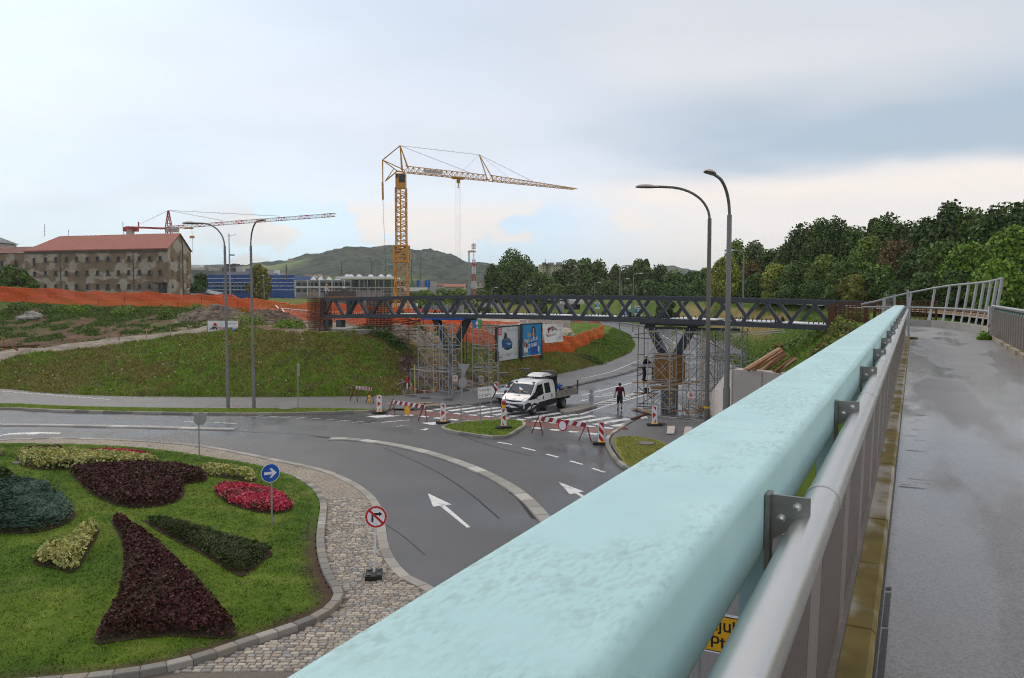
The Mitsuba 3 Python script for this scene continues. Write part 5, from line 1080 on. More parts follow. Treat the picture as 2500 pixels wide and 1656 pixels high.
MB().tube([q - [0, 0, .5], [q[0], q[1], tz]], [.07, .05], 6).put('galvanised', sl, 'pole'); MB().box([q[0] - .15, q[1], tz + .08], (.45, .2, .16)).put('white_paint', sl, 'lamp_head')
el = thing('round_head_lamp', 'dark post with a rounded grey lamp head beside the lattice mast', 'street lamp'); q = at(1145.5, 776, 112); tz = at(1145.5, 615, 112)[2]
MB().tube([q - [0, 0, 2], [q[0], q[1], tz]], [.11, .10], 8).put('grey_steel', el, 'pole')
V_, F_ = lathe([(0.01, -.1), (.5, -.06), (.62, .02), (.5, .14), (.25, .22), (.01, .25)], 16); V_ = V_ * [1.05, .6, 1] + [q[0] + .4, q[1], tz]; MB().add(V_, F_).put('pale_concrete', el, 'lamp_head', smooth=True)

# ---------------------------------------------------------------- cranes
yc = thing('tower_crane', 'yellow tower crane with its jib reaching out to the right', 'crane')
CX = at(981, 700, 95)[0]; zb_ = 3.2; cz = lambda v: at(981, v, 95)[2]
lattice(MB(), [CX, 95, zb_], [CX, 95, cz(640)], 1.55, 1.55, 9, .085).put('crane_yellow', yc, 'lower_mast')
lattice(MB(), [CX, 95, cz(640)], [CX, 95, cz(600)], 1.62, 1.62, 3, .16).put('crane_yellow', yc, 'climbing_frame')
MB().box([CX, 95, cz(636.5)], (1.75, 1.75, .18)).put('crane_yellow', yc, 'collar'); MB().box([CX, 95, cz(601)], (1.75, 1.75, .18)).put('crane_yellow', yc, 'collar')
mb = lattice(MB(), [CX, 95, cz(600)], [CX, 95, cz(459)], 1.22, 1.22, 12, .075); mb.bar([CX, 94.4, cz(600)], [CX, 94.4, cz(459)], .13); mb.put('crane_yellow', yc, 'upper_mast')
cb = [CX, 95, cz(444)]; k = MB().box([CX, 95, cz(443)], (1.18, 1.2, 1.75)).put('crane_yellow', yc, 'cab')
MB().box([CX + .2, 94.38, cz(437)], (.72, .05, .95)).put('window_glass', k, 'window'); MB().box([CX - .42, 94.38, cz(431)], (.3, .05, .45)).put('window_glass', k, 'window')
JR = np.array([CX + .5, 95.0, cz(421)]); JT = at(1405, 462.5, 108.6); jd = unit(JT - JR); JL = np.linalg.norm(JT - JR); jm = JR + jd * JL * .455
def jib(a, b, wa, wb, n, nm):
    mb = MB(); up_ = np.array([0, 0, 1.0]); sd = unit(np.cross(b - a, up_))
    nd = lambda t, k: a + (b - a) * t + (sd * (.45, -.45, 0)[k] * 1.0 + up_ * (0, 0, 1)[k] * (wa + (wb - wa) * t))
    for k in range(3): mb.bar(nd(0, k), nd(1, k), .085)
    for i in range(n):
        for k in (0, 1): mb.bar(nd(i / n, k), nd((i + .5) / n, 2), .05); mb.bar(nd((i + .5) / n, 2), nd((i + 1) / n, k), .05)
        mb.bar(nd(i / n, 0), nd((i + 1) / n, 1), .04)
    mb.put('crane_yellow', yc, nm)
jib(JR, JR + jd * JL * .44, .75, .68, 15, 'inner_jib'); jib(JR + jd * JL * .44, JR + jd * JL * .455, .2, .2, 1, 'jib_joint'); jib(JR + jd * JL * .465, JT, .72, .12, 20, 'outer_jib')
R_ = np.array([[jd[0], -jd[1], 0], [jd[1], jd[0], 0], [0, 0, 1]]); q = JR + jd * JL * .15 + [0, 0, .35]; MB().box(q - [0, .5, 0], (2.6, .05, .42), R_).put('pale_concrete', yc, 'name_board')
AP = at(977, 356, 95); A2_ = at(934, 391, 95); S2_ = at(1170, 378, (JR + jd * JL * .455)[1])
mb = MB()
for s in (-.5, .5): mb.bar([JR[0] - .35 + .0, 95 + s, JR[2] + .2], AP, .12); mb.bar([JR[0] + .3, 95 + s, JR[2] + .7], AP, .10)
mb.put('crane_yellow', yc, 'apex_strut')
mb = MB()
for s in (-.4, .4): mb.bar(jm + [-.1, s, .1], S2_, .10); mb.bar(jm + jd * .8 + [0, s, .1], S2_, .08)
mb.put('crane_yellow', yc, 'jib_strut')
root = at(970, 418, 95); tail = at(940, 443, 95); mb = MB(); mb.bar(A2_, root, .11); mb.bar(A2_, root + [.9, 0, .1], .11); mb.bar(root, tail, .13); mb.bar(root + [-.4, 0, .3], tail, .08); mb.bar(A2_, AP, .11); mb.bar(root - [.2, 0, 0], [JR[0], 95, JR[2]], .16); mb.put('crane_yellow', yc, 'counter_strut')
dv = at(934, 488, 95); MB().tube([A2_, [A2_[0], 95, dv[2]]], .07, 6).put('crane_yellow', yc, 'tie_bar'); MB().tube([at(934, 445, 95), [A2_[0], 95, dv[2]]], .12, 6).put('crane_yellow', yc, 'tension_weight')
cab = lambda p, q_, r_=.022: MB().tube([p, q_], r_, 5, caps=False).put('sill_stone', yc, 'cable')
cab(AP, S2_); cab(AP, JR + jd * JL * .36 + [0, 0, .7]); cab(S2_, JR + jd * JL * .72 + [0, 0, .5]); cab(S2_, JR + jd * JL * .30 + [0, 0, .7], .012); cab(S2_, JR + jd * JL * .58 + [0, 0, .6], .012); cab([A2_[0], 95, dv[2]], [A2_[0] + .3, 95, cz(700)], .02)
tp = at(1119, 437, (JR + jd * JL * .33)[1]); MB().box(tp + [0, 0, .05], (1.5, .8, .16), R_).put('crane_yellow', yc, 'trolley'); MB().box(tp - [0, 0, .32], (.42, .25, .4)).put('crane_yellow', yc, 'hook_block')
MB().tube([tp - [0, 0, .5], tp - [0, 0, .9], tp - [-.12, 0, 1.05], tp - [.1, 0, 1.1]], .06, 6).put('crane_yellow', yc, 'hook')
for o in (-.35, -.15, .12, .3): cab(tp + [o, 0, -.2], tp + [o, 0, -11.5], .008)
cbn = thing('site_cabin', 'white site cabin with small windows at the foot of the yellow crane', 'cabin')
for u0, u1 in ((958, 982), (988, 1018)):
    q, w = at((u0 + u1) / 2, 752, 98), (u1 - u0) * 98 / FPX
    MB().box(q - [0, 0, .3], (w, 2, 1.7)).put('white_paint', cbn, 'body')
for u in (973, 999, 1010): strip(cbn, u - 2.2, u + 2.2, 748, 755, 96.9, 'window_glass', 'window', .04)
fcs = thing('site_hoarding', 'row of pale grey hoarding panels right of the crane foot', 'hoarding')
for k in range(8): strip(fcs, 1030 + 13 * k, 1042 + 13 * k, 746, 762, 118 + k * .4, 'grey_cladding', 'panel', 0, .1)
rc = thing('tower_crane', 'red and white tower crane behind the old brick building', 'crane')
Y0 = 232; m0 = at(412, 556, Y0); ap0 = at(411, 514, Y0)
lattice(MB(), [m0[0], Y0, 8], m0, 1.4, 1.4, 8, .1).put('red_paint', rc, 'mast')
lattice(MB(), m0, ap0, 1.5, .25, 4, .11).put('red_paint', rc, 'apex')
MB().box(at(421, 561, Y0), (3.4, 1.4, 1.5)).put('pale_concrete', rc, 'cab')
t_ = at(818, 525, 198); 
n = 16
for i in range(n):
    a, b = m0 + (t_ - m0) * i / n, m0 + (t_ - m0) * (i + 1) / n; lattice(MB(), a, b, .8, .8, 4, .055).put('red_paint' if i % 2 else 'white_paint', rc, 'jib_section')
cw = at(308, 558, 240); MB().bar(m0 - [0, 0, .3], cw + [0, 0, .4], .6, .55).put('red_paint', rc, 'counter_jib'); MB().box(cw + [1.5, 0, -.3], (4.2, 1.4, 1.3)).put('red_paint', rc, 'machinery'); MB().box(at(318, 568, 240), (1.9, 1.4, 2.3)).put('pale_concrete', rc, 'counterweight')
MB().bar(at(338, 542, 238), at(338, 553, 238), .25).put('red_paint', rc, 'post')
for p, q in ((ap0, at(340, 548, 238)), (ap0, m0 + (t_ - m0) * .36 + [0, 0, .8]), (ap0, m0 + (t_ - m0) * .70 + [0, 0, .8])): MB().tube([p, q], .05, 5, caps=False).put('sill_stone', rc, 'cable')
tq = m0 + (t_ - m0) * .135; MB().box(tq - [0, 0, .6], (2.6, .8, .4)).put('crane_yellow', rc, 'trolley'); hk = at(469, 579, tq[1]); MB().box(hk, (1.2, .5, .7)).put('crane_yellow', rc, 'hook_block'); MB().tube([[hk[0], hk[1], tq[2]], hk], .04, 4).put('sill_stone', rc, 'cable'); MB().tube([hk, hk - [0, 0, 4]], .05, 4).put('sill_stone', rc, 'chain')
# ---------------------------------------------------------------- street lamps
mat('lamp_pole', proc(lambda p, n, uv: mix((0.17, 0.165, 0.16), (0.27, 0.27, 0.275), fbm(p.x * 4, p.y * 4, p.z * 0.8, 3))), 0.5, metallic=0.4)
mat('lamp_pole_brown', proc(lambda p, n, uv: mix((0.115, 0.10, 0.088), (0.23, 0.21, 0.19), fbm(p.x * 5, p.y * 5, p.z * 0.9, 4))), 0.6, metallic=0.3)
mat('lamp_lens', (0.10, 0.105, 0.11), 0.25, metallic=0.3)
def street_lamp(label, base, zs, zh, adir, L, collar=2.6, pole='lamp_pole', group=None, hl=0.85, simple=False, r0=.115):
    t = thing('street_lamp', label, 'street lamp', group); b = np.asarray(base, float); ad = np.array([adir[0], adir[1], 0.0]); ad /= np.linalg.norm(ad)
    n = 8 if simple else 14
    MB().tube([b - [0, 0, .5], b + [0, 0, collar], b + [0, 0, collar + .08], b + [0, 0, zs], b + [0, 0, zs + .03]], [r0, r0, r0 * .78, r0 * .66, r0 * .4], n).put(pole, t, 'pole', smooth=40)
    top = b + [0, 0, zs - .1]; rise = zh - zs + .1; pts = []
    for k in range(13):
        a = math.pi / 2 * k / 12; pts.append(top + ad * L * (1 - math.cos(a)) * .78 + [0, 0, rise * math.sin(a) ** .92])
    pts.append(top + ad * L + [0, 0, rise + .02])
    MB().tube(pts, r0 * .42, 8).put(pole, t, 'arm', smooth=50)
    e = pts[-1]; s = np.array([-ad[1], ad[0], 0.0]); mb = MB(); ring = []
    prof = [(-.12, .07), (0.05, .12), (.25, .17), (.5, .185), (.72, .165), (.9, .11), (1.0, .03)]
    m = 8 if simple else 12; V = []
    for x, w in prof:
        for j in range(m + 1):
            a = math.pi * j / m; V.append(e + ad * x * hl + s * w * math.cos(a) * hl / .85 + np.array([0, 0, w * .62 * math.sin(a) - .02]) * hl / .85)
    V = np.array(V); F_ = []
    for i in range(len(prof) - 1):
        for j in range(m): F_.append([i * (m + 1) + j, i * (m + 1) + j + 1, (i + 1) * (m + 1) + j + 1, (i + 1) * (m + 1) + j])
    mb.add(V, F_); h = mb.put('pale_concrete' if not simple else 'white_paint', t, 'lamp_head', smooth=50)
    lo = []
    for x, w in prof: lo += [e + ad * x * hl + s * w * hl / .85 + [0, 0, -.022], e + ad * x * hl + [0, 0, -.05 - .2 * w * hl], e + ad * x * hl - s * w * hl / .85 + [0, 0, -.022]]
    F_ = []
    for i in range(len(prof) - 1):
        for j in (0, 1): F_.append([i * 3 + j, (i + 1) * 3 + j, (i + 1) * 3 + j + 1, i * 3 + j + 1])
    MB().add(lo, F_).put('lamp_lens', h, 'lens', smooth=50)
    return t
b = G(557, 995, .12); street_lamp('left one of the two lamp posts on the verge, arm to the left', b, 10.6, 12.05, (-1, -.15), 1.75, 2.6)
b = G(620, 995, .12); street_lamp('right one of the two lamp posts on the verge, arm towards the viewer', b, 10.6, 12.1, (.60, -.80), 1.9, 2.6)
lb1, lb2 = np.r_[(1729 - 1250) / 1900 * 33.2, 33.2, 0], np.r_[(1777 - 1250) / 1900 * 29.2, 29.2, 0]
street_lamp('brownish lamp post before the right scaffold with its arm to the left', lb1, 10.8, 12.1, (-1, -.08), 2.35, 3.0, 'lamp_pole_brown', r0=.125)
MB().tube([lb1 + [0, 0, 2.72], lb1 + [0, 0, 2.80]], .132, 12).put('yellow_paint', list(labels)[-1], 'yellow_band')
street_lamp('thick grey lamp post nearest the viewer, head seen from below', lb2, 10.55, 11.75, (-.50, -.87), 2.3, 4.05, r0=.135)
GL_ = 'lamp posts along the road behind the truss'
for u, vb, vt, y, ad, lab in [(1512, 861, 648, 104, (.9, .2), 'lamp post on the bank right of the orange net'), (1545, 822, 668, 140, (.8, .1), 'lamp post at the far road bend with its arm to the right'), (1517, 800, 681, 172, (.8, .1), 'shorter looking far lamp right beside the tall one'), (1811, 901, 612, 79, (-1, 0), 'lamp post behind the right lamp pair, arm to the left')]:
    z0 = at(u, vb, y)[2]; q = at(u, vb, y); zt = at(u, vt, y)[2]; street_lamp(lab, [q[0], y, z0], zt - z0 - .5, zt - z0, ad, 1.0, 1.5, simple=True, hl=.8)
for u, vt, y, lab in [(1452, 690, 205, 'far lamp in front of the rounded trees'), (1374, 699, 236, 'left one of a close pair of far lamps'), (1380, 695, 226, 'right one of a close pair of far lamps'), (1284, 697, 215, 'far lamp under the big willow'), (1201, 702, 200, 'small far lamp by the slim poplar')]:
    q = at(u, vt, y); street_lamp(lab, [q[0], y, 5.2], q[2] - 5.5, q[2] - 5.2, (.9, -.2), .8, 1.5, simple=True, hl=.8, group=None)

# ---------------------------------------------------------------- signs
def plane_frame(c, nrm, up=(0, 0, 1)):
    n = unit(nrm); x = unit(np.cross(up, n)); y = np.cross(n, x); return np.asarray(c, float), x, y, n
class Print:
    """flat print laid on a plane: shapes with a colour each, in metres from the plane's centre"""
    def __init__(s, fr, off=0.004): s.c, s.x, s.y, s.n = fr; s.off = off; s.mb = MB(); s.k = 0
    def poly(s, pts, col):
        g = Polygon(pts).buffer(0); s.shape(g, col)
    def shape(s, g, col):
        for q in getattr(g, 'geoms', [g]):
            if q.is_empty or q.area < 1e-7: continue
            v, f = trimesh.creation.triangulate_polygon(q, engine='earcut'); s.tri(v, f, col)
    def tri(s, v, f, col):
        s.k += 1; P_ = s.c + v[:, :1] * s.x + v[:, 1:2] * s.y + s.n * (s.off + 0.0012 * s.k); f = np.asarray(f)
        if len(f):
            n = np.cross(P_[f[0, 1]] - P_[f[0, 0]], P_[f[0, 2]] - P_[f[0, 0]]) @ s.n
            if n < 0: f = f[:, ::-1]
        s.mb.add(P_, f, col)
    def disc(s, c, r, col, r2=0, sx=1): 
        g = Point(0, 0).buffer(r, 20)
        if r2: g = g.difference(Point(0, 0).buffer(r2, 20))
        s.shape(shapely.affinity.translate(shapely.affinity.scale(g, sx, 1, origin=(0, 0)), *c), col)
    def text(s, t, c, h, col, bold=False, maxw=None, rot=0, align='c'):
        m = meshkit.text_mesh(t, h, 0.001, bold); v = np.array(m.vertices); top = np.abs(v[:, 2] - v[:, 2].max()) < 1e-6
        f = np.array(m.faces); f = f[top[f].all(1)]; v2 = v[:, :2]; w = v2[:, 0].max() - v2[:, 0].min()
        v2 = v2 - [v2[:, 0].min(), 0]
        if maxw and w > maxw: v2 = v2 * [maxw / w, 1]; w = maxw
        if align == 'c': v2 = v2 - [w / 2, 0]
        cc, sn = math.cos(rot), math.sin(rot); s.tri(v2 @ np.array([[cc, sn], [-sn, cc]]) + np.asarray(c), f, col)
    def put(s, parent, name='print', bsdf='print_vc'): return s.mb.put(bsdf, parent, name)
import shapely.affinity
WHITE, BLACK, RED, BLUE, YEL, GREY_, GREEN = (.78, .79, .80), (.012, .012, .013), (.52, .014, .012), (.008, .09, .46), (.80, .46, .012), (.35, .36, .37), (.05, .35, .10)
def disc_plate(fr, r, parent, bsdf='grey_back', name='plate', t=.012, sx=1):
    c, x, y, n = fr; a = np.arange(24) * 2 * math.pi / 24; ring = c + np.outer(np.cos(a) * r * sx, x) + np.outer(np.sin(a) * r, y)
    v = np.vstack([ring - n * t, ring, [c - n * t], [c]]); j = np.arange(24); k = (j + 1) % 24
    return MB().add(v, np.vstack([np.stack([j, k, k + 24], 1), np.stack([j, k + 24, j + 24], 1), np.stack([k, j, j * 0 + 48], 1), np.stack([j + 24, k + 24, j * 0 + 49], 1)])).put(bsdf, parent, name)
def pole(parent, b, top, r=.03, bsdf='galvanised'): return MB().tube([np.asarray(b) - [0, 0, .12], top], r, 10).put(bsdf, parent, 'pole', smooth=40)
t = thing('direction_arrow_sign', 'round blue sign with white arrow on the lawn by the red flower bed', 'traffic sign')
b = G(664, 1274, .34); c = np.r_[b[:2] + [0, -.02], at(665, 1154, b[1])[2]]; pole(t, b, c + [0, .05, .25]); fr = plane_frame(c - np.array([0, .05, 0]), (.55, -.83, 0)); disc_plate(fr, .30, t)
p = Print(fr); p.disc((0, 0), .30, WHITE); p.disc((0, 0), .285, BLUE); p.poly([(-.20, -.045), (.05, -.045), (-.03, -.15), (.04, -.15), (.20, 0), (.04, .15), (-.03, .15), (.05, .045), (-.20, .045)], WHITE); p.put(t)
t = thing('round_sign_back', 'grey back of a round sign on the far edge of the lawn', 'traffic sign')
b = G(487, 1117, .25); c = np.r_[b[:2], at(486, 1023, b[1])[2]]; pole(t, b, c + [0, 0, .2]); fr = plane_frame(c + np.array([.05, .05, 0]), (-.70, .72, 0)); disc_plate(fr, .30, t); p = Print(fr); p.disc((0, 0), .29, BLUE); p.put(t, 'face')
t = thing('no_right_turn_sign', 'round no right turn sign with red border on a rubber foot', 'traffic sign')
b = G(913, 1408, .07); c = np.r_[b[:2] + [.06, .10], at(922, 1264, b[1])[2]]; mb = MB()
R_ = rotz(.12); mb.box(b + [0, 0, .06], (.44, .62, .11), R_); mb.put('black_rubber', t, 'foot'); mb = MB()
for sx in (-.13, .13):
    for sy in (-.2, .18): mb.box(b + R_ @ np.array([sx, sy, .125]), (.09, .1, .03), R_)
mb.put('dark_steel', t, 'foot_socket'); MB().tube([b + [0, .02, .05], c + [0, .03, .2]], .028, 10).put('white_paint', t, 'pole', smooth=40)
fr = plane_frame(c - [0, .03, 0], (.08, -1, .05)); disc_plate(fr, .30, t); p = Print(fr); p.disc((0, 0), .298, WHITE); p.disc((0, 0), .29, RED); p.disc((0, 0), .235, (.72, .75, .78))
p.poly([(-.125, -.14), (-.07, -.14), (-.07, .01), (-.055, .035), (-.03, .045), (.08, .045), (.08, .01), (.165, .075), (.08, .14), (.08, .105), (-.04, .105), (-.09, .09), (-.12, .05)], BLACK); p.poly([(-.19, .145), (-.145, .19), (.19, -.145), (.145, -.19)], RED); p.put(t)
t = thing('edge_on_sign', 'thin grey sign post seen edge-on on the verge', 'traffic sign'); b = G(728, 995, .13); zt = at(729, 888, b[1])[2]; pole(t, b, [b[0] + .02, b[1], zt]); MB().box([b[0] + .06, b[1], zt - .45], (.025, .6, .8)).put('grey_back', t, 'plate')
t = thing('give_way_sign_back', 'grey backs of a triangle and a round sign on one post', 'traffic sign'); b = G(1123, 1043, .12); y = b[1]; top = at(1132, 888, y); pole(t, b, top, .032)
tri = [at(u, v, y - .05) for u, v in ((1118, 889), (1147, 889), (1132.5, 918))]; MB().add(tri + [q + [0, .015, 0] for q in tri], [[0, 2, 1], [3, 4, 5], [0, 1, 4], [0, 4, 3], [1, 2, 5], [1, 5, 4], [2, 0, 3], [2, 3, 5]]).put('grey_back', t, 'triangle_plate')
disc_plate(plane_frame(at(1130, 934, y - .04), (0, -1, 0)), .29, t, sx=.85); fr = plane_frame(at(1130, 934, y - .05), (0, -1, 0)); p = Print(fr); p.disc((-.12, .05), .03, YEL); p.put(t, 'sticker')
t = thing('direction_sign', 'white arrow shaped direction sign reading Pobrežje and Europark', 'traffic sign')
y0 = 44.0; TLc, BLc, BRc = at(1164.5, 946.5, y0), at(1165.5, 975.5, y0), at(1212, 968.5, y0 + 1.0); TLc[0] = BLc[0]; ex = unit(BRc - BLc); wS, hS = np.linalg.norm(BRc - BLc), TLc[2] - BLc[2]
cS = BLc + ex * wS / 2 + [0, 0, hS / 2]; fr = plane_frame(cS, np.cross(ex, [0, 0, 1])); c_, x_, yv, n_ = fr
for q in (.16, .72): 
    f_ = BLc + ex * wS * q; MB().tube([[f_[0], f_[1], 0.1], f_ + [0, .0, hS * .8] - n_ * .05], .03, 8).put('galvanised', t, 'post', smooth=40)
outl = [(-wS / 2, -hS / 2), (wS * .36, -hS / 2), (wS / 2, 0), (wS * .36, hS / 2), (-wS / 2, hS / 2)]
v = [c_ + x_ * a + yv * b_ for a, b_ in outl]; MB().add(v + [q - n_ * .03 for q in v], [[0, 1, 2], [0, 2, 3], [0, 3, 4], [5, 7, 6], [5, 8, 7], [5, 9, 8]] + [[i, i + 5, (i + 1) % 5 + 5] for i in range(5)] + [[i, (i + 1) % 5 + 5, (i + 1) % 5] for i in range(5)]).put('grey_back', t, 'board')
p = Print(fr); p.poly(outl, BLACK); g = Polygon(outl).buffer(-.02); p.shape(g, WHITE); p.poly([(wS * .30, hS / 2 - .02), (wS * .36, hS / 2 - .02), (wS / 2 - .025, 0), (wS * .36, -hS / 2 + .02), (wS * .30, -hS / 2 + .02), (wS * .43, 0)], BLACK)
p.text('Pobrežje', (-wS / 2 + .10, .07), .17, BLACK, False, wS * .62, align='l'); p.text('Europark', (-wS / 2 + .10, -hS / 2 + .12), .17, BLACK, False, wS * .62, align='l'); p.put(t)
def delineator(label, u, vt, vb, nrm, pat, lamp=False, y=None, foot=True, zb=.02):
    t = thing('delineator_panel', label, 'delineator', 'red and white delineator panels round the works'); b = G(u, vb, zb) if y is None else np.r_[at(u, vb, y)[:2], zb]
    h, w = .98, .25; fr = plane_frame(b + [0, 0, .12 + h / 2], nrm); c, x, yv, n = fr
    if foot:
        MB().box(b + [0, .0, .05], (.85, .42, .10), np.array([[x[0], -n[0], 0], [x[1], -n[1], 0], [0, 0, 1]])).put('black_rubber', t, 'foot')
        MB().box(b + [0, 0, .115] + n * .05, (.34, .2, .03), np.array([[x[0], -n[0], 0], [x[1], -n[1], 0], [0, 0, 1]])).put('yellow_paint' if pat != 'l' else 'dark_steel', t, 'socket')
    out = Polygon([(-w / 2, -h / 2), (w / 2, -h / 2), (w / 2, h / 2), (-w / 2, h / 2)]).buffer(.03, join_style=1)
    mb = MB(); v, f = trimesh.creation.triangulate_polygon(out.simplify(.003), engine='earcut'); m = trimesh.creation.extrude_polygon(out.simplify(.003), .03, engine='earcut')
    V = np.array(m.vertices); mb.add(c + V[:, :1] * x + V[:, 1:2] * yv + n * (V[:, 2:] - .03), m.faces).put('white_paint', t, 'panel'); MB().tube([c + yv * (h / 2), c + yv * (h / 2 + .12)], .02, 6).put('white_paint', t, 'handle')
    p = Print(fr); clip = Polygon([(-w / 2, -h / 2), (w / 2, -h / 2), (w / 2, h / 2), (-w / 2, h / 2)])
    if pat == 'd':
        for k in range(3): y0 = h / 2 - .02 - .40 * k; p.shape(Polygon([(-w / 2, y0), (w / 2, y0 - .28), (w / 2, y0 - .05), (-w / 2, y0 + .23)]).intersection(clip), RED)
    else:
        s = 1 if pat == 'r' else -1
        p.poly([(-s * w * .42, h * .47), (s * w * .3, h * .47), (s * w * .3, h * .25)], RED); p.poly([(-s * w * .42, .16), (s * w * .42, 0), (-s * w * .42, -.20)], RED); p.poly([(-s * w * .2, -h * .46), (s * w * .3, -h * .46), (s * w * .3, -h * .26)], RED)
    p.put(t, 'stripes')
    if lamp:
        q = c + yv * (h / 2 + .03); MB().box(q + [0, 0, .10], (.2, .16, .17)).put('yellow_paint', t, 'lamp_body'); V_, F_ = lathe([(.01, 0), (.10, .01), (.12, .10), (.10, .2), (.01, .24)], 12, q + [0, 0, .2]); MB().add(V_, F_).put('red_paint', t, 'lamp_lens', smooth=True)
    return t
delineator('red and white delineator at the end of the far verge kerb', 926, 967, 1009, (.35, -.9, 0), 'r')
delineator('red and white delineator between the yellow disc barrier and the grassy island', 1082, 988, 1033, (.1, -1, 0), 'r')
delineator('delineator with a red lamp on top on the grassy island', 1230, 985, 1046, (.25, -.95, 0), 'l', True, zb=.15)
delineator('striped delineator with a yellow foot beside the right kerb', 1468, 1028, 1084, (0, -1, 0), 'd')
delineator('delineator in front of the right scaffold', 1598, 990, 1039, (0, -1, 0), 'r', zb=.12)
delineator('delineator half hidden behind the direction sign', 1211, 928, 975, (0, -1, 0), 'd', y=55.5, foot=False, zb=.12)
def barrier(label, pl, pr, hbar, feet, disc=None, nst=6, bar_h=.24, slant=.16, lamp=None, legm='dark_red_paint', zb=0.0):
    """pl, pr: plan points under the bar's ends"""
    t = thing('road_barrier', label, 'barrier', 'red and white road barriers on A-frame legs'); pl, pr = np.r_[pl[:2], zb], np.r_[pr[:2], zb]; e = unit(pr - pl); L = np.linalg.norm(pr - pl); n = np.array([e[1], -e[0], 0]); n = n if n[1] < 0 else -n
    for q in (pl, pr):
        ap = q + [0, 0, hbar - .1]; a, b_ = (q + e * -.38 + n * .22, q + e * .38 + n * .18) if feet == 'e' else (q + n * .4, q - n * .4)
        for f_ in (a, b_): MB().bar(ap + np.array([0, 0, .32 if f_ is a else 0]), f_, .05).put(legm, t, 'leg')
    c = (pl + pr) / 2 + [0, 0, hbar]; fr = plane_frame(c + n * .05, n); c_, x_, yv, n_ = fr
    MB().box(c + n * .035, (L, .025, bar_h), np.array([[x_[0], -n_[0], 0], [x_[1], -n_[1], 0], [0, 0, 1]])).put('white_paint', t, 'board')
    p = Print(fr); wst = L / (nst * 2)
    for k in range(nst):
        a = -L / 2 + (2 * k + .3) * wst; p.shape(Polygon([(a, -bar_h / 2), (a + wst, -bar_h / 2), (a + wst + slant, bar_h / 2), (a + slant, bar_h / 2)]).intersection(shapely.box(-L / 2, -bar_h / 2, L / 2, bar_h / 2)), (.33, .02, .02))
    p.put(t, 'stripes')
    if disc:
        cd_ = c + e * disc[0] + n * .09 + [0, 0, disc[1]]; fr = plane_frame(cd_, n + np.array([.0, 0, 0])); disc_plate(fr, .30, t, 'grey_back', 'disc'); p = Print(fr)
        if disc[2] == 'y': p.disc((0, 0), .298, (.75, .12, .01)); p.disc((0, 0), .265, (.85, .42, .01))
        else: p.disc((0, 0), .298, RED); p.disc((0, 0), .235, WHITE)
        p.put(t, 'disc_face')
    if lamp: 
        q = pr + [0, 0, lamp] - e * .05 + n * .2
        for dz in (0, .26): V_, F_ = lathe([(.01, 0), (.08, .02), (.10, .12), (.07, .22), (.01, .24)], 10, q + [0, 0, dz]); MB().add(V_, F_).put('yellow_paint', t, 'warning_lamp', smooth=True)
    return t
barrier('finely striped barrier with a yellow lamp by the grassy bank', G(869, 979, .12), G(908, 984, .12), .95, 'e', nst=11, bar_h=.23, slant=0.02, lamp=.05, legm='rusty_steel', zb=.12)
barrier('striped barrier carrying a yellow disc at the left of the crossing', G(961, 1015), G(1038, 1028), .86, 'e', (-.05, -.36, 'y'))
barrier('striped barrier carrying a white disc with red ring at the crossing', G(1317, 1058), G(1434, 1076), .82, 'e', (.05, -.20, 'r'), nst=6, bar_h=.25)
t = thing('refuge_sign', 'grey back of a low round sign and box on the paved refuge', 'traffic sign'); b = G(1443, 991, .13); y = b[1]; pole(t, b, at(1443.5, 952, y)); disc_plate(plane_frame(at(1444, 957, y - .06), (0, -1, 0)), .15, t); q = at(1443, 972.5, y); MB().box(q - [0, .06, 0], (.28, .1, .52)).put('grey_back', t, 'box')
t = thing('yellow_direction_sign', 'yellow direction sign reading Ljubljana and Ptuj below the railing', 'traffic sign')
y0 = 11.6; TLy, TRy = at(1640, 1478, y0), at(1900, 1556, y0 - 0.7); ex = unit(TRy - TLy * [1, 1, 0] - [0, 0, TRy[2]]); ex = unit(np.r_[TRy[:2] - TLy[:2], 0]); nS = np.cross(ex, [0, 0, 1]); W_, H_ = 2.6, .60; cS = TLy + ex * 1.3 - [0, 0, .30]; fr = plane_frame(cS, nS); c_, x_, yv, n_ = fr
RS = np.array([[x_[0], -n_[0], 0], [x_[1], -n_[1], 0], [0, 0, 1]]); MB().box(cS - n_ * .02, (W_, .03, H_), RS).put('grey_back', t, 'board')
for s in (-.9, .9): MB().tube([np.r_[(cS + x_ * s - n_ * .06)[:2], -.05], cS + x_ * s - n_ * .06 + [0, 0, .25]], .04, 8).put('galvanised', t, 'post')
p = Print(fr); p.shape(shapely.box(-W_ / 2, -H_ / 2, W_ / 2, H_ / 2), WHITE); p.shape(shapely.box(-W_ / 2 + .02, -H_ / 2 + .02, W_ / 2 - .02, H_ / 2 - .02), BLACK); p.shape(shapely.box(-W_ / 2 + .035, -H_ / 2 + .035, W_ / 2 - .035, H_ / 2 - .035), (.70, .36, .005))
p.text('Ljubljana', (-W_ / 2 + .59, .05), .17, BLACK, True, align='l'); p.text('Ptuj', (-W_ / 2 + .60, -.215), .17, BLACK, True, align='l'); p.put(t)

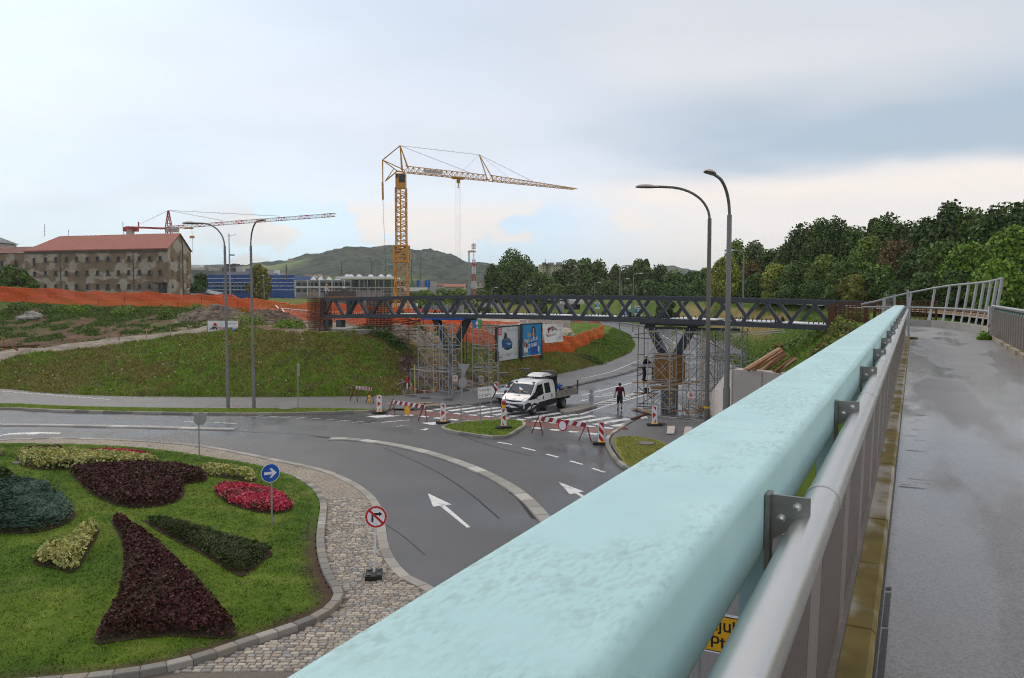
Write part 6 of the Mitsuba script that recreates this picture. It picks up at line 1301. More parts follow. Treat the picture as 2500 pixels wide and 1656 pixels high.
# ---------------------------------------------------------------- billboards and banners
def corner_frame(TL, TR, BL):
    ex = unit(TR - TL); ex = unit(np.r_[ex[:2], 0]) if abs(ex[2]) < .1 else ex; w = np.linalg.norm(TR - TL); h = np.linalg.norm(TL - BL); n = np.cross(ex, [0, 0, 1.0]); n = unit(n); c = TL + ex * w / 2 - np.array([0, 0, h / 2]); return plane_frame(c, n), w, h
def billboard(label, TL, TR, h, zf=.8):
    t = thing('billboard', label, 'billboard', None); (c, x, yv, n), w, _ = corner_frame(TL, TR, TL - [0, 0, h]); R = np.array([[x[0], -n[0], 0], [x[1], -n[1], 0], [0, 0, 1]])
    MB().box(c - n * .06, (w, .10, h), R).put('grey_steel', t, 'panel')
    for s in (-1, 1): MB().box(c + x * s * (w / 2 + .07) - n * .05 - np.array([0, 0, zf / 2]), (.16, .2, h + zf), R).put('dark_steel', t, 'post')
    MB().box(c + yv * (h / 2 + .05) - n * .05, (w + .3, .2, .10), R).put('dark_steel', t, 'top_rail'); return t, (c, x, yv, n), w, h
TLb = at(1213.5, 800, 69.2); TRb = np.r_[at(1266, 795.5, 72.6)[:2], TLb[2]]
t, fr, w, h = billboard('white billboard advertising a small blue car, left of the blue one', TLb, TRb, 3.03)
p = Print(fr); p.shape(shapely.box(-w / 2, -h / 2, w / 2, h / 2), (.56, .60, .62)); U = lambda a, b_: ((a - .5) * w, (.5 - b_) * h); PO = lambda pts, col: p.poly([U(*q) for q in pts], col)
PO([(.05, .0), (.20, .0), (.20, .23), (.05, .23)], RED)
for k in range(3): PO([(.08, .02 + .07 * k), (.17, .02 + .07 * k), (.17, .06 + .07 * k), (.08, .06 + .07 * k)], (.7, .5, .5))
p.text('NISSAN QASHQAI', U(.67, .125), .15, (.16, .17, .18), False, .56 * w); PO([(.44, .15), (.92, .15), (.92, .165), (.44, .165)], (.45, .48, .5))
PO([(.20, .42), (.26, .35), (.40, .32), (.56, .34), (.62, .42), (.69, .47), (.70, .56), (.68, .62), (.50, .67), (.33, .66), (.22, .58)], (.02, .085, .26)); PO([(.30, .36), (.40, .335), (.55, .36), (.60, .42), (.38, .43)], (.10, .13, .16)); PO([(.36, .46), (.66, .48), (.67, .53), (.42, .53)], (.09, .19, .42)); PO([(.46, .505), (.64, .515), (.62, .545), (.48, .54)], (.5, .52, .55)); PO([(.34, .62), (.5, .66), (.68, .62), (.69, .655), (.5, .70), (.34, .68)], (.02, .02, .022))
for u_, v_, r_ in ((.38, .63, .12), (.63, .63, .07), (.24, .585, .07)): p.disc(U(u_, v_), r_, (.015, .015, .018)); p.disc(U(u_, v_), r_ * .5, (.25, .26, .27))
p.disc(U(.38, .24), .22, (.03, .032, .035)); PO([(.30, .26), (.45, .26), (.44, .34), (.30, .36)], (.05, .055, .06)); PO([(.27, .20), (.34, .16), (.44, .17), (.40, .19)], (.14, .15, .16))
p.text('4.250 €', U(.15, .91), .10, BLACK, True); PO([(.06, .80), (.25, .80), (.25, .815), (.06, .815)], GREY_); PO([(.24, .80), (.25, .80), (.25, .90), (.24, .90)], GREY_)
for a, b_, w_ in ((.38, .80, .28), (.40, .84, .22), (.42, .865, .14), (.80, .81, .08), (.80, .85, .15)): PO([(a, b_), (a + w_, b_), (a + w_, b_ + .013), (a, b_ + .013)], (.22, .23, .24))
p.put(t, 'poster')
TLb = at(1275, 793.5, 72.4); TRb = np.r_[at(1321.5, 789.5, 75.4)[:2], TLb[2]]
t, fr, w, h = billboard('blue billboard showing a dark haired woman and large white words', TLb, TRb, 3.0)
p = Print(fr); p.shape(shapely.box(-w / 2, -h / 2, w / 2, h / 2), (.02, .24, .50)); p.shape(shapely.box(-w / 2, -h / 2, w / 2, -h / 2 + .06), WHITE); p.disc((.1, -.2), 1.05, (.03, .31, .58), sx=.9)
PO([(.47, .40), (.47, .18), (.50, .10), (.57, .06), (.64, .08), (.68, .16), (.69, .40), (.66, .50), (.50, .50)], (.012, .010, .012)); p.disc(U(.575, .20), .24, (.50, .33, .26), sx=.62); PO([(.53, .27), (.62, .27), (.63, .42), (.52, .42)], (.47, .31, .24)); PO([(.50, .20), (.55, .205), (.55, .215), (.50, .21)], BLACK); PO([(.60, .205), (.65, .20), (.65, .21), (.60, .215)], BLACK); PO([(.55, .30), (.60, .30), (.575, .312)], (.45, .08, .08))
PO([(.36, .47), (.46, .40), (.53, .39), (.58, .46), (.63, .39), (.70, .42), (.78, .50), (.80, .98), (.42, .98), (.42, .80), (.34, .88), (.31, .82), (.38, .68)], (.012, .085, .36)); PO([(.53, .39), (.62, .39), (.58, .52)], (.50, .33, .26)); PO([(.57, .90), (.60, .90), (.60, .95), (.57, .95)], (.03, .30, .58))
p.text('ŽIVI', U(.36, .37), .24, YEL, True, .24 * w, rot=.1); p.text('ZA', U(.34, .54), .26, YEL, True, .16 * w, rot=.1); p.text('SVOJO', U(.62, .53), .30, WHITE, True, .40 * w, rot=.12); p.text('STVAR.', U(.56, .72), .36, WHITE, True, .48 * w, rot=.12)
for dx, dy in ((0, 0), (.09, .03)):
    PO([(.10 + dx, .52 + dy), (.125 + dx, .44 + dy), (.15 + dx, .44 + dy), (.175 + dx, .52 + dy), (.20 + dx, .62 + dy), (.17 + dx, .92 + dy), (.08 + dx, .92 + dy), (.06 + dx, .62 + dy)], (.66, .68, .70)); PO([(.11 + dx, .53 + dy), (.17 + dx, .53 + dy), (.185 + dx, .64 + dy), (.165 + dx, .70 + dy), (.09 + dx, .70 + dy), (.08 + dx, .62 + dy)], (.16, .02, .02)); PO([(.09 + dx, .86 + dy), (.16 + dx, .84 + dy), (.155 + dx, .90 + dy), (.09 + dx, .91 + dy)], BLACK)
PO([(.80, .72), (.86, .70), (.90, .80), (.86, .90), (.80, .88)], (.55, .66, .74)); p.put(t, 'poster')
def banner(label, TL, TR, BL, BR, wav=.05):
    t = thing('banner', label, 'banner'); m, n_ = 22, 12; V = []; r = np.random.default_rng(4)
    ex = unit(np.r_[(TR - TL)[:2], 0]); n = np.cross(ex, [0, 0, 1.0])
    for j in range(n_ + 1):
        for i in range(m + 1):
            a, b_ = i / m, j / n_; q = (TL * (1 - a) + TR * a) * (1 - b_) + (BL * (1 - a) + BR * a) * b_; V.append(q + n * wav * (math.sin(7 * a + 5 * b_) * .4 + math.sin(13 * a * b_ + 2) * .4) * (b_ * 1.2 + .2))
    I = np.arange(len(V)).reshape(n_ + 1, m + 1); F_ = np.stack([I[1:, :-1].ravel(), I[1:, 1:].ravel(), I[:-1, 1:].ravel(), I[:-1, :-1].ravel()], 1); MB().add(V, F_).put('white_paint', t, 'cloth', smooth=True); return t, corner_frame(TL, TR, BL)
TL_, BL_, TR_, BR_ = at(1323.5, 792, 75.6), at(1330, 838, 75.6), at(1374, 791, 79.6), at(1375, 834, 79.6)
t, (fr, w, h) = banner('white crumpled banner with a red house roof emblem hung on the orange net', TL_, TR_, BL_, BR_, .06)
p = Print(fr, .10); PO([(.20, .30), (.27, .18), (.33, .18), (.33, .24), (.44, .13), (.70, .36), (.66, .39), (.45, .20), (.28, .38), (.30, .48), (.25, .48), (.24, .36)], (.25, .03, .03)); PO([(.42, .26), (.50, .26), (.50, .38), (.42, .38)], (.03, .03, .035)); PO([(.44, .29), (.48, .29), (.48, .31), (.44, .31)], WHITE)
PO([(.14, .52), (.17, .50), (.20, .60), (.30, .66), (.24, .68), (.16, .64)], (.25, .03, .03)); p.text('Obnova hiš', U(.45, .66), .26, (.30, .10, .12), False, .46 * w, rot=.06)
p.text('041 331 0', U(.84, .19), .20, (.12, .12, .13), False, .26 * w); p.text('brezno', U(.84, .41), .17, (.2, .2, .21), False, .22 * w); p.text('2 m', U(.85, .61), .17, (.2, .2, .21), False); p.text('031 17', U(.86, .84), .20, (.12, .12, .13), False, .22 * w); p.put(t)
ya = 71.5; t, (fr, w, h) = banner('white company banner reading Adriaplan in red and black on the bank', at(507, 783.5, ya), at(581, 783.5, ya), at(508, 814.5, ya), at(582, 812.5, ya), .03)
p = Print(fr, .06); PO([(.18, .43), (.20, .25), (.225, .16), (.27, .16), (.295, .25), (.31, .43), (.27, .43), (.25, .34), (.225, .43)], RED); PO([(.06, .68), (.14, .52), (.20, .48), (.28, .48), (.33, .68), (.28, .68), (.245, .52), (.20, .66), (.15, .68), (.19, .52), (.11, .68)], BLACK)
p.text('dria', U(.335, .68), .30, RED, False, .21 * w, align='l'); p.text('plan', U(.555, .68), .30, BLACK, False, .24 * w, align='l'); p.text('d.o.o.', U(.82, .68), .13, (.4, .41, .42), align='l'); PO([(.50, .20), (.92, .18), (.92, .21), (.50, .23)], (.55, .45, .46)); PO([(.07, .84), (.55, .84), (.93, .83), (.93, .86), (.07, .87)], (.5, .52, .53)); p.put(t)
for s in (-1, 1): MB().bar(fr[0] + fr[1] * s * (w / 2 + .03) - [0, 0, h / 2 + .7], fr[0] + fr[1] * s * (w / 2 + .03) + [0, 0, h / 2 + .05], .06).put('wood', t, 'stake')
def info_sign(label, u0, u1, v0, v1, y, kind, zfoot=None):
    t = thing('route_sign', label, 'traffic sign'); a, b_ = at(u0, v0, y), at(u1, v1, y); w, h = b_[0] - a[0], a[2] - b_[2]; c = np.array([(a[0] + b_[0]) / 2, y, (a[2] + b_[2]) / 2]); fr = plane_frame(c - [0, .03, 0], (0, -1, 0)); MB().box(c, (w, .05, h)).put('grey_back', t, 'board')
    for s in (-.35, .35): MB().tube([[c[0] + s * w, y + .06, gz(c[0], y) - .3 if zfoot is None else zfoot], [c[0] + s * w, y + .06, c[2]]], .05, 6).put('galvanised', t, 'post')
    p = Print(fr); B = lambda x0, y0, x1, y1, col: p.shape(shapely.box((x0 - .5) * w, (.5 - y1) * h, (x1 - .5) * w, (.5 - y0) * h), col)
    if kind == 'small': B(0, 0, 1, 1, (.02, .16, .60)); B(.35, .25, .45, .8, WHITE); B(.55, .25, .65, .8, WHITE); B(.35, .45, .65, .55, WHITE)
    else:
        B(0, 0, 1, 1, WHITE); s0, s1 = (.28, .72) if kind == 'a' else (.0, .62) if kind == 'c' else (.42, 1)
        B(0, s0, .5, s1, (.03, .16, .50)); B(.5, s0, 1, s1, (.05, .42, .16) if kind != 'b' else (.03, .42, .42)); m = (s0 + s1) / 2; hh = (s1 - s0); p.poly([(-.04 * w, (.5 - s1 + .05) * h), (.04 * w, (.5 - s1 + .05) * h), (.04 * w, (.5 - m) * h), (.16 * w, (.5 - m) * h), (0, (.5 - s0 - .06) * h), (-.16 * w, (.5 - m) * h), (-.04 * w, (.5 - m) * h)], WHITE)
        for y_ in ((.08, .16) if kind != 'c' else (.70, .86)): B(.1, y_, .9, y_ + .06, (.12, .12, .14))
        if kind in 'ac': B(.1, .84, .9, .90, (.5, .08, .08))
        if kind == 'b': B(.1, .28, .7, .33, (.12, .12, .14))
    p.put(t)
info_sign('blue and green route sign with an arrow behind the left scaffold', 1152, 1177, 780, 819, 79, 'c', 1.5)
info_sign('small far blue and green route sign, leftmost behind the truss', 1453.5, 1464, 738.5, 755, 180, 'a'); info_sign('tall blue and turquoise route sign with an arrow behind the truss', 1518, 1539.5, 742, 771.5, 172, 'b'); info_sign('white route sign with blue and green arrow field, rightmost behind the truss', 1549.5, 1566.5, 747, 771.5, 168, 'a'); info_sign('small square blue sign by the right bank hedge', 1788, 1798.8, 799.5, 807.5, 100, 'small')
t = thing('round_blue_sign', 'small round blue sign seen under the truss on the far verge', 'traffic sign'); q = at(1608, 770, 165); disc_plate(plane_frame(q, (0, -1, 0)), .33, t, 'blue_paint'); pole(t, [q[0], q[1], .8], q)
for u, v, s, lab in ((55, 1144.5, .36, 'round iron manhole cover in the lawn at the left'), (700, 998, .5, 'manhole cover in the grass verge'), (1577, 1083, .42, 'manhole cover in the small corner lawn'), (1047, 983, .4, 'manhole cover in the footway by the striped barrier')):
    t = thing('manhole_cover', lab, 'manhole cover'); q = G(u, v, .14); z = float(lawn_z(q[0], q[1])) + .02 if u < 100 else .16 if u != 1047 else .13
    V_, F_ = lathe([(.01, .02), (s * .8, .02), (s * .82, .01), (s * .86, .025), (s, .022), (s, -.05)], 20, [q[0], q[1], z]); MB().add(V_, F_[:, ::-1]).put('damp_concrete', t)
# ---------------------------------------------------------------- people
def _sph(p, r): return m3.Manifold.sphere(r, 12).translate([float(a) for a in p])
def chain(js): 
    out = None
    for (p, r), (q, s) in zip(js[:-1], js[1:]):
        m = m3.Manifold.batch_hull([_sph(p, r), _sph(q, s)]); out = m if out is None else out + m
    return out
def soft(m, L=.035, it=6):
    m = m.refine_to_length(L); g = m.to_mesh(); t = trimesh.Trimesh(np.array(g.vert_properties[:, :3]), np.array(g.tri_verts)); t.merge_vertices(); trimesh.smoothing.filter_taubin(t, iterations=it); return t
SKIN = (.36, .19, .12)
def person(label, pos, heading, shirt, legs, H=1.8, shorts=False, walk=0.0, arms=((0, 0), (0, 0)), hair=(.02, .015, .012), helmet=None, shoe=(.015, .015, .017), bend=0.0, sleeve=.5, gloves=None, headtilt=0.0):
    """heading: direction the person faces in plan; arms: (forward, outward) swing of each arm"""
    t = thing('person', label, 'person'); k = H / 1.8; f = np.array([math.cos(heading), math.sin(heading), 0]); l = np.array([-f[1], f[0], 0]); o = np.asarray(pos, float)
    P = lambda a, b, z: o + (f * a + l * b + np.array([0, 0, z])) * k
    hip = lambda s: P(0, s * .085, .93); bx = math.sin(bend) * .5; bz = (1 - math.cos(bend)) * .5
    knee = lambda s: P(.05 + walk * s * .22, s * .095, .50); ank = lambda s: P(walk * s * .34 - .04 * abs(walk), s * .10, .09 + (.06 if walk * s < 0 else 0)); toe = lambda s: ank(s) + (f * .16 + [0, 0, -.045]) * k
    sh = lambda s: P(bx, s * .185, 1.46 - bz); ch = P(bx * .75, 0, 1.28 - bz * .7); nb = P(bx * 1.05, 0, 1.52 - bz); hd = P(bx * 1.15 + .015 + headtilt * .08, 0, 1.675 - bz - headtilt * .02)
    def arm(s):
        a, b = arms[0 if s > 0 else 1]; e = sh(s) + (f * math.sin(a) * .28 + l * s * (.05 + b * .2) - np.array([0, 0, math.cos(a) * .28])) * k; w = e + (f * math.sin(a + .25) * .25 + l * s * (.01 + b * .1) - np.array([0, 0, math.cos(a + .25) * .25])) * k; return e, w
    sk = chain([(P(0, 0, .98), .125 * k), (P(bx * .4, 0, 1.12), .115 * k), (ch, .14 * k)]) + m3.Manifold.batch_hull([_sph(sh(1), .06 * k), _sph(sh(-1), .06 * k), _sph(ch, .13 * k)]) + chain([(nb, .058 * k), (hd - [0, 0, .06 * k], .055 * k)])
    sk += m3.Manifold.batch_hull([_sph(hd + [0, 0, .04 * k], .092 * k), _sph(hd + f * .02 * k - [0, 0, .05 * k], .068 * k), _sph(hd + f * .045 * k - [0, 0, .095 * k], .035 * k)]) + chain([(hd + f * .095 * k + [0, 0, .01], .014 * k), (hd + f * .112 * k - [0, 0, .025 * k], .016 * k)])
    for s in (1, -1):
        sk += _sph(hd + l * s * .092 * k - [0, 0, .01], .022 * k); e, w = arm(s); d = unit(w - e); sk += chain([(sh(s), .056 * k), (e, .043 * k), (w, .030 * k)]); pal = w + d * .085 * k
        sk += m3.Manifold.batch_hull([_sph(w + d * .02 * k, .026 * k), _sph(pal + f * .03 * k, .016 * k), _sph(pal - f * .03 * k, .016 * k)])
        for j, (oo, ln) in enumerate(((.032, .065), (.011, .078), (-.011, .072), (-.032, .055))): q = pal + f * oo * k; sk += chain([(q, .0105), (q + d * ln * .55 * k, .010), (q + (d * ln - l * s * .022) * k, .009)])
        sk += chain([(w + (d * .03 + f * .03) * k, .013), (w + (d * .07 + f * .058) * k, .011), (w + (d * .105 + f * .062 - l * s * .01) * k, .009)])
        sk += chain([(hip(s), .09 * k), (knee(s), .058 * k), (ank(s), .038 * k)]) + m3.Manifold.batch_hull([_sph(ank(s) - f * .03 * k, .042 * k), _sph(toe(s), .036 * k)])
    b = soft(sk); put((np.array(b.vertices), np.array(b.faces)), 'paint_vc', t, 'body', smooth=True, color=np.broadcast_to(np.array(SKIN), (len(b.vertices), 3)))
    def cloth(m, col, nm): q = soft(m, .04, 8); put((np.array(q.vertices), np.array(q.faces)), 'matt_vc', t, nm, smooth=True, color=np.broadcast_to(np.array(col), (len(q.vertices), 3)))
    m = chain([(P(0, 0, .95), .150 * k), (P(bx * .4, 0, 1.12), .142 * k), (ch, .165 * k)]) + m3.Manifold.batch_hull([_sph(sh(1), .075 * k), _sph(sh(-1), .075 * k), _sph(ch, .16 * k)])
    for s in (1, -1): e, w = arm(s); m += chain([(sh(s), .075 * k), (sh(s) + (e - sh(s)) * min(1, sleeve * 1.3), .064 * k)] + ([(w, .046 * k)] if sleeve > .9 else []))
    cloth(m, shirt, 'shirt')
    m = chain([(P(0, .03, .97), .148 * k), (P(0, -.03, .95), .148 * k)])
    for s in (1, -1): m += chain([(hip(s), .115 * k), (hip(s) + (knee(s) - hip(s)) * .95, .088 * k)] if shorts else [(hip(s), .112 * k), (knee(s), .078 * k), (ank(s), .058 * k)])
    cloth(m, legs, 'shorts' if shorts else 'trousers')
    for s in (1, -1): cloth(m3.Manifold.batch_hull([_sph(ank(s) - (f * .05 + [0, 0, .03]) * k, .048 * k), _sph(toe(s), .044 * k), _sph(ank(s) + [0, 0, .02], .05 * k)]), shoe, 'shoe')
    if gloves is not None:
        for s in (1, -1): e, w = arm(s); d = unit(w - e); cloth(chain([(w, .036 * k), (w + d * .10 * k, .040 * k)]), gloves, 'glove')
    if helmet is not None:
        V_, F_ = lathe([(.135, 0), (.118, .012), (.112, .07), (.08, .125), (.01, .145)], 16, hd + [0, 0, .055 * k]); MB().add(V_, F_, helmet).put('paint_vc', t, 'helmet', smooth=True)
    else: cloth(m3.Manifold.batch_hull([_sph(hd + [0, 0, .052 * k] - f * .012, .092 * k), _sph(hd - f * .05 * k, .055 * k)]), hair, 'hair')
    for s in (1, -1): MB().tm(trimesh.creation.icosphere(1, .012 * k)).mesh(); m_ = trimesh.creation.icosphere(1, .011 * k); m_.apply_translation(hd + (f * .088 + l * s * .034 + [0, 0, .012]) * k); put((np.array(m_.vertices), np.array(m_.faces)), 'black_paint', t, 'eye')
    return t
person('man in maroon t-shirt and dark shorts walking away on the road', G(1513, 1002), math.radians(88), (.085, .008, .018), (.018, .032, .045), 1.80, True, .45, ((-.12, .25), (.18, .28)), (.03, .022, .018), headtilt=.6, gloves=(.012, .012, .014))
_wz = 1.72; wq = f2[:2] - TD * 1.75 - TN * .2
person('scaffold worker in black with a white helmet left of the formwork', np.r_[wq, _wz], math.atan2(TD[1], TD[0]) + .3, (.008, .008, .011), (.008, .010, .018), 1.82, False, .1, ((.9, .1), (.6, .1)), helmet=WHITE, bend=.25, sleeve=1)
person('scaffold worker with a blue helmet bending against the formwork', np.r_[wq + TD * .55 + TN * .35, _wz], math.atan2(TD[1], TD[0]) - .2, (.010, .010, .012), (.012, .012, .014), 1.78, False, .05, ((1.1, .2), (.8, .1)), helmet=(.05, .12, .30), bend=.35, sleeve=1)
q = at(794, 727, 96); person('worker in white with a yellow helmet behind the left end of the truss', [q[0], 96, at(794, 730, 96)[2] - .1], 0.2, (.55, .55, .56), (.02, .022, .04), 1.85, False, .3, ((.8, .2), (.5, .2)), helmet=(.75, .45, .02), bend=.3, sleeve=1)
q = at(842, 716, 99); person('worker with a white helmet crouching beyond the concrete wall', [q[0], 99, at(842, 716, 99)[2] - 1.0], 2.2, (.06, .06, .07), (.02, .02, .03), 1.75, False, .1, ((.8, .2), (.5, .2)), helmet=WHITE, bend=.4, sleeve=1)

# ---------------------------------------------------------------- vehicles
class Veh:
    """a vehicle's own frame: x forward, y left, z up, origin on the ground under the front axle's middle"""
    def __init__(s, t, pos, fwd): s.t = t; f = unit(np.r_[fwd, 0]); s.R = np.stack([f, [-f[1], f[0], 0], [0, 0, 1.0]], 1); s.o = np.asarray(pos, float)
    zs = 1.0
    def w(s, v): return np.asarray(v, float) * [1, 1, s.zs] @ s.R.T + s.o
    def body(s, prof, wid, bsdf, name, nmid=3, crown=.02, smooth=38):
        """side profile [(x, z)] with half width wid(x, z)"""
        g = Polygon(prof).segmentize(.22); q = np.array(g.exterior.coords)[:-1]
        if g.exterior.is_ccw is False: q = q[::-1]
        inner = [(x, z) for x in np.arange(g.bounds[0], g.bounds[2], .2) for z in np.arange(g.bounds[1], g.bounds[3], .2) if g.buffer(-.08).contains(Point(x, z))]
        m = len(q); from_ = np.vstack([q, inner]) if inner else q
        from scipy.spatial import Delaunay
        tri = Delaunay(from_).simplices; cen = from_[tri].mean(1); tri = tri[shapely.contains_xy(g.buffer(1e-6), cen[:, 0], cen[:, 1])]
        wv = np.array([wid(x, z) for x, z in from_]); L = np.c_[from_[:, 0], wv, from_[:, 1]]; Rr = np.c_[from_[:, 0], -wv, from_[:, 1]]
        a, b, c = from_[tri[:, 0]], from_[tri[:, 1]], from_[tri[:, 2]]; sg = (b[:, 0] - a[:, 0]) * (c[:, 1] - a[:, 1]) - (b[:, 1] - a[:, 1]) * (c[:, 0] - a[:, 0]); tri = np.where((sg > 0)[:, None], tri[:, ::-1], tri)
        mb = MB(); mb.add(s.w(L), tri); mb.add(s.w(Rr), tri[:, ::-1])
        cx, cz = q[:, 0].mean(), q[:, 1].mean(); dn = q - [cx, cz]; dn /= np.linalg.norm(dn, axis=1, keepdims=True); ys = [1, .94, .6, 0, -.6, -.94, -1]; V = []
        for y in ys: e = crown * (1 - abs(y) ** 6) * (.6 + .4 * (1 - y * y)); V.append(np.c_[q[:, 0] + dn[:, 0] * e, wv[:m] * y, q[:, 1] + dn[:, 1] * e])
        V = np.vstack(V); F_ = []
        for i in range(len(ys) - 1):
            for j in range(m): k = (j + 1) % m; F_.append([i * m + j, i * m + k, (i + 1) * m + k, (i + 1) * m + j])
        mb.add(s.w(V), F_); v, f = mb.mesh(); tm = trimesh.Trimesh(v, f, process=True); return put((np.array(tm.vertices), np.array(tm.faces)), bsdf, s.t, name, smooth=smooth)
    def side(s, pts, wid, bsdf, name, out=.006, sides=(1, -1), parent=None, th=0):
        g = Polygon(pts).segmentize(.15); v, f = trimesh.creation.triangulate_polygon(g, engine='earcut')
        for sd in sides:
            P_ = np.array([[x, sd * (wid(x, z) + out), z] for x, z in v]); n = np.cross(P_[f[0, 1]] - P_[f[0, 0]], P_[f[0, 2]] - P_[f[0, 0]]); ff = f if n[1] * sd > 0 else f[:, ::-1]; MB().add(s.w(P_), ff).put(bsdf, parent or s.t, name)
    def face(s, pts, bsdf, name, parent=None, ref=(1, 0, .3)):
        P_ = np.array(pts, float); n = len(P_); F_ = np.array([[0, i, i + 1] for i in range(1, n - 1)]); nn = np.cross(P_[1] - P_[0], P_[2] - P_[0]); F_ = F_ if nn @ np.array(ref) > 0 else F_[:, ::-1]; return MB().add(s.w(P_), F_).put(bsdf, parent or s.t, name)
    def box(s, c, size, bsdf, name, parent=None, R=None): return MB().box(s.w(c), size, s.R if R is None else s.R @ R).put(bsdf, parent or s.t, name)
    def wheel(s, x, y, r, wd, hub=.62):
        z0, s.zs = s.zs, 1.0
        sd = 1 if y > 0 else -1; prof = [(r * .60, wd / 2), (r * .72, wd / 2 + .01), (r * .94, wd / 2 - .01), (r, wd / 2 - .04), (r, -wd / 2 + .04), (r * .94, -wd / 2), (r * .60, -wd / 2)]; V_, F_ = lathe(prof, 28); V_ = np.c_[V_[:, 0] + x, V_[:, 2] * sd + y, V_[:, 1] + r]; F_ = F_ if sd < 0 else F_[:, ::-1]
        k = MB().add(s.w(V_), F_).put('black_rubber', s.t, 'wheel', smooth=40); prof = [(.02, wd * .42), (r * .18, wd * .42), (r * .24, wd * .2), (r * .5, wd * .22), (r * .60, wd / 2 + .005), (r * .63, wd / 2)]; V_, F_ = lathe(prof, 20); V_ = np.c_[V_[:, 0] + x, V_[:, 2] * sd + y, V_[:, 1] + r]; MB().add(s.w(V_), F_ if sd > 0 else F_[:, ::-1]).put('grey_steel', k, 'rim', smooth=40); s.zs = z0
scene['car_white'] = {'type': 'twosided', 'bsdf': {'type': 'principled', 'base_color': {'type': 'rgb', 'value': [0.70, 0.72, 0.74]}, 'roughness': 0.28, 'clearcoat': 0.6, 'clearcoat_gloss': 0.9}}
scene['car_silver'] = {'type': 'twosided', 'bsdf': {'type': 'principled', 'base_color': {'type': 'rgb', 'value': [0.48, 0.50, 0.52]}, 'roughness': 0.3, 'metallic': 0.5, 'clearcoat': 0.8}}
scene['headlamp'] = {'type': 'twosided', 'bsdf': {'type': 'principled', 'base_color': {'type': 'rgb', 'value': [0.55, 0.58, 0.6]}, 'roughness': 0.12, 'metallic': 0.4, 'clearcoat': 1.0}}
scene['windscreen'] = {'type': 'twosided', 'bsdf': {'type': 'principled', 'base_color': {'type': 'rgb', 'value': [0.055, 0.065, 0.068]}, 'roughness': 0.06, 'specular': 0.9}}
mat('dirty_alu', proc(lambda p, n, uv: mix((0.20, 0.185, 0.16), (0.44, 0.42, 0.385), fbm(p.x * 3, p.y * 3, p.z * 5, 4))), 0.55, metallic=0.3)
FA = (G(1300, 1014)[:2] + G(1246, 1009)[:2]) / 2 + np.array([.02, .35]); fwd = unit(np.array([-.57, -.82]))
Veh.zs = .90
tk = thing('flatbed_truck', 'white double cab flatbed truck driving over the crossing', 'truck'); vt = Veh(tk, np.r_[FA, 0], fwd)
def tw_(x, z):
    a = 1.0 if z < 1.35 else 1.0 - .16 * (z - 1.35) / .9
    return a * (1 - .16 * max(0, (x - .25) / .8) ** 2)
cab = [(.93, .42), (.99, .58), (.98, .86), (.90, 1.08), (.62, 1.25), (.30, 1.42), (.02, 1.72), (-.30, 2.06), (-.44, 2.16), (-.75, 2.24), (-1.4, 2.30), (-2.1, 2.28), (-2.40, 2.20), (-2.48, 1.9), (-2.48, .52), (-1.9, .46), (.5, .42)]
vt.body(cab, tw_, 'car_white', 'cab')
dx = lambda x, z, y: (x, y, z)
y0, y1 = .80, .70
ws = vt.face([(.285, y0 + .05, 1.465), (.335, 0, 1.485), (.285, -y0 - .05, 1.465), (-.27, -y1 - .01, 2.055), (-.235, 0, 2.085), (-.27, y1 + .01, 2.055)], 'windscreen', 'windscreen')
for sd in (1, -1): MB().bar(vt.w([.315, sd * .88, 1.44]), vt.w([-.30, sd * .755, 2.09]), .05, .07).put('black_plastic', tk, 'pillar_trim')
for a in (.35, -.35): MB().bar(vt.w([.345, a + .22, 1.485]), vt.w([.20, a - .28, 1.63]), .025).put('black_plastic', ws, 'wiper')
vt.box((.12, .06, 1.60), (.22, .22, .14), 'wood', 'straw_hat', parent=ws); vt.box((.16, .42, 1.575), (.10, .35, .05), 'pale_concrete', 'papers', parent=ws)
vt.side([(.05, 1.42), (-.28, 1.80), (-.46, 2.02), (-1.05, 2.06), (-1.05, 1.36), (-.30, 1.22)], tw_, 'window_glass', 'window'); vt.side([(-1.25, 1.36), (-1.25, 2.07), (-1.88, 2.09), (-1.92, 1.36)], tw_, 'window_glass', 'window')
vt.side([(.33, 1.38), (.02, 1.42), (-.33, 1.19), (-.10, 1.12), (.55, 1.08), (.70, 1.12)], tw_, 'black_plastic', 'mirror_trim', .008)
vt.side([(.99, .42), (.97, .82), (.72, .92), (.46, .88), (.38, .74), (-.40, .70), (-.46, .82), (-2.46, .90), (-2.46, .50), (-1.9, .44)], tw_, 'black_plastic', 'lower_trim', .012)
vt.face([(1.005, .80, .50), (1.03, 0, .48), (1.005, -.80, .50), (1.0, -.82, .84), (1.03, 0, .80), (1.0, .82, .84)], 'black_plastic', 'bumper'); vt.box((.97, 0, .43), (.14, 1.7, .16), 'black_plastic', 'bumper_lip')
vt.face([(.955, .62, 1.0), (.985, .0, .935), (.955, -.62, 1.0), (.93, -.68, 1.08), (.965, 0, 1.015), (.93, .68, 1.08)], 'black_plastic', 'grille')
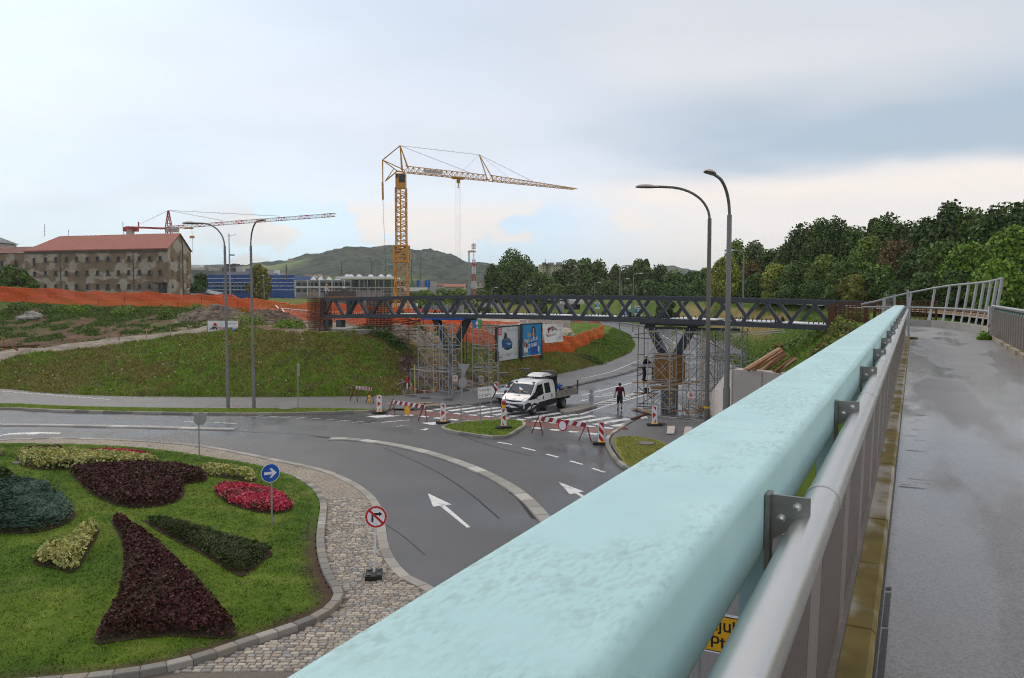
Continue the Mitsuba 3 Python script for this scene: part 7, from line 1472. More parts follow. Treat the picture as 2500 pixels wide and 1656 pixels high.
for sd in (1, -1):
    vt.face([(.94, sd * .64, 1.07), (.90, sd * .82, 1.08), (.70, sd * .88, 1.20), (.55, sd * .90, 1.28), (.64, sd * .80, 1.27), (.86, sd * .62, 1.16)], 'headlamp', 'headlight', ref=(1, sd * .4, .6)); vt.face([(1.02, sd * .50, .70), (1.015, sd * .70, .72), (1.012, sd * .72, .76), (1.017, sd * .52, .75)], 'headlamp', 'fog_light')
    vt.box((.12, sd * 1.13, 1.36), (.14, .18, .36), 'black_plastic', 'mirror'); vt.box((.08, sd * 1.02, 1.28), (.08, .2, .06), 'black_plastic', 'mirror_arm')
    for x in (-.98, -2.02): vt.box((x, sd * 1.015, 1.10), (.07, .03, .24), 'black_plastic', 'door_handle')
    vt.box((-.42, sd * .66, 2.19), (.16, .12, .05), 'black_plastic', 'roof_marker')
    MB().bar(vt.w([-1.14, sd * (tw_(-1.1, .9) + .004), .9]), vt.w([-1.14, sd * (tw_(-1.1, 2.1) + .004), 2.12]), .012).put('grey_steel', tk, 'door_gap')
    vt.wheel(0, sd * .86, .345, .235); vt.wheel(-3.55, sd * .80, .345, .40)
    n_ = 14; arc = [np.array([.44 * math.cos(a), sd * (1.0), .345 + .44 * math.sin(a)]) for a in np.linspace(-.2, math.pi + .2, n_)]; MB().tube([vt.w(q) for q in arc], .05, 6).put('black_plastic', tk, 'wheel_arch')
fr = plane_frame(vt.w([1.045, 0, .60]), vt.R[:, 0]); p = Print(fr, .01); p.shape(shapely.box(-.26, -.055, .26, .055), WHITE); p.shape(shapely.box(-.26, -.055, -.21, .055), BLUE); p.text('MB  HU-124', (.03, -.035), .07, BLACK, False, .40); p.put(tk, 'number_plate')
nh = unit(np.array([.17, 0, .31])); ch_ = vt.w([.79, 0, 1.170]); fr = plane_frame(ch_, vt.R @ unit(np.array([.48, 0, .86]))); p = Print(fr, .02); p.text('IVECO', (0, -.10), .075, (.30, .31, .33), True); p.put(tk, 'maker_name')
ch_ = vt.w([.50, 0, 1.335]); fr = plane_frame(ch_, vt.R @ unit(np.array([.47, 0, .88]))); p = Print(fr, .02); p.text('A', (.14, -.05), .17, RED, True); p.text('driaplan', (-.12, -.05), .075, (.12, .12, .13), False); p.put(tk, 'hood_logo')
for sd in (1,): fr = plane_frame(vt.w([-.45, sd * 1.004, 1.0]), vt.R @ np.array([0, sd, 0])); p = Print(fr, .008); p.text('A', (-.16, 0), .10, RED, True); p.text('driaplan', (.07, 0), .05, (.12, .12, .13)); p.put(tk, 'door_logo')
vt.box((-3.9, 0, .88), (2.85, 2.05, .08), 'dirty_alu', 'bed_floor'); vt.box((-3.9, 0, .62), (3.0, .8, .22), 'black_plastic', 'chassis')
for sd in (1, -1): vt.box((-3.92, sd * 1.03, 1.10), (2.75, .04, .46), 'dirty_alu', 'side_board'); vt.box((-5.32, sd * 1.03, 1.35), (.07, .07, 1.0), 'black_plastic', 'corner_post')
vt.box((-5.33, 0, 1.08), (.04, 2.05, .42), 'dirty_alu', 'tail_board')
for sd in (1, -1): vt.box((-2.56, sd * 1.0, 1.55), (.10, .09, 1.85), 'black_plastic', 'headboard_post')
vt.box((-2.56, 0, 2.44), (.12, 2.1, .09), 'black_plastic', 'headboard_beam'); vt.box((-2.56, 0, 1.55), (.04, 1.9, 1.5), 'black_plastic', 'headboard_mesh')
for sd in (1, -1): MB().bar(vt.w([-2.56, sd * .98, 2.44]), vt.w([-1.55, sd * .86, 2.42]), .07).put('black_plastic', tk, 'rack_arm')
vt.box((-1.5, 0, 2.42), (.07, 1.8, .07), 'black_plastic', 'rack_beam')
t = thing('plastic_tub', 'white upturned plastic tub on the roof rack of the truck', 'tub'); v2 = Veh(t, vt.o, fwd); v2.body([(-1.45, 2.47), (-1.62, 2.62), (-2.0, 2.70), (-2.5, 2.68), (-2.75, 2.52), (-2.6, 2.49)], lambda x, z: .55 - .35 * max(0, z - 2.5), 'white_paint', 'shell')
t = thing('compressor', 'red and black machine standing behind the truck cab', 'machine'); v2 = Veh(t, vt.o, fwd); v2.box((-3.05, .25, 1.34), (.55, .8, .80), 'black_plastic', 'housing'); v2.box((-3.05, .25, 1.79), (.58, .82, .12), 'red_paint', 'lid'); v2.box((-3.33, .3, 1.3), (.04, .4, .5), 'dark_red_paint', 'vent'); MB().tube([v2.w([-3.3, -.1, 1.8]), v2.w([-3.55, -.1, 1.88]), v2.w([-3.75, -.1, 1.9])], .02, 6).put('black_plastic', t, 'handle')
t = thing('fuel_can', 'blue and yellow can on the load bed near its tail', 'can'); v2 = Veh(t, vt.o, fwd); v2.body([(-4.5, .94), (-4.78, .94), (-4.78, 1.46), (-4.70, 1.56), (-4.58, 1.56), (-4.5, 1.46)], lambda x, z: .16, 'blue_paint', 'body'); v2.box((-4.64, .71 - .71 + .165, 1.28), (.18, .01, .28), 'yellow_paint', 'sticker'); v2.box((-4.64, 0, 1.6), (.06, .06, .08), 'red_paint', 'cap')
for x, y, r_, h_, m_, lab in ((-3.55, .78, .17, .42, 'black_plastic', 'black bucket at the front of the load bed'), (-5.08, .55, .16, .40, 'dark_steel', 'dark tin bucket in the tail corner of the load bed')):
    t = thing('bucket', lab, 'bucket'); V_, F_ = lathe([(.01, 0), (r_ * .8, 0), (r_, h_), (r_ * .93, h_), (r_ * .8, h_ * .3), (.01, h_ * .3)], 16, vt.w([x, y, .95])); MB().add(V_, F_[:, ::-1]).put(m_, t, smooth=40)
for c, s_, m_, lab in (((-3.2, .72, 1.08), (.55, .4, .28), 'white_paint', 'white sack lying behind the cab on the load bed'), ((-4.1, .2, 1.10), (.8, .7, .30), 'pale_concrete', 'pale sacks in the middle of the load bed'), ((-4.8, -.3, 1.02), (.5, .5, .16), 'rusty_steel', 'rusty iron parts at the tail of the load bed')):
    t = thing('sack' if 'sack' in lab else 'scrap_iron', lab, 'sack' if 'sack' in lab else 'scrap'); m_s = trimesh.creation.icosphere(2, 1.0); vv = np.array(m_s.vertices); vv = np.sign(vv) * np.abs(vv) ** .7 * np.array(s_) / 2 * (1 + .25 * (meshkit.fbm(vv * 1.5 + c[0], 2)[:, None] - .5)); MB().add(vt.w(vv + c), m_s.faces).put(m_, t, smooth=True)
Veh.zs = 1.0
sc_ = thing('silver_car', 'silver estate car half hidden behind the white truck', 'car'); cp = G(1222, 990)[:2] + np.array([.62, .86]); vs = Veh(sc_, np.r_[cp + np.array([0.05, .35]), 0], unit(np.array([-.60, -.80])))
cw_ = lambda x, z: (.86 if z < .9 else .86 - .28 * (z - .9) / .55) * (1 - .22 * max(0, (x - .1) / .8) ** 2)
vs.body([(.80, .30), (.84, .5), (.80, .68), (.62, .80), (.0, .96), (-.25, 1.02), (-.75, 1.36), (-1.2, 1.48), (-2.4, 1.50), (-3.1, 1.40), (-3.4, 1.0), (-3.45, .45), (-3.2, .28)], cw_, 'car_silver', 'body')
vs.face([(-.22, .70, 1.04), (-.19, 0, 1.06), (-.22, -.70, 1.04), (-.75, -.60, 1.385), (-.73, 0, 1.40), (-.75, .60, 1.385)], 'windscreen', 'windscreen'); vs.side([(-.42, 1.02), (-.95, 1.36), (-2.9, 1.36), (-3.0, 1.02)], cw_, 'window_glass', 'window')
vs.face([(.835, .42, .60), (.86, 0, .60), (.835, -.42, .60), (.80, -.42, .70), (.83, 0, .71), (.80, .42, .70)], 'black_plastic', 'grille'); vs.face([(.845, .42, .64), (.868, 0, .64), (.845, -.42, .64), (.84, -.42, .66), (.862, 0, .662), (.84, .42, .66)], 'grey_steel', 'grille_bar'); vs.face([(.83, .6, .30), (.86, 0, .28), (.83, -.6, .30), (.85, -.6, .40), (.875, 0, .40), (.85, .6, .40)], 'black_plastic', 'lower_grille')
for sd in (1, -1): vs.face([(.79, sd * .48, .70), (.70, sd * .68, .72), (.42, sd * .76, .84), (.55, sd * .55, .82), (.74, sd * .46, .76)], 'headlamp', 'headlight', ref=(1, sd * .3, .8)); vs.wheel(0, sd * .76, .31, .2); vs.wheel(-2.6, sd * .76, .31, .2); vs.box((-.45, sd * .96, 1.0), (.12, .16, .13), 'black_plastic', 'mirror')
fr = plane_frame(vs.w([.87, 0, .50]), vs.R[:, 0]); p = Print(fr, .01); p.shape(shapely.box(-.26, -.055, .26, .055), WHITE); p.shape(shapely.box(-.26, -.055, -.21, .055), BLUE); p.put(sc_, 'number_plate')
# ---------------------------------------------------------------- scaffolds
def scaffold_tower(t, c, ex, ey, lx, ly, z0, levels, step=1.9, ladders=True, tube='scaffold_tube', brace=True):
    c = np.r_[np.asarray(c, float)[:2], 0]; ex, ey = np.r_[ex, 0][:3], np.r_[ey, 0][:3]; zt = z0 + levels * step; co = [c + ex * a * lx / 2 + ey * b * ly / 2 for a, b in ((-1, -1), (1, -1), (1, 1), (-1, 1))]
    for q in co:
        MB().tube([q + [0, 0, z0 - .08], q + [0, 0, zt + .1]], .032, 6).put(tube, t, 'standard'); MB().box(q + [0, 0, z0 - .06], (.16, .16, .02)).put(tube, t, 'base_plate')
    for k in range(levels):
        a0, a1 = z0 + k * step + .15, z0 + (k + 1) * step - .10
        for i in range(4):
            p, q = co[i], co[(i + 1) % 4]
            for z in (a0, a1): MB().tube([p + [0, 0, z], q + [0, 0, z]], .026, 5).put(tube, t, 'ledger')
            if brace and i % 2 == 0:
                MB().tube([p + [0, 0, a0], q + [0, 0, a1]], .022, 5).put(tube, t, 'brace'); MB().tube([p + [0, 0, a1], q + [0, 0, a0]], .022, 5).put(tube, t, 'brace')
            if ladders and i % 2 == 1:
                e = unit(q - p); w = .42
                MB().tube([p + e * w + [0, 0, a0], p + e * w + [0, 0, a1]], .018, 5).put(tube, t, 'ladder_side')
                for j in range(4): z = a0 + .28 + j * .36; MB().tube([p + [0, 0, z], p + e * w + [0, 0, z]], .036, 5).put('yellow_paint', t, 'rung')
td2, tn2 = np.r_[TD, 0], np.r_[TN, 0]
sA = thing('scaffold_tower', 'left grey scaffold tower with yellow ladder rungs under the truss', 'scaffold')
scaffold_tower(sA, f1[:2] - TD * .25 - TN * 2.3, TD, TN, 1.45, 1.15, .12, 3, 1.72)
scaffold_tower(sA, f1[:2] + TD * 1.35 - TN * 1.9, TD, TN, 1.25, 1.15, .12, 3, 1.72)
scaffold_tower(sA, f1[:2] + TD * 3.1 + TN * .2, TD, TN, 1.5, 1.25, .12, 3, 1.72)
tubes = lambda t, segs, r=.026, m='brown_tube', nm='tube': [MB().tube([np.asarray(a), np.asarray(b_)], r, 5).put(m, t, nm) for a, b_ in segs]
sB = thing('tube_scaffold', 'rusty brown tube scaffold on the earth slope left of the grey tower', 'scaffold')
P5 = lambda u, v, y: at(960 + u / 5.6, 740 + v / 5.6, y)
tubes(sB, [(P5(216, 245, 60), P5(212, 1080, 60)), (P5(350, 515, 62), P5(350, 980, 62)), (P5(432, 400, 61), P5(430, 1000, 61)), (P5(180, 430, 60), P5(450, 440, 61)), (P5(40, 372, 61), P5(455, 382, 61)), (P5(215, 330, 60), P5(470, 325, 61)), (P5(560, 550, 63), P5(562, 900, 63)), (P5(740, 520, 63), P5(740, 980, 63)), (P5(960, 240, 62), P5(960, 1000, 62)), (P5(1000, 230, 62), P5(1005, 1000, 62))])
for a, b_, y in (((215, 532), (450, 548), 60.5), ((215, 556), (450, 566), 60.2), ((260, 905), (450, 912), 60.3), ((700, 868), (850, 858), 61)):
    MB().bar(P5(*a, y), P5(*b_, y), .28, .045).put('wood', sB, 'plank')
sC = thing('scaffold_tower', 'dense grey scaffold of towers and tubes round the right pier', 'scaffold')
c2 = f2[:2]
scaffold_tower(sC, c2 + TD * .05 - TN * 1.55, TD, TN, 1.5, 1.1, .14, 3, 1.72)
scaffold_tower(sC, c2 + TD * 2.1 - TN * 1.1, TD, TN, 1.2, 1.1, .14, 3, 1.72)
scaffold_tower(sC, c2 + TD * 2.3 + TN * 1.2, TD, TN, 1.4, 1.1, .14, 3, 1.72)
scaffold_tower(sC, c2 + TD * 4.2 + TN * .1, TD, TN, 1.3, 1.2, .14, 3, 1.72, ladders=False)
Q6 = lambda u, v, y: at(1540 + u / 5.6, 780 + v / 5.6, y)
r = np.random.default_rng(12)
for k in range(24):
    s_, n_, z = r.uniform(1.2, 5.0), r.uniform(-1.7, 1.8), r.uniform(.5, 5.2); L_ = r.uniform(1.2, 2.6)
    a = np.r_[c2 + TD * s_ + TN * n_, z]; d = (td2 if k % 3 else tn2) * L_ + np.array([0, 0, r.choice([0, 0, .0, .9])]); MB().tube([a - d / 2, a + d / 2], .024, 5).put('scaffold_tube' if k % 2 else 'grey_steel', sC, 'tube')
sD = thing('tube_scaffold', 'brown tube scaffold with plank platforms at the left of the right pier', 'scaffold'); yD = c2[1]
tubes(sD, [(Q6(108, 110, yD - .9), Q6(82, 1330, yD - .9)), (Q6(185, 100, yD - .3), Q6(178, 1300, yD - .3)), (Q6(385, 330, yD), Q6(385, 440, yD)), (Q6(55, 210, yD - .6), Q6(470, 150, yD + .2)), (Q6(-10, 245, yD - .6), Q6(470, 280, yD)), (Q6(95, 480, yD - .9), Q6(200, 478, yD - .3)), (Q6(90, 660, yD - .9), Q6(360, 660, yD)), (Q6(95, 745, yD - .9), Q6(360, 748, yD)), (Q6(95, 780, yD - .8), Q6(210, 700, yD - .3)), (Q6(5, 1055, yD - 1), Q6(380, 968, yD)), (Q6(110, 1180, yD - .9), Q6(380, 1000, yD)), (Q6(100, 920, yD - .9), Q6(300, 1090, yD - .3)), (Q6(90, 1150, yD - .9), Q6(380, 1160, yD)), (Q6(90, 1190, yD - .9), Q6(380, 1200, yD)), (Q6(1160, 110, yD + 1), Q6(1140, 1250, yD + 1)), (Q6(880, 1130, yD), Q6(1215, 860, yD)), (Q6(1085, 250, yD + 1), Q6(1165, 330, yD + 1)), (Q6(1090, 480, yD + 1), Q6(1160, 580, yD + 1)), (Q6(1080, 720, yD + 1), Q6(1150, 840, yD + 1)), (Q6(660, 600, yD), Q6(735, 510, yD))])
for a, b_, z, w_ in (((-2.35, -.55), (-.75, -.4), 1.68, .55), ((-2.35, .2), (-.75, .3), 1.66, .45), ((-2.3, -.5), (-.8, -.4), .98, .5)):
    MB().bar(np.r_[c2 + TD * a[0] + TN * a[1], z], np.r_[c2 + TD * b_[0] + TN * b_[1], z], w_, .05).put('wood', sD, 'plank')
MB().bar(np.r_[c2 - TD * 2.4 - TN * .8, 2.86], np.r_[c2 - TD * .7 - TN * .7, 2.86], .05, .16).put('scaffold_tube', sD, 'guard_rail')
MB().bar(np.r_[c2 - TD * .75 - TN * 1.5, 1.52], np.r_[c2 + TD * 2.4 - TN * .9, 2.05], .10, .14).put('wood', sC, 'timber'); MB().bar(np.r_[c2 - TD * .8 - TN * 1.2, 1.45], np.r_[c2 + TD * .9 - TN * 1.2, 1.5], .12, .14).put('wood', sC, 'timber')
MB().bar(np.r_[c2 - TD * 1.7 - TN * .2, 5.36], np.r_[c2 + TD * 4.6 - TN * .2, 5.36], .35, .14).put('dark_steel', sC, 'top_beam')
V_, F_ = lathe([(.01, 0), (.13, 0), (.16, .3), (.01, .3)], 12, np.r_[c2 - TD * 1.5 - TN * .3, 1.02]); MB().add(V_, F_[:, ::-1]).put('black_plastic', thing('bucket', 'black bucket on the lower plank of the right scaffold', 'bucket'), smooth=40)
# wire mesh site fences with warning plates
def site_fence(label, pts, h=2.0):
    t = thing('site_fence', label, 'fence')
    for a, b_ in zip(pts[:-1], pts[1:]):
        a, b_ = np.asarray(a, float), np.asarray(b_, float); u_ = np.array([0, 0, 1.0])
        for p, q in ((a + u_ * .1, a + u_ * h), (b_ + u_ * .1, b_ + u_ * h), (a + u_ * h, b_ + u_ * h), (a + u_ * .15, b_ + u_ * .15)): MB().tube([p, q], .02, 5).put('galvanised', t, 'frame')
        mb = MB(); n = int(np.linalg.norm(b_ - a) / .22)
        for k in range(1, n): mb.bar(a + (b_ - a) * k / n + u_ * .15, a + (b_ - a) * k / n + u_ * h, .005)
        for k in range(1, 8): mb.bar(a + u_ * h * k / 8, b_ + u_ * h * k / 8, .005)
        mb.put('galvanised', t, 'wire_mesh', stuff=True)
        MB().box(a + u_ * .07, (.62, .24, .14)).put('damp_concrete', t, 'foot')
    return t
fp = lambda u, v: G(960 + u / 5.6, 740 + v / 5.6, .12)
fA = site_fence('wire mesh site fence round the left scaffold tower', [fp(238, 1275), fp(435, 1305), fp(755, 1328), fp(835, 1262)]); site_fence('wire mesh fence from the scaffold to the billboard bank', [fp(985, 1200), fp(1425, 1150)], 2.0)
fp2 = lambda u, v: G(1540 + u / 5.6, 780 + v / 5.6, .12)
fB = site_fence('wire mesh site fence in front of the right scaffold', [fp2(405, 1440), np.r_[fp2(1190, 1440)[:2], .12]], 2.0)
t = thing('hand_prohibition_sign', 'white no touching sign plate on the right site fence', 'sign'); q = (fp2(405, 1440) * .48 + fp2(1190, 1440) * .52) + [0, -.04, 1.68]; fr = plane_frame(q, (0, -1, 0)); MB().box(q + [0, .012, 0], (.34, .02, .46)).put('white_paint', t, 'plate'); p = Print(fr); p.shape(shapely.box(-.165, -.225, .165, -.13), (.55, .25, .26)); p.disc((0, .05), .135, RED, .108); p.disc((0, .05), .07, BLACK, sx=.7); p.poly([(-.09, .13), (-.07, .15), (.10, -.03), (.08, -.05)], RED); p.put(t)
for i, (u, v) in enumerate(((845, 1035), (1200, 1045))):
    t = thing('hand_prohibition_sign', ['small no entry plate on the fence of the left scaffold', 'small no entry plate between the left scaffold and the billboards'][i], 'sign'); q = P5(u, v, (56.9, 60.5)[i]); fr = plane_frame(q, (0, -1, 0)); MB().box(q + [0, .012, 0], (.36, .02, .48)).put('white_paint', t, 'plate'); p = Print(fr); p.shape(shapely.box(-.17, -.23, .17, -.14), (.55, .25, .26)); p.disc((0, .05), .14, RED, .11); p.disc((0, .05), .07, BLACK, sx=.7); p.put(t)
# bunting, a yellow pipe, the red helmeted flag post
t = thing('bunting', 'string of red and yellow pennants at the left scaffold', 'bunting')
ptsb = [P5(x, y, 57.6) for x, y in ((220, 1060), (245, 1100), (262, 1130), (235, 1150), (270, 1165), (305, 1165), (365, 1185), (425, 1195), (485, 1195), (550, 1185), (590, 1175))]
MB().tube(ptsb, .006, 4).put('white_paint', t, 'string')
for k, q in enumerate(ptsb): MB().add([q + [-.09, 0, 0], q + [.09, 0, 0], q + [.0, .02, -.24]], [[0, 1, 2]]).put('yellow_paint' if k % 2 else 'red_paint', t, 'pennant')
t = thing('upright_pipe', 'cream coloured upright pipe beside the left scaffold', 'pipe'); MB().tube([P5(297, 1250, 58), P5(291, 862, 58), P5(285, 855, 58)], .05, 8).put('lime', t)
t = thing('hydrant_post', 'short white post with a red top at the foot of the grassy bank', 'post'); q = P5(192, 1240, 58.4); MB().tube([q, q + [0, 0, .85]], .06, 8).put('white_paint', t, 'shaft'); V_, F_ = lathe([(.01, 0), (.10, 0), (.12, .2), (.09, .42), (.01, .46)], 10, q + [0, 0, .85]); MB().add(V_, F_[:, ::-1]).put('red_paint', t, 'cap'); MB().tube([q + [-.1, 0, .95], q + [-.5, -.1, .8], q + [-.8, -.1, .66]], .045, 6).put('grey_steel', t, 'hose')

# ---------------------------------------------------------------- orange netting
def net(label, line, h, seed, posts=3.0, name='orange_net_fence', mid=True):
    t = thing(name, label, 'safety net'); r = np.random.default_rng(seed); line = resample(np.asarray(line, float), .5); m = len(line); s = np.r_[0, np.cumsum(np.linalg.norm(np.diff(line[:, :2], axis=0), axis=1))]
    hh = h * (1 + .10 * (meshkit.fbm(np.stack([s * .18, s * 0, s * 0 + seed], 1), 3) - .5) * 2); sag = .10 * np.sin(np.pi * (s % posts) / posts); top = hh - sag
    tang = np.gradient(line[:, :2], axis=0); tang /= np.linalg.norm(tang, axis=1, keepdims=True); nr_ = np.c_[-tang[:, 1], tang[:, 0]]
    rows = 15; mb = MB()
    def pt(tt): 
        wv = .10 * np.sin(s * 1.3 + tt * 5) * tt * (1 - tt) * 3 + .08 * (meshkit.fbm(np.stack([s * .5, s * 0 + tt * 2, s * 0 + seed], 1), 3) - .5)
        return np.c_[line[:, :2] + nr_ * wv[:, None], line[:, 2] + top * tt - .05]
    for k in range(rows):
        a, b_ = pt(k / rows), pt((k + .80) / rows); V = np.vstack([a, b_]); j = np.arange(m - 1); mb.add(V, np.stack([j, j + 1, j + 1 + m, j + m], 1))
    mb.put('net_orange', t, 'netting', smooth=True, stuff=True)
    for tt in ((1.0, .56) if mid else (1.0,)): MB().tube(list(pt(tt)), .03, 5).put('net_orange_bright', t, 'edge_rope', smooth=True)
    for q in np.arange(0, s[-1], posts):
        i = int(np.searchsorted(s, q)); i = min(i, m - 1); MB().bar(line[i] + np.r_[nr_[i] * .06, -.3], line[i] + np.r_[nr_[i] * .06, top[i] + .05], .05).put('rusty_steel', t, 'post')
withz = lambda pts: [(x, y, gz(x, y)) for x, y in pts]
upn = [(p[0], p[1] + 1.0) for p in UPPER[1:]]
upn2 = [p for p in smooth_line(np.array(upn), 1.5, 1)]
net('long orange safety net along the crest before the old brick building', withz([p for p in upn2 if p[0] < -31.5]), 1.95, 1)
net('orange safety net rising behind the spoil heaps left of the truss', withz([(-35, 92), (-32, 90.5), (-29, 89), (-26.5, 87.5), (-24, 85), (-21, 83), (-18.5, 81)]), 2.1, 2)
net('orange safety net behind the left end of the truss', withz([(-18.5, 81), (-15, 80.5), (-11, 81), (-7.5, 81), (-4.5, 79)]), 2.2, 3)
net('orange safety net running down behind the left scaffold to the billboards', withz([(-5.8, 78.5), (-4.3, 76), (-3.0, 73.5), (-1.6, 72.8), (0.2, 73.6), (2.4, 75.2)]), 1.7, 4)
net('orange safety net along the crest right of the billboards', withz([(2.2, 75.6), (4.4, 79.3), (6.4, 83.6), (8.8, 91), (10.8, 98), (12.2, 103)]), 1.75, 5)
net('orange safety net across the site behind the middle of the truss', withz([(-16, 101), (-8, 101), (0, 106), (5, 110)]), 1.3, 6)
for i, (u0, u1, v, y) in enumerate(((1402, 1422, 767, 150), (1437, 1466, 769, 150))): a, b_ = at(u0, v, y), at(u1, v, y); net(['small far orange net piece behind the truss, left one', 'small far orange net piece behind the truss, right one'][i], withz([a[:2], b_[:2]]), 1.6, 7 + i, 2.0)

# ---------------------------------------------------------------- things on the building site
t = thing('formwork_wall', 'dark timber faced concrete wall beyond the left end of the truss', 'wall'); 
for k in range(14): strip(t, 800 + 5 * k, 804.6 + 5 * k, 711.5, 724, 97, 'sill_stone', 'board', 0, .12)
strip(t, 800, 871, 724.5, 729, 96.8, 'formwork', 'waler', 0, .2); strip(t, 800, 871, 730, 760, 97.1, 'damp_concrete', 'base', 0, .3)
t = thing('concrete_wall', 'pale new concrete wall with dark joints left of the yellow crane', 'wall')
for k in range(5): strip(t, 871 + 12.5 * k, 882.8 + 12.5 * k, 711.5, 760, 98, 'concrete', 'panel', 0, .3)
t = thing('support_scaffold', 'grey frame scaffold standing in front of the glazed office', 'scaffold')
for k in range(13):
    u = 757 + 20 * k; q0, q1 = at(u, 730, 104), at(u, 690 if k < 4 else 684, 104); MB().bar(q0, q1, .07).put('scaffold_tube', t, 'standard')
for v in (703, 709, 716): MB().bar(at(757, v, 104), at(997, v, 104), .05).put('scaffold_tube', t, 'ledger')
MB().box(at(764, 713, 103.8), (1.0, .4, .12)).put('wood', t, 'plank'); MB().box(at(764, 720, 103.8), (1.0, .4, .12)).put('wood', t, 'plank')
t = thing('beige_skip', 'long beige steel skip behind the billboards', 'skip'); q = [at(u, v, y) for u, v, y in ((1184, 797, 84), (1262, 793, 87), (1262, 822, 87), (1186, 828, 84))]
MB().add(q + [p + [.6, 3.2, 0] for p in q], [[3, 2, 1, 0], [4, 5, 6, 7], [0, 1, 5, 4], [3, 7, 6, 2], [0, 4, 7, 3], [1, 2, 6, 5]]).put('pale_concrete', t, 'body')
for k in range(6): a = q[0] + (q[1] - q[0]) * (k + .5) / 6; b_ = q[3] + (q[2] - q[3]) * (k + .5) / 6; MB().bar(a - [0, .08, 0], b_ - [0, .08, 0], .12).put('pale_concrete', t, 'rib')
MB().bar(q[0] - [0, .1, 0], q[1] - [0, .1, 0], .2).put('pale_concrete', t, 'rim'); 
t = thing('precast_wall', 'beige concrete wall elements behind the blue billboard', 'wall')
for k in range(6): strip(t, 1268 + 21 * k, 1287 + 21 * k, 781, 800, 92 + .5 * k, 'pale_concrete', 'element', 0, .3)
t = thing('grey_site_fence', 'low grey panel fence in the grass beyond the site', 'fence')
for k in range(5): strip(t, 1169 + 11 * k, 1179.3 + 11 * k, 741, 750.5, 150, 'grey_cladding', 'panel', 0, .1)
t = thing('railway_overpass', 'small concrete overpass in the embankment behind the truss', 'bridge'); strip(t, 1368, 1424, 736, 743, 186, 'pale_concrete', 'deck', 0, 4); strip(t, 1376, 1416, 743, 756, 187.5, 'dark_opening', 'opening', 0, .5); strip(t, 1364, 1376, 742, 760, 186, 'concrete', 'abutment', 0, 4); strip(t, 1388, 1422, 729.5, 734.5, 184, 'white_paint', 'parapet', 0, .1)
t = thing('guard_rail', 'thin grey guard rail along the far embankment crest', 'guard rail')
gpts = [at(u, v, y) for u, v, y in ((1230, 732, 238), (1467, 731, 192), (1631, 733, 172), (1709, 734, 155), (1850, 738, 125), (2000, 744, 92))]; MB().tube(gpts, .12, 6).put('galvanised', t, 'beam')
for q in resample(gpts, 8.0): MB().bar(q, q - [0, 0, .9], .1).put('galvanised', t, 'post')
# right hand abutment wall
t = thing('retaining_wall', 'pale beige concrete wing wall with dark seams below the turquoise railing', 'wall')
wp = [(9.75, 34.2, 4.3), (10.75, 33.3, 4.3), (11.7, 32.4, 4.22), (13.2, 31.0, 4.0)]
for a, b_ in zip(wp[:-1], wp[1:]):
    a, b_ = np.array(a), np.array(b_); e = unit(np.r_[(b_ - a)[:2], 0]); n = np.array([-e[1], e[0], 0]); a, b_ = a + e * .02, b_ - e * .02; lo = lambda p: np.r_[p[:2], -.2]
    V = [lo(a), lo(b_), b_, a]; MB().add(V + [v + n * .6 for v in V], [[0, 1, 2, 3], [7, 6, 5, 4], [3, 2, 6, 7], [0, 3, 7, 4], [1, 5, 6, 2]]).put('pale_concrete', t, 'panel')
wq_ = [(9.72, 34.3, 4.28), (10.5, 38.5, 3.5), (11.4, 43, 2.6), (12.2, 47.5, 1.5), (12.6, 50, .9)]
for a, b_ in zip(wq_[:-1], wq_[1:]):
    a, b_ = np.array(a), np.array(b_); V = [np.r_[a[:2], -.2], np.r_[b_[:2], -.2], b_, a]; n = np.array([.5, 0, 0]); MB().add(V + [v + n for v in V], [[0, 3, 2, 1], [4, 5, 6, 7], [3, 7, 6, 2], [0, 4, 7, 3], [1, 2, 6, 5]]).put('pale_concrete', t, 'sloping_panel')
tp = thing('timber_stack', 'reddish timber beams lying on the slope behind the beige wall', 'timber')
for i, (a, b_) in enumerate((((1818, 903, 4.3), (1903, 851, 5.1)), ((1826, 904, 4.35), (1908, 853, 5.15)), ((1838, 905, 4.3), (1912, 858, 5.1)), ((1858, 906, 4.25), (1914, 862, 5.0)), ((1866, 907, 4.2), (1918, 866, 5.0)), ((1886, 912, 4.2), (1936, 874, 5.0)), ((1896, 912, 4.2), (1944, 876, 5.0)))):
    MB().bar(G(*a), G(*b_), .13, .10).put('red_wood' if i % 3 else 'wood', tp, 'beam')
for u in (1897, 1913): MB().bar(G(u, 872, 4.6), G(u, 846, 5.2) + [0, .2, .1], .10).put('red_wood', tp, 'stake')
# loose timber, boards and litter by the right scaffold
r = np.random.default_rng(6)
tm_ = thing('timber_pile', 'untidy pile of brown offcuts beside the right scaffold', 'timber')
for k in range(16):
    c = c2 + TD * r.uniform(1.4, 3.8) - TN * r.uniform(1.4, 2.6); a = r.uniform(0, 3.14); L_ = r.uniform(.5, 1.3); d = np.array([math.cos(a), math.sin(a), r.uniform(-.15, .25)]) * L_ / 2; q = np.r_[c, .2 + r.uniform(0, .4)]; MB().bar(q - d, q + d, r.uniform(.08, .16), .06).put('wood' if k % 3 else 'red_wood', tm_, 'offcut')
pl = thing('loose_planks', 'pale planks lying on the road at the left of the right scaffold', 'timber')
for a, b_ in (((25, 1222), (290, 1262)), ((60, 1215), (300, 1290)), ((190, 1215), (370, 1222))): MB().bar(G(1540 + a[0] / 5.6, 780 + a[1] / 5.6, .08), G(1540 + b_[0] / 5.6, 780 + b_[1] / 5.6, .10), .2, .05).put('wood', pl, 'plank')
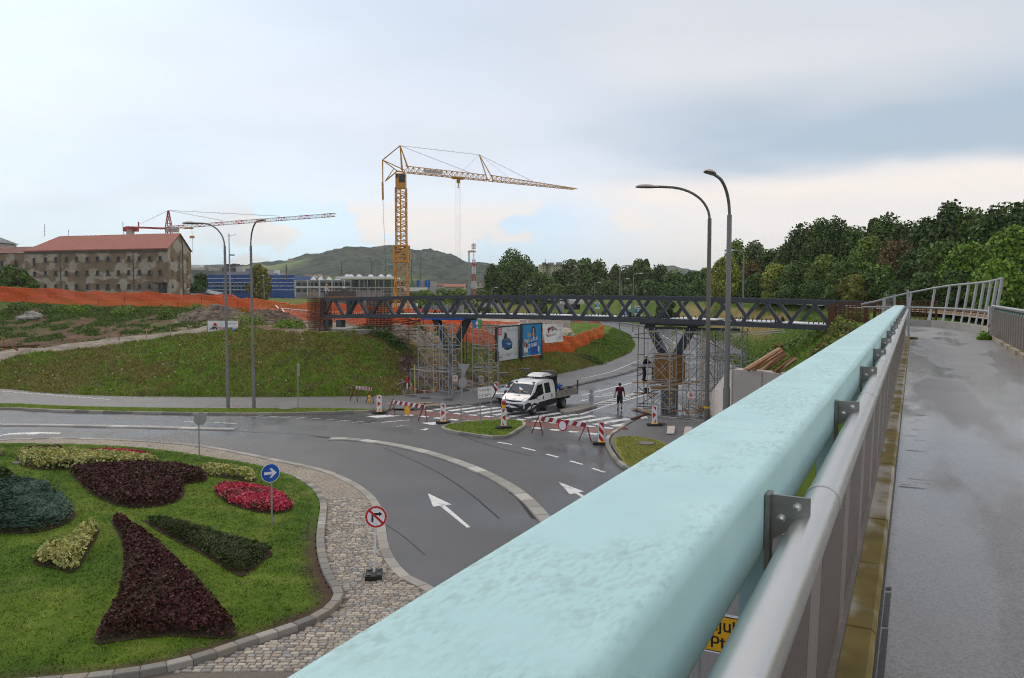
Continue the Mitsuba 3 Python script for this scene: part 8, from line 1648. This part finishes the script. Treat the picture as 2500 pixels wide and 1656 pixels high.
pl = thing('steel_beam', 'dark rusty steel beam on the ground before the right scaffold', 'beam'); MB().bar(G(1543, 1026, .12), G(1576, 1014, .12), .16, .2).put('rusty_steel', pl)
for i, (u0, u1, v0, v1) in enumerate(((1627, 1648, 1040, 1059), (1669, 1690, 1042, 1060))):
    t = thing('osb_board', ['pale chipboard sheet lying on the right footway', 'second pale chipboard sheet at the edge of the turquoise rail'][i], 'board'); MB().add([G(u0, v1, .14), G(u1 - 2, v1, .14), G(u1, v0, .30), G(u0 + 3, v0, .30)] + [G(u0, v1, .16), G(u1 - 2, v1, .16), G(u1, v0, .33), G(u0 + 3, v0, .33)], [[0, 3, 2, 1], [4, 5, 6, 7], [0, 1, 5, 4], [1, 2, 6, 5], [2, 3, 7, 6], [3, 0, 4, 7]]).put('pale_concrete', t)
pl = thing('boards', 'long pale boards lying on the footway behind the yellow disc barrier', 'timber')
for a, b_ in (((945, 987), (1010, 985)), ((1000, 986), (1056, 983)), ((1036, 991), (1080, 987))): MB().bar(G(*a, .13), G(*b_, .13), .25, .04).put('wood', pl, 'board')
for (u, v, lab) in ((1521, 1050, 'dark red cloth heap on the kerb before the right footway'),):
    t = thing('cloth_heap', lab, 'litter'); m_s = trimesh.creation.icosphere(2, 1.0); vv = np.array(m_s.vertices) * [.32, .25, .13] * (1 + .5 * (meshkit.fbm(np.array(m_s.vertices) * 2, 2)[:, None] - .5)) + G(u, v, .06); MB().add(vv, m_s.faces).put('dark_red_paint', t, smooth=True)
t = thing('blue_plastic_bag', 'scrap of blue plastic in the grass under the company banner', 'litter'); q = at(573, 821, 70.3); m_s = trimesh.creation.icosphere(2, 1.0); MB().add(np.array(m_s.vertices) * [.26, .16, .10] * (1 + .6 * (meshkit.fbm(np.array(m_s.vertices) * 2 + 3, 2)[:, None] - .5)) + np.r_[q[:2], gz(q[0], q[1]) + .12], m_s.faces).put('blue_paint', t, smooth=True)
for i, (u, v, z, lab) in enumerate(((1569, 1024, .06, 'clear plastic bottle by the steel beam'), (1577, 1022, .08, 'crumpled white bag on the grass by the steel beam'))):
    t = thing('litter', lab, 'litter'); MB().tm(trimesh.creation.icosphere(1, .12)).mesh(); m_s = trimesh.creation.icosphere(1, .14); m_s.apply_translation(G(u, v, z)); put((np.array(m_s.vertices), np.array(m_s.faces)), 'white_paint', t, smooth=True)
# heaps of rubble, stones and scrap on the site
def heap(label, c, rx, ry, h, m0, m1, seed, nst=160, name='rubble_heap'):
    t = thing(name, label, 'heap'); r = np.random.default_rng(seed); gx_ = np.linspace(-1, 1, 44); A, B_ = np.meshgrid(gx_, gx_); R_ = np.hypot(A, B_); P_ = np.stack([A * 3 + seed, B_ * 3, 0 * A], -1)
    Z = h * np.clip(1 - R_ ** 1.6, 0, 1) * (.6 + .8 * meshkit.fbm(P_, 4, seed)); Xh, Yh = c[0] + A * rx, c[1] + B_ * ry; base = terrain(Xh, Yh); Zf = np.where(R_ > .98, base - .4, base - .04 + Z); V = np.stack([Xh.ravel(), Yh.ravel(), Zf.ravel()], 1); I = np.arange(V.shape[0]).reshape(A.shape)
    col = lerp(np.broadcast_to(np.array(m0), A.shape + (3,)), np.array(m1), ss(.35, .7, meshkit.fbm(P_ * 2.5, 3, seed + 2))); put((V, np.stack([I[:-1, :-1].ravel(), I[:-1, 1:].ravel(), I[1:, 1:].ravel(), I[1:, :-1].ravel()], 1)), 'matt_vc', t, 'earth', smooth=False, color=col.reshape(-1, 3))
    mb = MB(); ico = trimesh.creation.icosphere(0, 1.0)
    for k in range(nst):
        a, q = r.uniform(0, 6.28), r.uniform(0, 1) ** .5 * .97; i, j = int((q * math.sin(a) + 1) / 2 * 43), int((q * math.cos(a) + 1) / 2 * 43); s_ = r.uniform(.06, .2); mb.add(np.array(ico.vertices) * s_ * r.uniform(.6, 1.3, 3) + [Xh[i, j], Yh[i, j], Zf[i, j] + s_ * .3], ico.faces, np.array(m1) * r.uniform(.7, 1.5))
    mb.put('matt_vc', t, 'stones', stuff=True)
q = at(512, 745, 86); heap('grey rubble heap before the lean-to shed', (q[0], 87), 4.0, 2.4, 1.6, (.13, .095, .07), (.23, .19, .15), 3)
q = at(640, 775, 76); heap('brown earth heap between the two left lamp posts and the truss', (q[0] - .4, 77.5), 4.6, 3.4, 1.4, (.105, .07, .05), (.18, .14, .105), 5, 220)
heap('stony heap with scrap iron right of the left abutment', (-9.4, 70.5), 3.6, 1.8, .7, (.19, .15, .115), (.32, .28, .23), 7, 260)
heap('rubble in the bank at the upper left', tuple(np.array(at(72, 762, 88))[:2]), 1.5, 1.2, .6, (.16, .135, .11), (.34, .32, .29), 9, 90)
sc = thing('scrap_iron_pile', 'dark red scrap iron on the stony heap under the truss', 'scrap'); r = np.random.default_rng(9)
for k in range(14): a = r.uniform(-.5, .5) + (0 if k % 2 else .4); q = np.array([-10 + r.uniform(-1.3, 1.6), 69.6, 5.0 + r.uniform(-.2, .25)]); d = np.array([math.cos(a), 0, math.sin(a) * .5]) * r.uniform(.3, .9); MB().bar(q - d, q + d, .07).put('dark_red_paint' if k % 3 else 'rusty_steel', sc, 'bar')
sc = thing('boards_pile', 'pale boards thrown on the stony heap under the truss', 'timber')
for k in range(6): a = r.uniform(-.4, .4); q = np.array([-7.6 + r.uniform(-1.2, 1.6), 69.8, 4.75 + r.uniform(-.15, .2)]); d = np.array([math.cos(a), .2, math.sin(a) * .35]) * r.uniform(.4, .8); MB().bar(q - d, q + d, .22, .04).put('wood', sc, 'board')
t = thing('scrap_pipes', 'bluish pipes leaning on the orange net left of the rebar cage', 'pipes'); tubes(t, [(at(673, 746, 82), at(698, 775, 79)), (at(688, 754, 82), at(703, 776, 79)), (at(688, 753.5, 82), at(752, 760, 80))], .06, 'grey_steel', 'pipe')
for i, (u, v0, v1, lab, m) in enumerate(((547, 757, 786, 'slim wooden stake behind the company banner', 'wood'), (598, 742, 757, 'short red stake on the earth heap', 'red_paint'), (358, 790, 818, 'wooden stake standing on the path edge', 'wood'), (416, 792, 812, 'second wooden stake on the path edge', 'wood'), (291, 815, 843, 'reddish stake lower on the path', 'red_wood'), (11, 850, 880, 'red stake at the left edge of the path', 'red_paint'))):
    t = thing('survey_stake', lab, 'stake'); y = 73 if v1 > 770 else 84; q = at(u, v1, y); z = gz(q[0], y); MB().bar([q[0], y, z - .3], [q[0], y, z + (v1 - v0) * y / FPX], .06).put(m, t)
t = thing('fallen_timber', 'dark timbers lying by the left end of the path', 'timber'); tubes(t, [(at(-5, 848, 68.5), at(95, 843, 70.5)), (at(25, 842, 69.5), at(42, 855, 68.5))], .09, 'rusty_steel', 'beam')
for i, (u, v, s_) in enumerate(((60, 772, .45), (78, 764, .5), (52, 778, .35), (70, 778, .3), (88, 770, .35))):
    t = thing('boulder', ['grey boulder lowest in the rubble of the upper bank', 'largest pale block in the rubble of the upper bank', 'small block at the left of the bank rubble', 'flat block in the middle of the bank rubble', 'pale block at the right of the bank rubble'][i], 'rock'); q = at(u, v, 87); m_s = trimesh.creation.icosphere(1, 1.0); vv = np.array(m_s.vertices) * [s_ * 1.2, s_, s_ * .6] * (1 + .5 * (meshkit.fbm(np.array(m_s.vertices) * 1.3 + i, 2)[:, None] - .5)) + [q[0], 87, gz(q[0], 87) + .25]; MB().add(vv, m_s.faces).put('concrete', t)
for i, (u, v, w_) in enumerate(((1279, 894, 1.1), (1338, 888, 1.2), (1228, 906, .9))):
    t = thing('concrete_footing', ['concrete footing in the grass below the blue billboard', 'concrete footing right below the blue billboard', 'low concrete footing left of the billboard posts'][i], 'footing'); q = at(u, v, (69.5, 71.5, 66.5)[i]); MB().box([q[0], q[1], gz(q[0], q[1]) + .05], (w_, .6, .5)).put('damp_concrete', t)
t = thing('marker_post', 'orange tipped grey post before the white billboard', 'post'); q = at(1217, 952, 62.6); MB().tube([[q[0], 62.6, .1], [q[0], 62.6, 2.3]], .05, 8).put('galvanised', t, 'post'); MB().tube([[q[0], 62.6, 2.3], [q[0], 62.6, 2.95]], .06, 8).put('rusty_steel', t, 'cap')
# ---------------------------------------------------------------- flower beds on the central island
def in_poly(poly, n, r):
    x0, y0, x1, y1 = poly.bounds; out = np.zeros((0, 2))
    while len(out) < n: q = r.uniform([x0, y0], [x1, y1], (n * 2, 2)); out = np.vstack([out, q[shapely.contains_xy(poly, q[:, 0], q[:, 1])]])
    return out[:n]
def bed(name, label, pts, h, cols, seed, dens=620, leaf=.055, cat='flower bed', soil=.05, mound=.06, spiky=False):
    g = Polygon([tuple(p[:2]) for p in A1(pts, .38 + h * .8)]).buffer(0); g = Polygon(smooth_line(np.array(g.exterior.coords), .15, 2)).buffer(0); r = np.random.default_rng(seed); t = thing(name, label, cat)
    zf = lambda x, y: lawn_z(x, y) + .025; sheet(g.buffer(soil), zf, .6, (.055, .036, .024)).put('matt_vc', t, 'soil', smooth=True)
    n = int(min(g.area * dens, 26000)); q = in_poly(g.buffer(.03), n, r); d = shapely.distance(shapely.points(q), g.exterior) * np.where(shapely.contains_xy(g, q[:, 0], q[:, 1]), 1, -1); q = q[d > .16 * (meshkit.fbm(np.c_[q * 4, 0 * q[:, 0]], 2, seed + 8) - .45)]; n = len(q); d = shapely.distance(shapely.points(q), g.exterior); lump = .6 * (meshkit.fbm(np.c_[q * 2.6, q[:, 0] * 0], 3, seed) - .5) + .7 * (meshkit.noise(np.c_[q * 5.5, q[:, 0] * 0], seed) - .5)
    hh = h * np.clip(.35 + d / .22, 0, 1) + lump * mound * 2.4; top = r.uniform(0, 1, n) ** .55; z = lawn_z(q[:, 0], q[:, 1]) + .03 + hh * np.where(r.random(n) < .72, .82 + .18 * top, top)
    pts3 = np.c_[q, z]; nrm = np.c_[r.normal(0, .6, (n, 2)), np.full(n, .8)]; cc = np.array(cols); tone = meshkit.noise(np.c_[q * 1.4, q[:, 0] * 0], seed + 4); idx = np.clip((tone * .7 + r.uniform(0, .6, n) - .15) * len(cc), 0, len(cc) - 1).astype(int); c = cc[idx]
    if spiky:
        a = r.uniform(0, 6.28, n) * .35 + meshkit.noise(np.c_[q * .7, q[:, 0] * 0], 9) * 9; dv = np.c_[np.cos(a), np.sin(a), r.uniform(.05, .6, n)]; L_ = leaf * r.uniform(1.2, 3.0, n)[:, None]; sd = np.cross(dv, r.normal(0, 1, (n, 3))); sd /= np.linalg.norm(sd, axis=1, keepdims=True); V = np.stack([pts3 - sd * leaf * .3, pts3 + dv * L_, pts3 + sd * leaf * .3, pts3 - dv * L_ * .2], 1).reshape(-1, 3); col = np.repeat(np.clip(c * r.uniform(.6, 1.35, (n, 1)), .002, 1), 4, 0); f = np.arange(n * 4).reshape(n, 4)
    else: V, f, col = leaf_cards(pts3, nrm, leaf, r, c, .28, .06)
    put((V, f), 'leaf_vc', t, 'foliage', color=col, stuff=True); return t
BURG = [(.050, .012, .014), (.070, .020, .020), (.095, .030, .026), (.040, .018, .012), (.060, .030, .014)]
CREAM = [(.44, .42, .14), (.34, .36, .10), (.52, .50, .22), (.20, .24, .05), (.42, .38, .09)]
PINK = [(.60, .06, .12), (.48, .035, .075), (.68, .13, .19), (.40, .025, .05), (.045, .07, .015)]
JUN = [(.030, .075, .050), (.055, .115, .080), (.080, .150, .110), (.022, .05, .028)]
DKG = [(.022, .042, .006), (.036, .060, .008), (.055, .078, .012), (.016, .03, .005)]
bed('burgundy_bed', 'broad burgundy barberry bed behind the middle of the lawn', [(385, 428), (560, 408), (800, 398), (1000, 402), (1112, 425), (1120, 462), (1040, 475), (985, 480), (1000, 540), (930, 592), (760, 610), (640, 598), (545, 560), (480, 520)], .34, BURG, 1, 700)
bed('burgundy_bed', 'large burgundy barberry bed tapering to a point in the near lawn', [(608, 678), (655, 673), (760, 742), (870, 822), (960, 902), (1060, 992), (1180, 1092), (1240, 1152), (1285, 1205), (1230, 1228), (1000, 1218), (800, 1228), (600, 1256), (512, 1268), (520, 1222), (620, 1122), (660, 1022), (682, 902), (670, 782)], .33, BURG, 2, 1300, .045)
bed('burgundy_bed', 'small burgundy bed at the far left of the lawn', [(125, 316), (200, 304), (330, 301), (352, 314), (250, 330), (150, 328)], .3, BURG, 3, 500)
bed('variegated_hedge', 'wide pale yellow hedge bed at the back left of the lawn', [(92, 335), (200, 322), (400, 330), (500, 334), (700, 342), (860, 356), (872, 372), (700, 384), (500, 392), (300, 404), (130, 388), (96, 360)], .42, CREAM, 4, 560)
bed('variegated_hedge', 'narrow pale yellow hedge bed behind the blue arrow sign', [(1065, 398), (1200, 393), (1388, 405), (1388, 440), (1250, 428), (1100, 418)], .4, CREAM, 5, 620)
bed('variegated_hedge', 'bone shaped pale yellow hedge at the left of the near lawn', [(490, 712), (528, 712), (530, 740), (462, 850), (412, 935), (372, 945), (330, 922), (190, 906), (187, 872), (222, 852), (330, 832), (420, 752)], .36, CREAM, 6, 1150)
bed('red_flower_bed', 'red flower bed at the far side of the lawn', [(460, 322), (560, 308), (740, 311), (825, 324), (820, 340), (650, 343), (500, 338)], .22, PINK, 7, 700)
bed('red_flower_bed', 'oval red flower bed beside the blue arrow sign', [(1165, 515), (1230, 492), (1400, 496), (1520, 522), (1588, 560), (1570, 598), (1450, 616), (1300, 600), (1190, 558)], .26, PINK, 8, 1150, .045)
bed('juniper_bed', 'blue green juniper bed at the left edge of the lawn', [(-90, 505), (60, 490), (200, 496), (300, 542), (396, 622), (408, 655), (340, 695), (200, 735), (0, 738), (-90, 730)], .38, JUN, 9, 1000, .07, spiky=True)
bed('dark_green_bed', 'dark green wedge shaped ground cover bed in the near lawn', [(785, 692), (900, 702), (1080, 736), (1300, 780), (1495, 812), (1420, 858), (1330, 950), (1280, 945), (1100, 848), (900, 770)], .22, DKG, 10, 1150, .055, spiky=True)
bed('dark_green_bed', 'small dark bush bed at the left edge behind the manhole', [(-60, 448), (20, 436), (72, 445), (70, 470), (0, 482), (-60, 480)], .36, DKG, 11, 700, .06)
bed('variegated_hedge', 'tiny piece of pale yellow hedge at the left picture edge', [(-60, 300), (15, 298), (20, 318), (0, 330), (-60, 330)], .4, CREAM, 12, 500)
bed('dark_green_bed', 'low dark edging plants at the front of the wide pale hedge', [(250, 402), (400, 398), (700, 388), (872, 376), (876, 384), (700, 400), (500, 408), (270, 418)], .26, DKG, 13, 700, .05)

# ---------------------------------------------------------------- grass as blades
def blades(name, label, q, zf, h, w, colfn, seed, per=2, lean=.5):
    r = np.random.default_rng(seed); n = len(q); Vs, Cs = [], []
    z = zf(q[:, 0], q[:, 1]); c0 = colfn(q[:, 0], q[:, 1], z)
    for k in range(per):
        a = r.uniform(0, 6.28, n); p = np.c_[q + r.normal(0, w * 1.2, (n, 2)), z - .015]; hh = h * r.uniform(.45, 1.35, n); ln = r.normal(0, lean, (n, 2)) * hh[:, None]; s_ = np.c_[np.cos(a), np.sin(a), 0 * a] * w
        Vs.append(np.stack([p - s_, p + s_, p + np.c_[ln, hh]], 1)); Cs.append(np.repeat((c0 * r.uniform(.75, 1.45, (n, 1)) * (1 + r.normal(0, .08, (n, 3))))[:, None], 3, 1))
    V = np.concatenate(Vs).reshape(-1, 3); C = np.clip(np.concatenate(Cs).reshape(-1, 3), .002, 1); t = numbered(name); labels[t] = {'kind': 'stuff', 'label': label, 'category': 'grass'}; put((V, np.arange(len(V)).reshape(-1, 3)), 'leaf_vc', t, color=C)
r = np.random.default_rng(77)
beds_u = unary_union([Polygon([tuple(p[:2]) for p in A1(b_, .45)]).buffer(.02) for b_ in ([(385, 428), (800, 398), (1112, 425), (1120, 462), (985, 480), (930, 592), (640, 598), (480, 520)], [(608, 678), (655, 673), (960, 902), (1285, 1205), (512, 1268), (660, 1022)])])
lq = in_poly(island_poly.intersection(shapely.box(-30, 12, -2, 41)).buffer(-.25), 95000, r); lq = lq[~shapely.contains_xy(beds_u, lq[:, 0], lq[:, 1])]
def lawn_col(x, y, z):
    p = np.c_[x, y, 0 * x]; t = ss(.35, .66, .5 * meshkit.fbm(p * .35, 3, 51) + .5 * meshkit.fbm(p * 1.3, 3, 52)); return lerp(np.broadcast_to(np.array([.075, .148, .008]), p.shape), np.array([.155, .225, .024]), t) * (.65 + .8 * meshkit.noise(p * 3.5, 61))[:, None]
blades('lawn_grass', 'short mown grass blades of the roundabout lawn', lq, lawn_z, .065, .016, lawn_col, 1, 2, .7)
lowbank = Polygon([(p[0], p[1]) for p in TOE[1:12]] + [(3.6, 70.6), (7.1, 77.3), (10.9, 85.5), (14.9, 97.5), (17.2, 108.5), (19.5, 128)] + [(16.3, 126)] + [(p[0], p[1]) for p in CREST[:14][::-1]] + [(p[0], p[1]) for p in PATH_LOW[:-1][::-1]]).buffer(0)
bq = in_poly(lowbank.difference(_dirt_poly.buffer(-.8)).intersection(shapely.box(-48, 50, 21, 130)), 46000, r)
gc = lambda x, y, z: ground_color(x, y, z) * 1.7
blades('bank_grass', 'rough olive grass on the lower bank behind the footway', bq, terrain, .20, .030, gc, 2, 3, .6)
uq = in_poly(_upper_poly.intersection(shapely.box(-60, 60, -24, 104)), 26000, r); nn_ = meshkit.fbm(np.c_[uq * .7, 0 * uq[:, 0]], 3, 42); uz = terrain(uq[:, 0], uq[:, 1]); keep = (nn_ + .12 * (uz > 4.7) > .50); blades('bank_grass', 'patchy weeds on the upper earth bank', uq[keep], terrain, .22, .035, lambda x, y, z: np.broadcast_to(np.array([.075, .130, .018]), (len(x), 3)) * (0.8 + .5 * meshkit.noise(np.c_[x, y, 0 * x], 8))[:, None], 3, 3, .6)
rbank = Polygon([(10.4, 36), (11.6, 44), (13.2, 50), (18, 64), (24, 79), (27, 89), (29.6, 100), (31, 113), (31.2, 135), (37, 150), (37.5, 120), (34, 86), (30, 70), (24, 56), (19, 45), (15.5, 37)]).buffer(0)
rq = in_poly(rbank, 26000, r); blades('bank_grass', 'green grass on the right bank below the railway', rq, terrain, .16, .030, gc, 4, 2, .6)
vq = in_poly(verge_poly.buffer(-.25).intersection(shapely.box(-40, 44, 0, 56)), 9000, r); blades('verge_grass', 'mown grass of the narrow verge', vq, lambda x, y: 0 * x + .135, .05, .02, lawn_col, 5, 2)
sq = in_poly(split_poly.buffer(-.22), 3500, r); blades('verge_grass', 'mown grass of the splitter island', sq, lambda x, y: 0 * x + .15, .05, .02, lawn_col, 6, 2)
pq = in_poly(patch.buffer(-.15), 3000, r); blades('verge_grass', 'yellowish grass of the small corner lawn', pq, lambda x, y: 0 * x + .125, .05, .02, lambda x, y, z: np.broadcast_to(np.array([.17, .185, .03]), (len(x), 3)), 7, 2)
eq = in_poly(Polygon([(22, 20), (40, 30), (48, 60), (48, 100), (38, 100), (33.5, 74), (30.5, 56), (27, 42), (23, 30)]), 16000, r); blades('track_grass', 'tall grass beside the railway track', eq, terrain, .38, .04, lambda x, y, z: np.broadcast_to(np.array([.085, .14, .02]), (len(x), 3)) * (0.7 + .6 * meshkit.noise(np.c_[x, y, 0 * x] * .8, 8))[:, None], 8, 2, .5)
fl = in_poly(lowbank.intersection(shapely.box(-46, 50, 0, 76)), 260, r); mb = MB()
for x, y in fl: z = gz(x, y) + .2; s_ = .035 + .05 * r.random() ** 3; mb.box([x, y, z], (s_ * 1.4, s_, s_), None, (.55, .55, .42) if r.random() < .8 else (.45, .35, .05))
mb.put('matt_vc', numbered('wild_flowers')); labels['wild_flowers'] = {'kind': 'stuff', 'label': 'small white flowers dotted over the grassy bank', 'category': 'flowers'}
# ---------------------------------------------------------------- weeds, bushes and hedges
def bush(name, label, c, rx, ry, h, kind, seed, n=900, leaf=.10, cat='bush', group=None, kinds=None, into=None):
    r = np.random.default_rng(seed); t = into or thing(name, label, cat, group); lob = 9; P_, D_, T_ = [], [], []
    for k in range(lob):
        a = r.uniform(0, 6.28); q = r.uniform(0, .75); cc = np.array([c[0] + rx * q * math.cos(a), c[1] + ry * q * math.sin(a), 0]); d = r.normal(0, 1, (n // lob, 3)); d /= np.linalg.norm(d, axis=1, keepdims=True); d[:, 2] = np.abs(d[:, 2]) * 1.0
        hh = h * (1 - .6 * q * q) * r.uniform(.7, 1.15); p = cc + d * r.uniform(.35, 1, (len(d), 1)) ** .5 * [rx * .5, ry * .5, hh]; p[:, 2] += terrain(p[:, 0], p[:, 1]) if len(c) < 3 else c[2]; P_.append(p); D_.append(d); T_.append(np.full(len(d), r.uniform(.7, 1.35)))
    P_, D_, T_ = np.vstack(P_), np.vstack(D_), np.concatenate(T_); col = np.array([LEAF[k_] for k_ in (kinds or [kind])])[r.integers(len(kinds or [kind]), size=len(P_))] * T_[:, None]; V, f, cl = leaf_cards(P_, D_, leaf, r, col * 1.15); put((V, f), 'leaf_vc', into or t, 'foliage', color=cl); return t
for i, (u, v, y, w_, h_, k, lab) in enumerate([(605, 790, 74, 2.2, 1.7, 'bright', 'big bright green weed bush right of the company banner'), (700, 789, 72, 2.0, .8, 'bright', 'bright green weeds left of the rebar cage'), (640, 768, 80, 1.5, 1.4, 'light', 'tall weeds on the earth heap'), (400, 748, 88, 1.2, 1.8, 'light', 'tall yellowish weed before the door of the old building'), (300, 745, 90, 1.6, 1.4, 'light', 'weed clump before the right half of the long net'), (170, 742, 91, 2.6, 1.1, 'bright', 'weeds in front of the long net, right of the boulders'), (130, 744, 91, 2.0, 1.2, 'mid', 'weeds in front of the long net above the boulders'), (40, 745, 92, 3.0, 1.1, 'mid', 'weeds at the left end of the long net'), (470, 728, 95, 2.4, 1.0, 'light', 'weeds left of the grey rubble heap'), (575, 722, 98, 2.6, 1.8, 'mid', 'green shrub behind the first lamp post'), (590, 738, 90, 2.8, 1.2, 'light', 'yellowish weeds between the two left lamp posts'), (890, 815, 66.5, 1.6, .9, 'dark', 'dark weeds on the bank edge under the truss'), (935, 815, 66, 1.8, 1.0, 'dark', 'second dark weeds under the truss edge'), (970, 822, 65, 1.4, .8, 'dark', 'dark weeds above the earth slope'), (1020, 800, 72, 1.2, 1.6, 'olive', 'tall brownish weeds behind the left tube scaffold'), (1075, 800, 75, 1.6, 1.8, 'mid', 'green weeds behind the left scaffold tower'), (1320, 800, 84, .1, .1, 'mid', 'tiny weed by the beige wall'), (1400, 795, 95, 4.2, 1.1, 'mid', 'green weeds behind the right orange net'), (1440, 800, 94, 3.0, .9, 'light', 'light green weeds behind the right end of the net'), (1450, 850, 82, 2.2, .7, 'dark', 'dark weed patch on the billboard bank'), (1500, 840, 96, 1.2, .5, 'mid', 'small weeds at the end of the billboard bank')]):
    q = at(u, v, y); bush('weed_clump', lab, (q[0], y), w_, w_ * .6, h_, k, 500 + i, 800 if w_ > .5 else 90, .085, 'weeds')
hl_ = resample([tuple(at(u, v, y)[:2]) for u, v, y in ((1790, 832, 88), (1830, 826, 80), (1880, 820, 71), (1930, 812, 62), (1985, 806, 55))], 2.6)
hg = thing('low_hedge', 'low green hedge running along the right bank below the railway', 'hedge')
for i, q in enumerate(hl_): bush('', '', q, 1.7, 1.5, .75, 'mid', 560 + i, 620, .10, into=hg)
t = thing('handrail', 'thin pale handrail on the right bank above the hedge', 'railing'); tubes(t, [(at(1790, 818, 92), at(1912, 806, 70)), (at(1840, 818, 86), at(1918, 811, 69))], .05, 'galvanised', 'rail')
rb = [(1940, 872, 5.15, 'rust'), (1965, 858, 5.3, 'olive'), (1992, 842, 5.4, 'dark'), (2018, 826, 5.5, 'mid'), (2045, 812, 5.6, 'bright'), (2070, 800, 5.6, 'bright'), (2090, 788, 5.6, 'mid'), (1985, 866, 5.0, 'olive'), (1950, 892, 4.8, 'rust'), (2030, 842, 5.2, 'olive'), (1920, 868, 5.0, 'olive'), (2105, 778, 5.6, 'rust')]
bt = thing('bramble_thicket', 'tangled reddish green bramble thicket behind the turquoise railing', 'bush')
for i, (u, v, z, k) in enumerate(rb): q = G(u, v, z); bush('', '', q[:2], 1.25, 1.1, .62, k, 600 + i, 1500, .055, kinds=['olive', 'rust', 'dark', 'mid', k, k], into=bt)
for i, (u, v, z) in enumerate(((2404, 830, 6.0),)): q = G(u, v, z); bush('weed_tuft', 'small green weed at the foot of the scribbled end pillar', np.r_[q[:2] , 6.0], .28, .28, .35, 'bright', 640, 300, .05, 'weeds')
# ---------------------------------------------------------------- air
scene['air'] = {'type': 'homogeneous', 'albedo': {'type': 'rgb', 'value': [0.93, 0.95, 0.97]}, 'sigma_t': 0.00015}
scene['haze'] = {'type': 'cube', 'to_world': T4().translate([0, 2700, 53]).scale([5600, 3600, 66]), 'bsdf': {'type': 'null'}, 'interior': {'type': 'ref', 'id': 'air'}}
labels['haze'] = {'kind': 'stuff', 'label': 'thin grey haze over the whole place', 'category': 'haze'}
scene['camera']['medium'] = {'type': 'ref', 'id': 'air'}
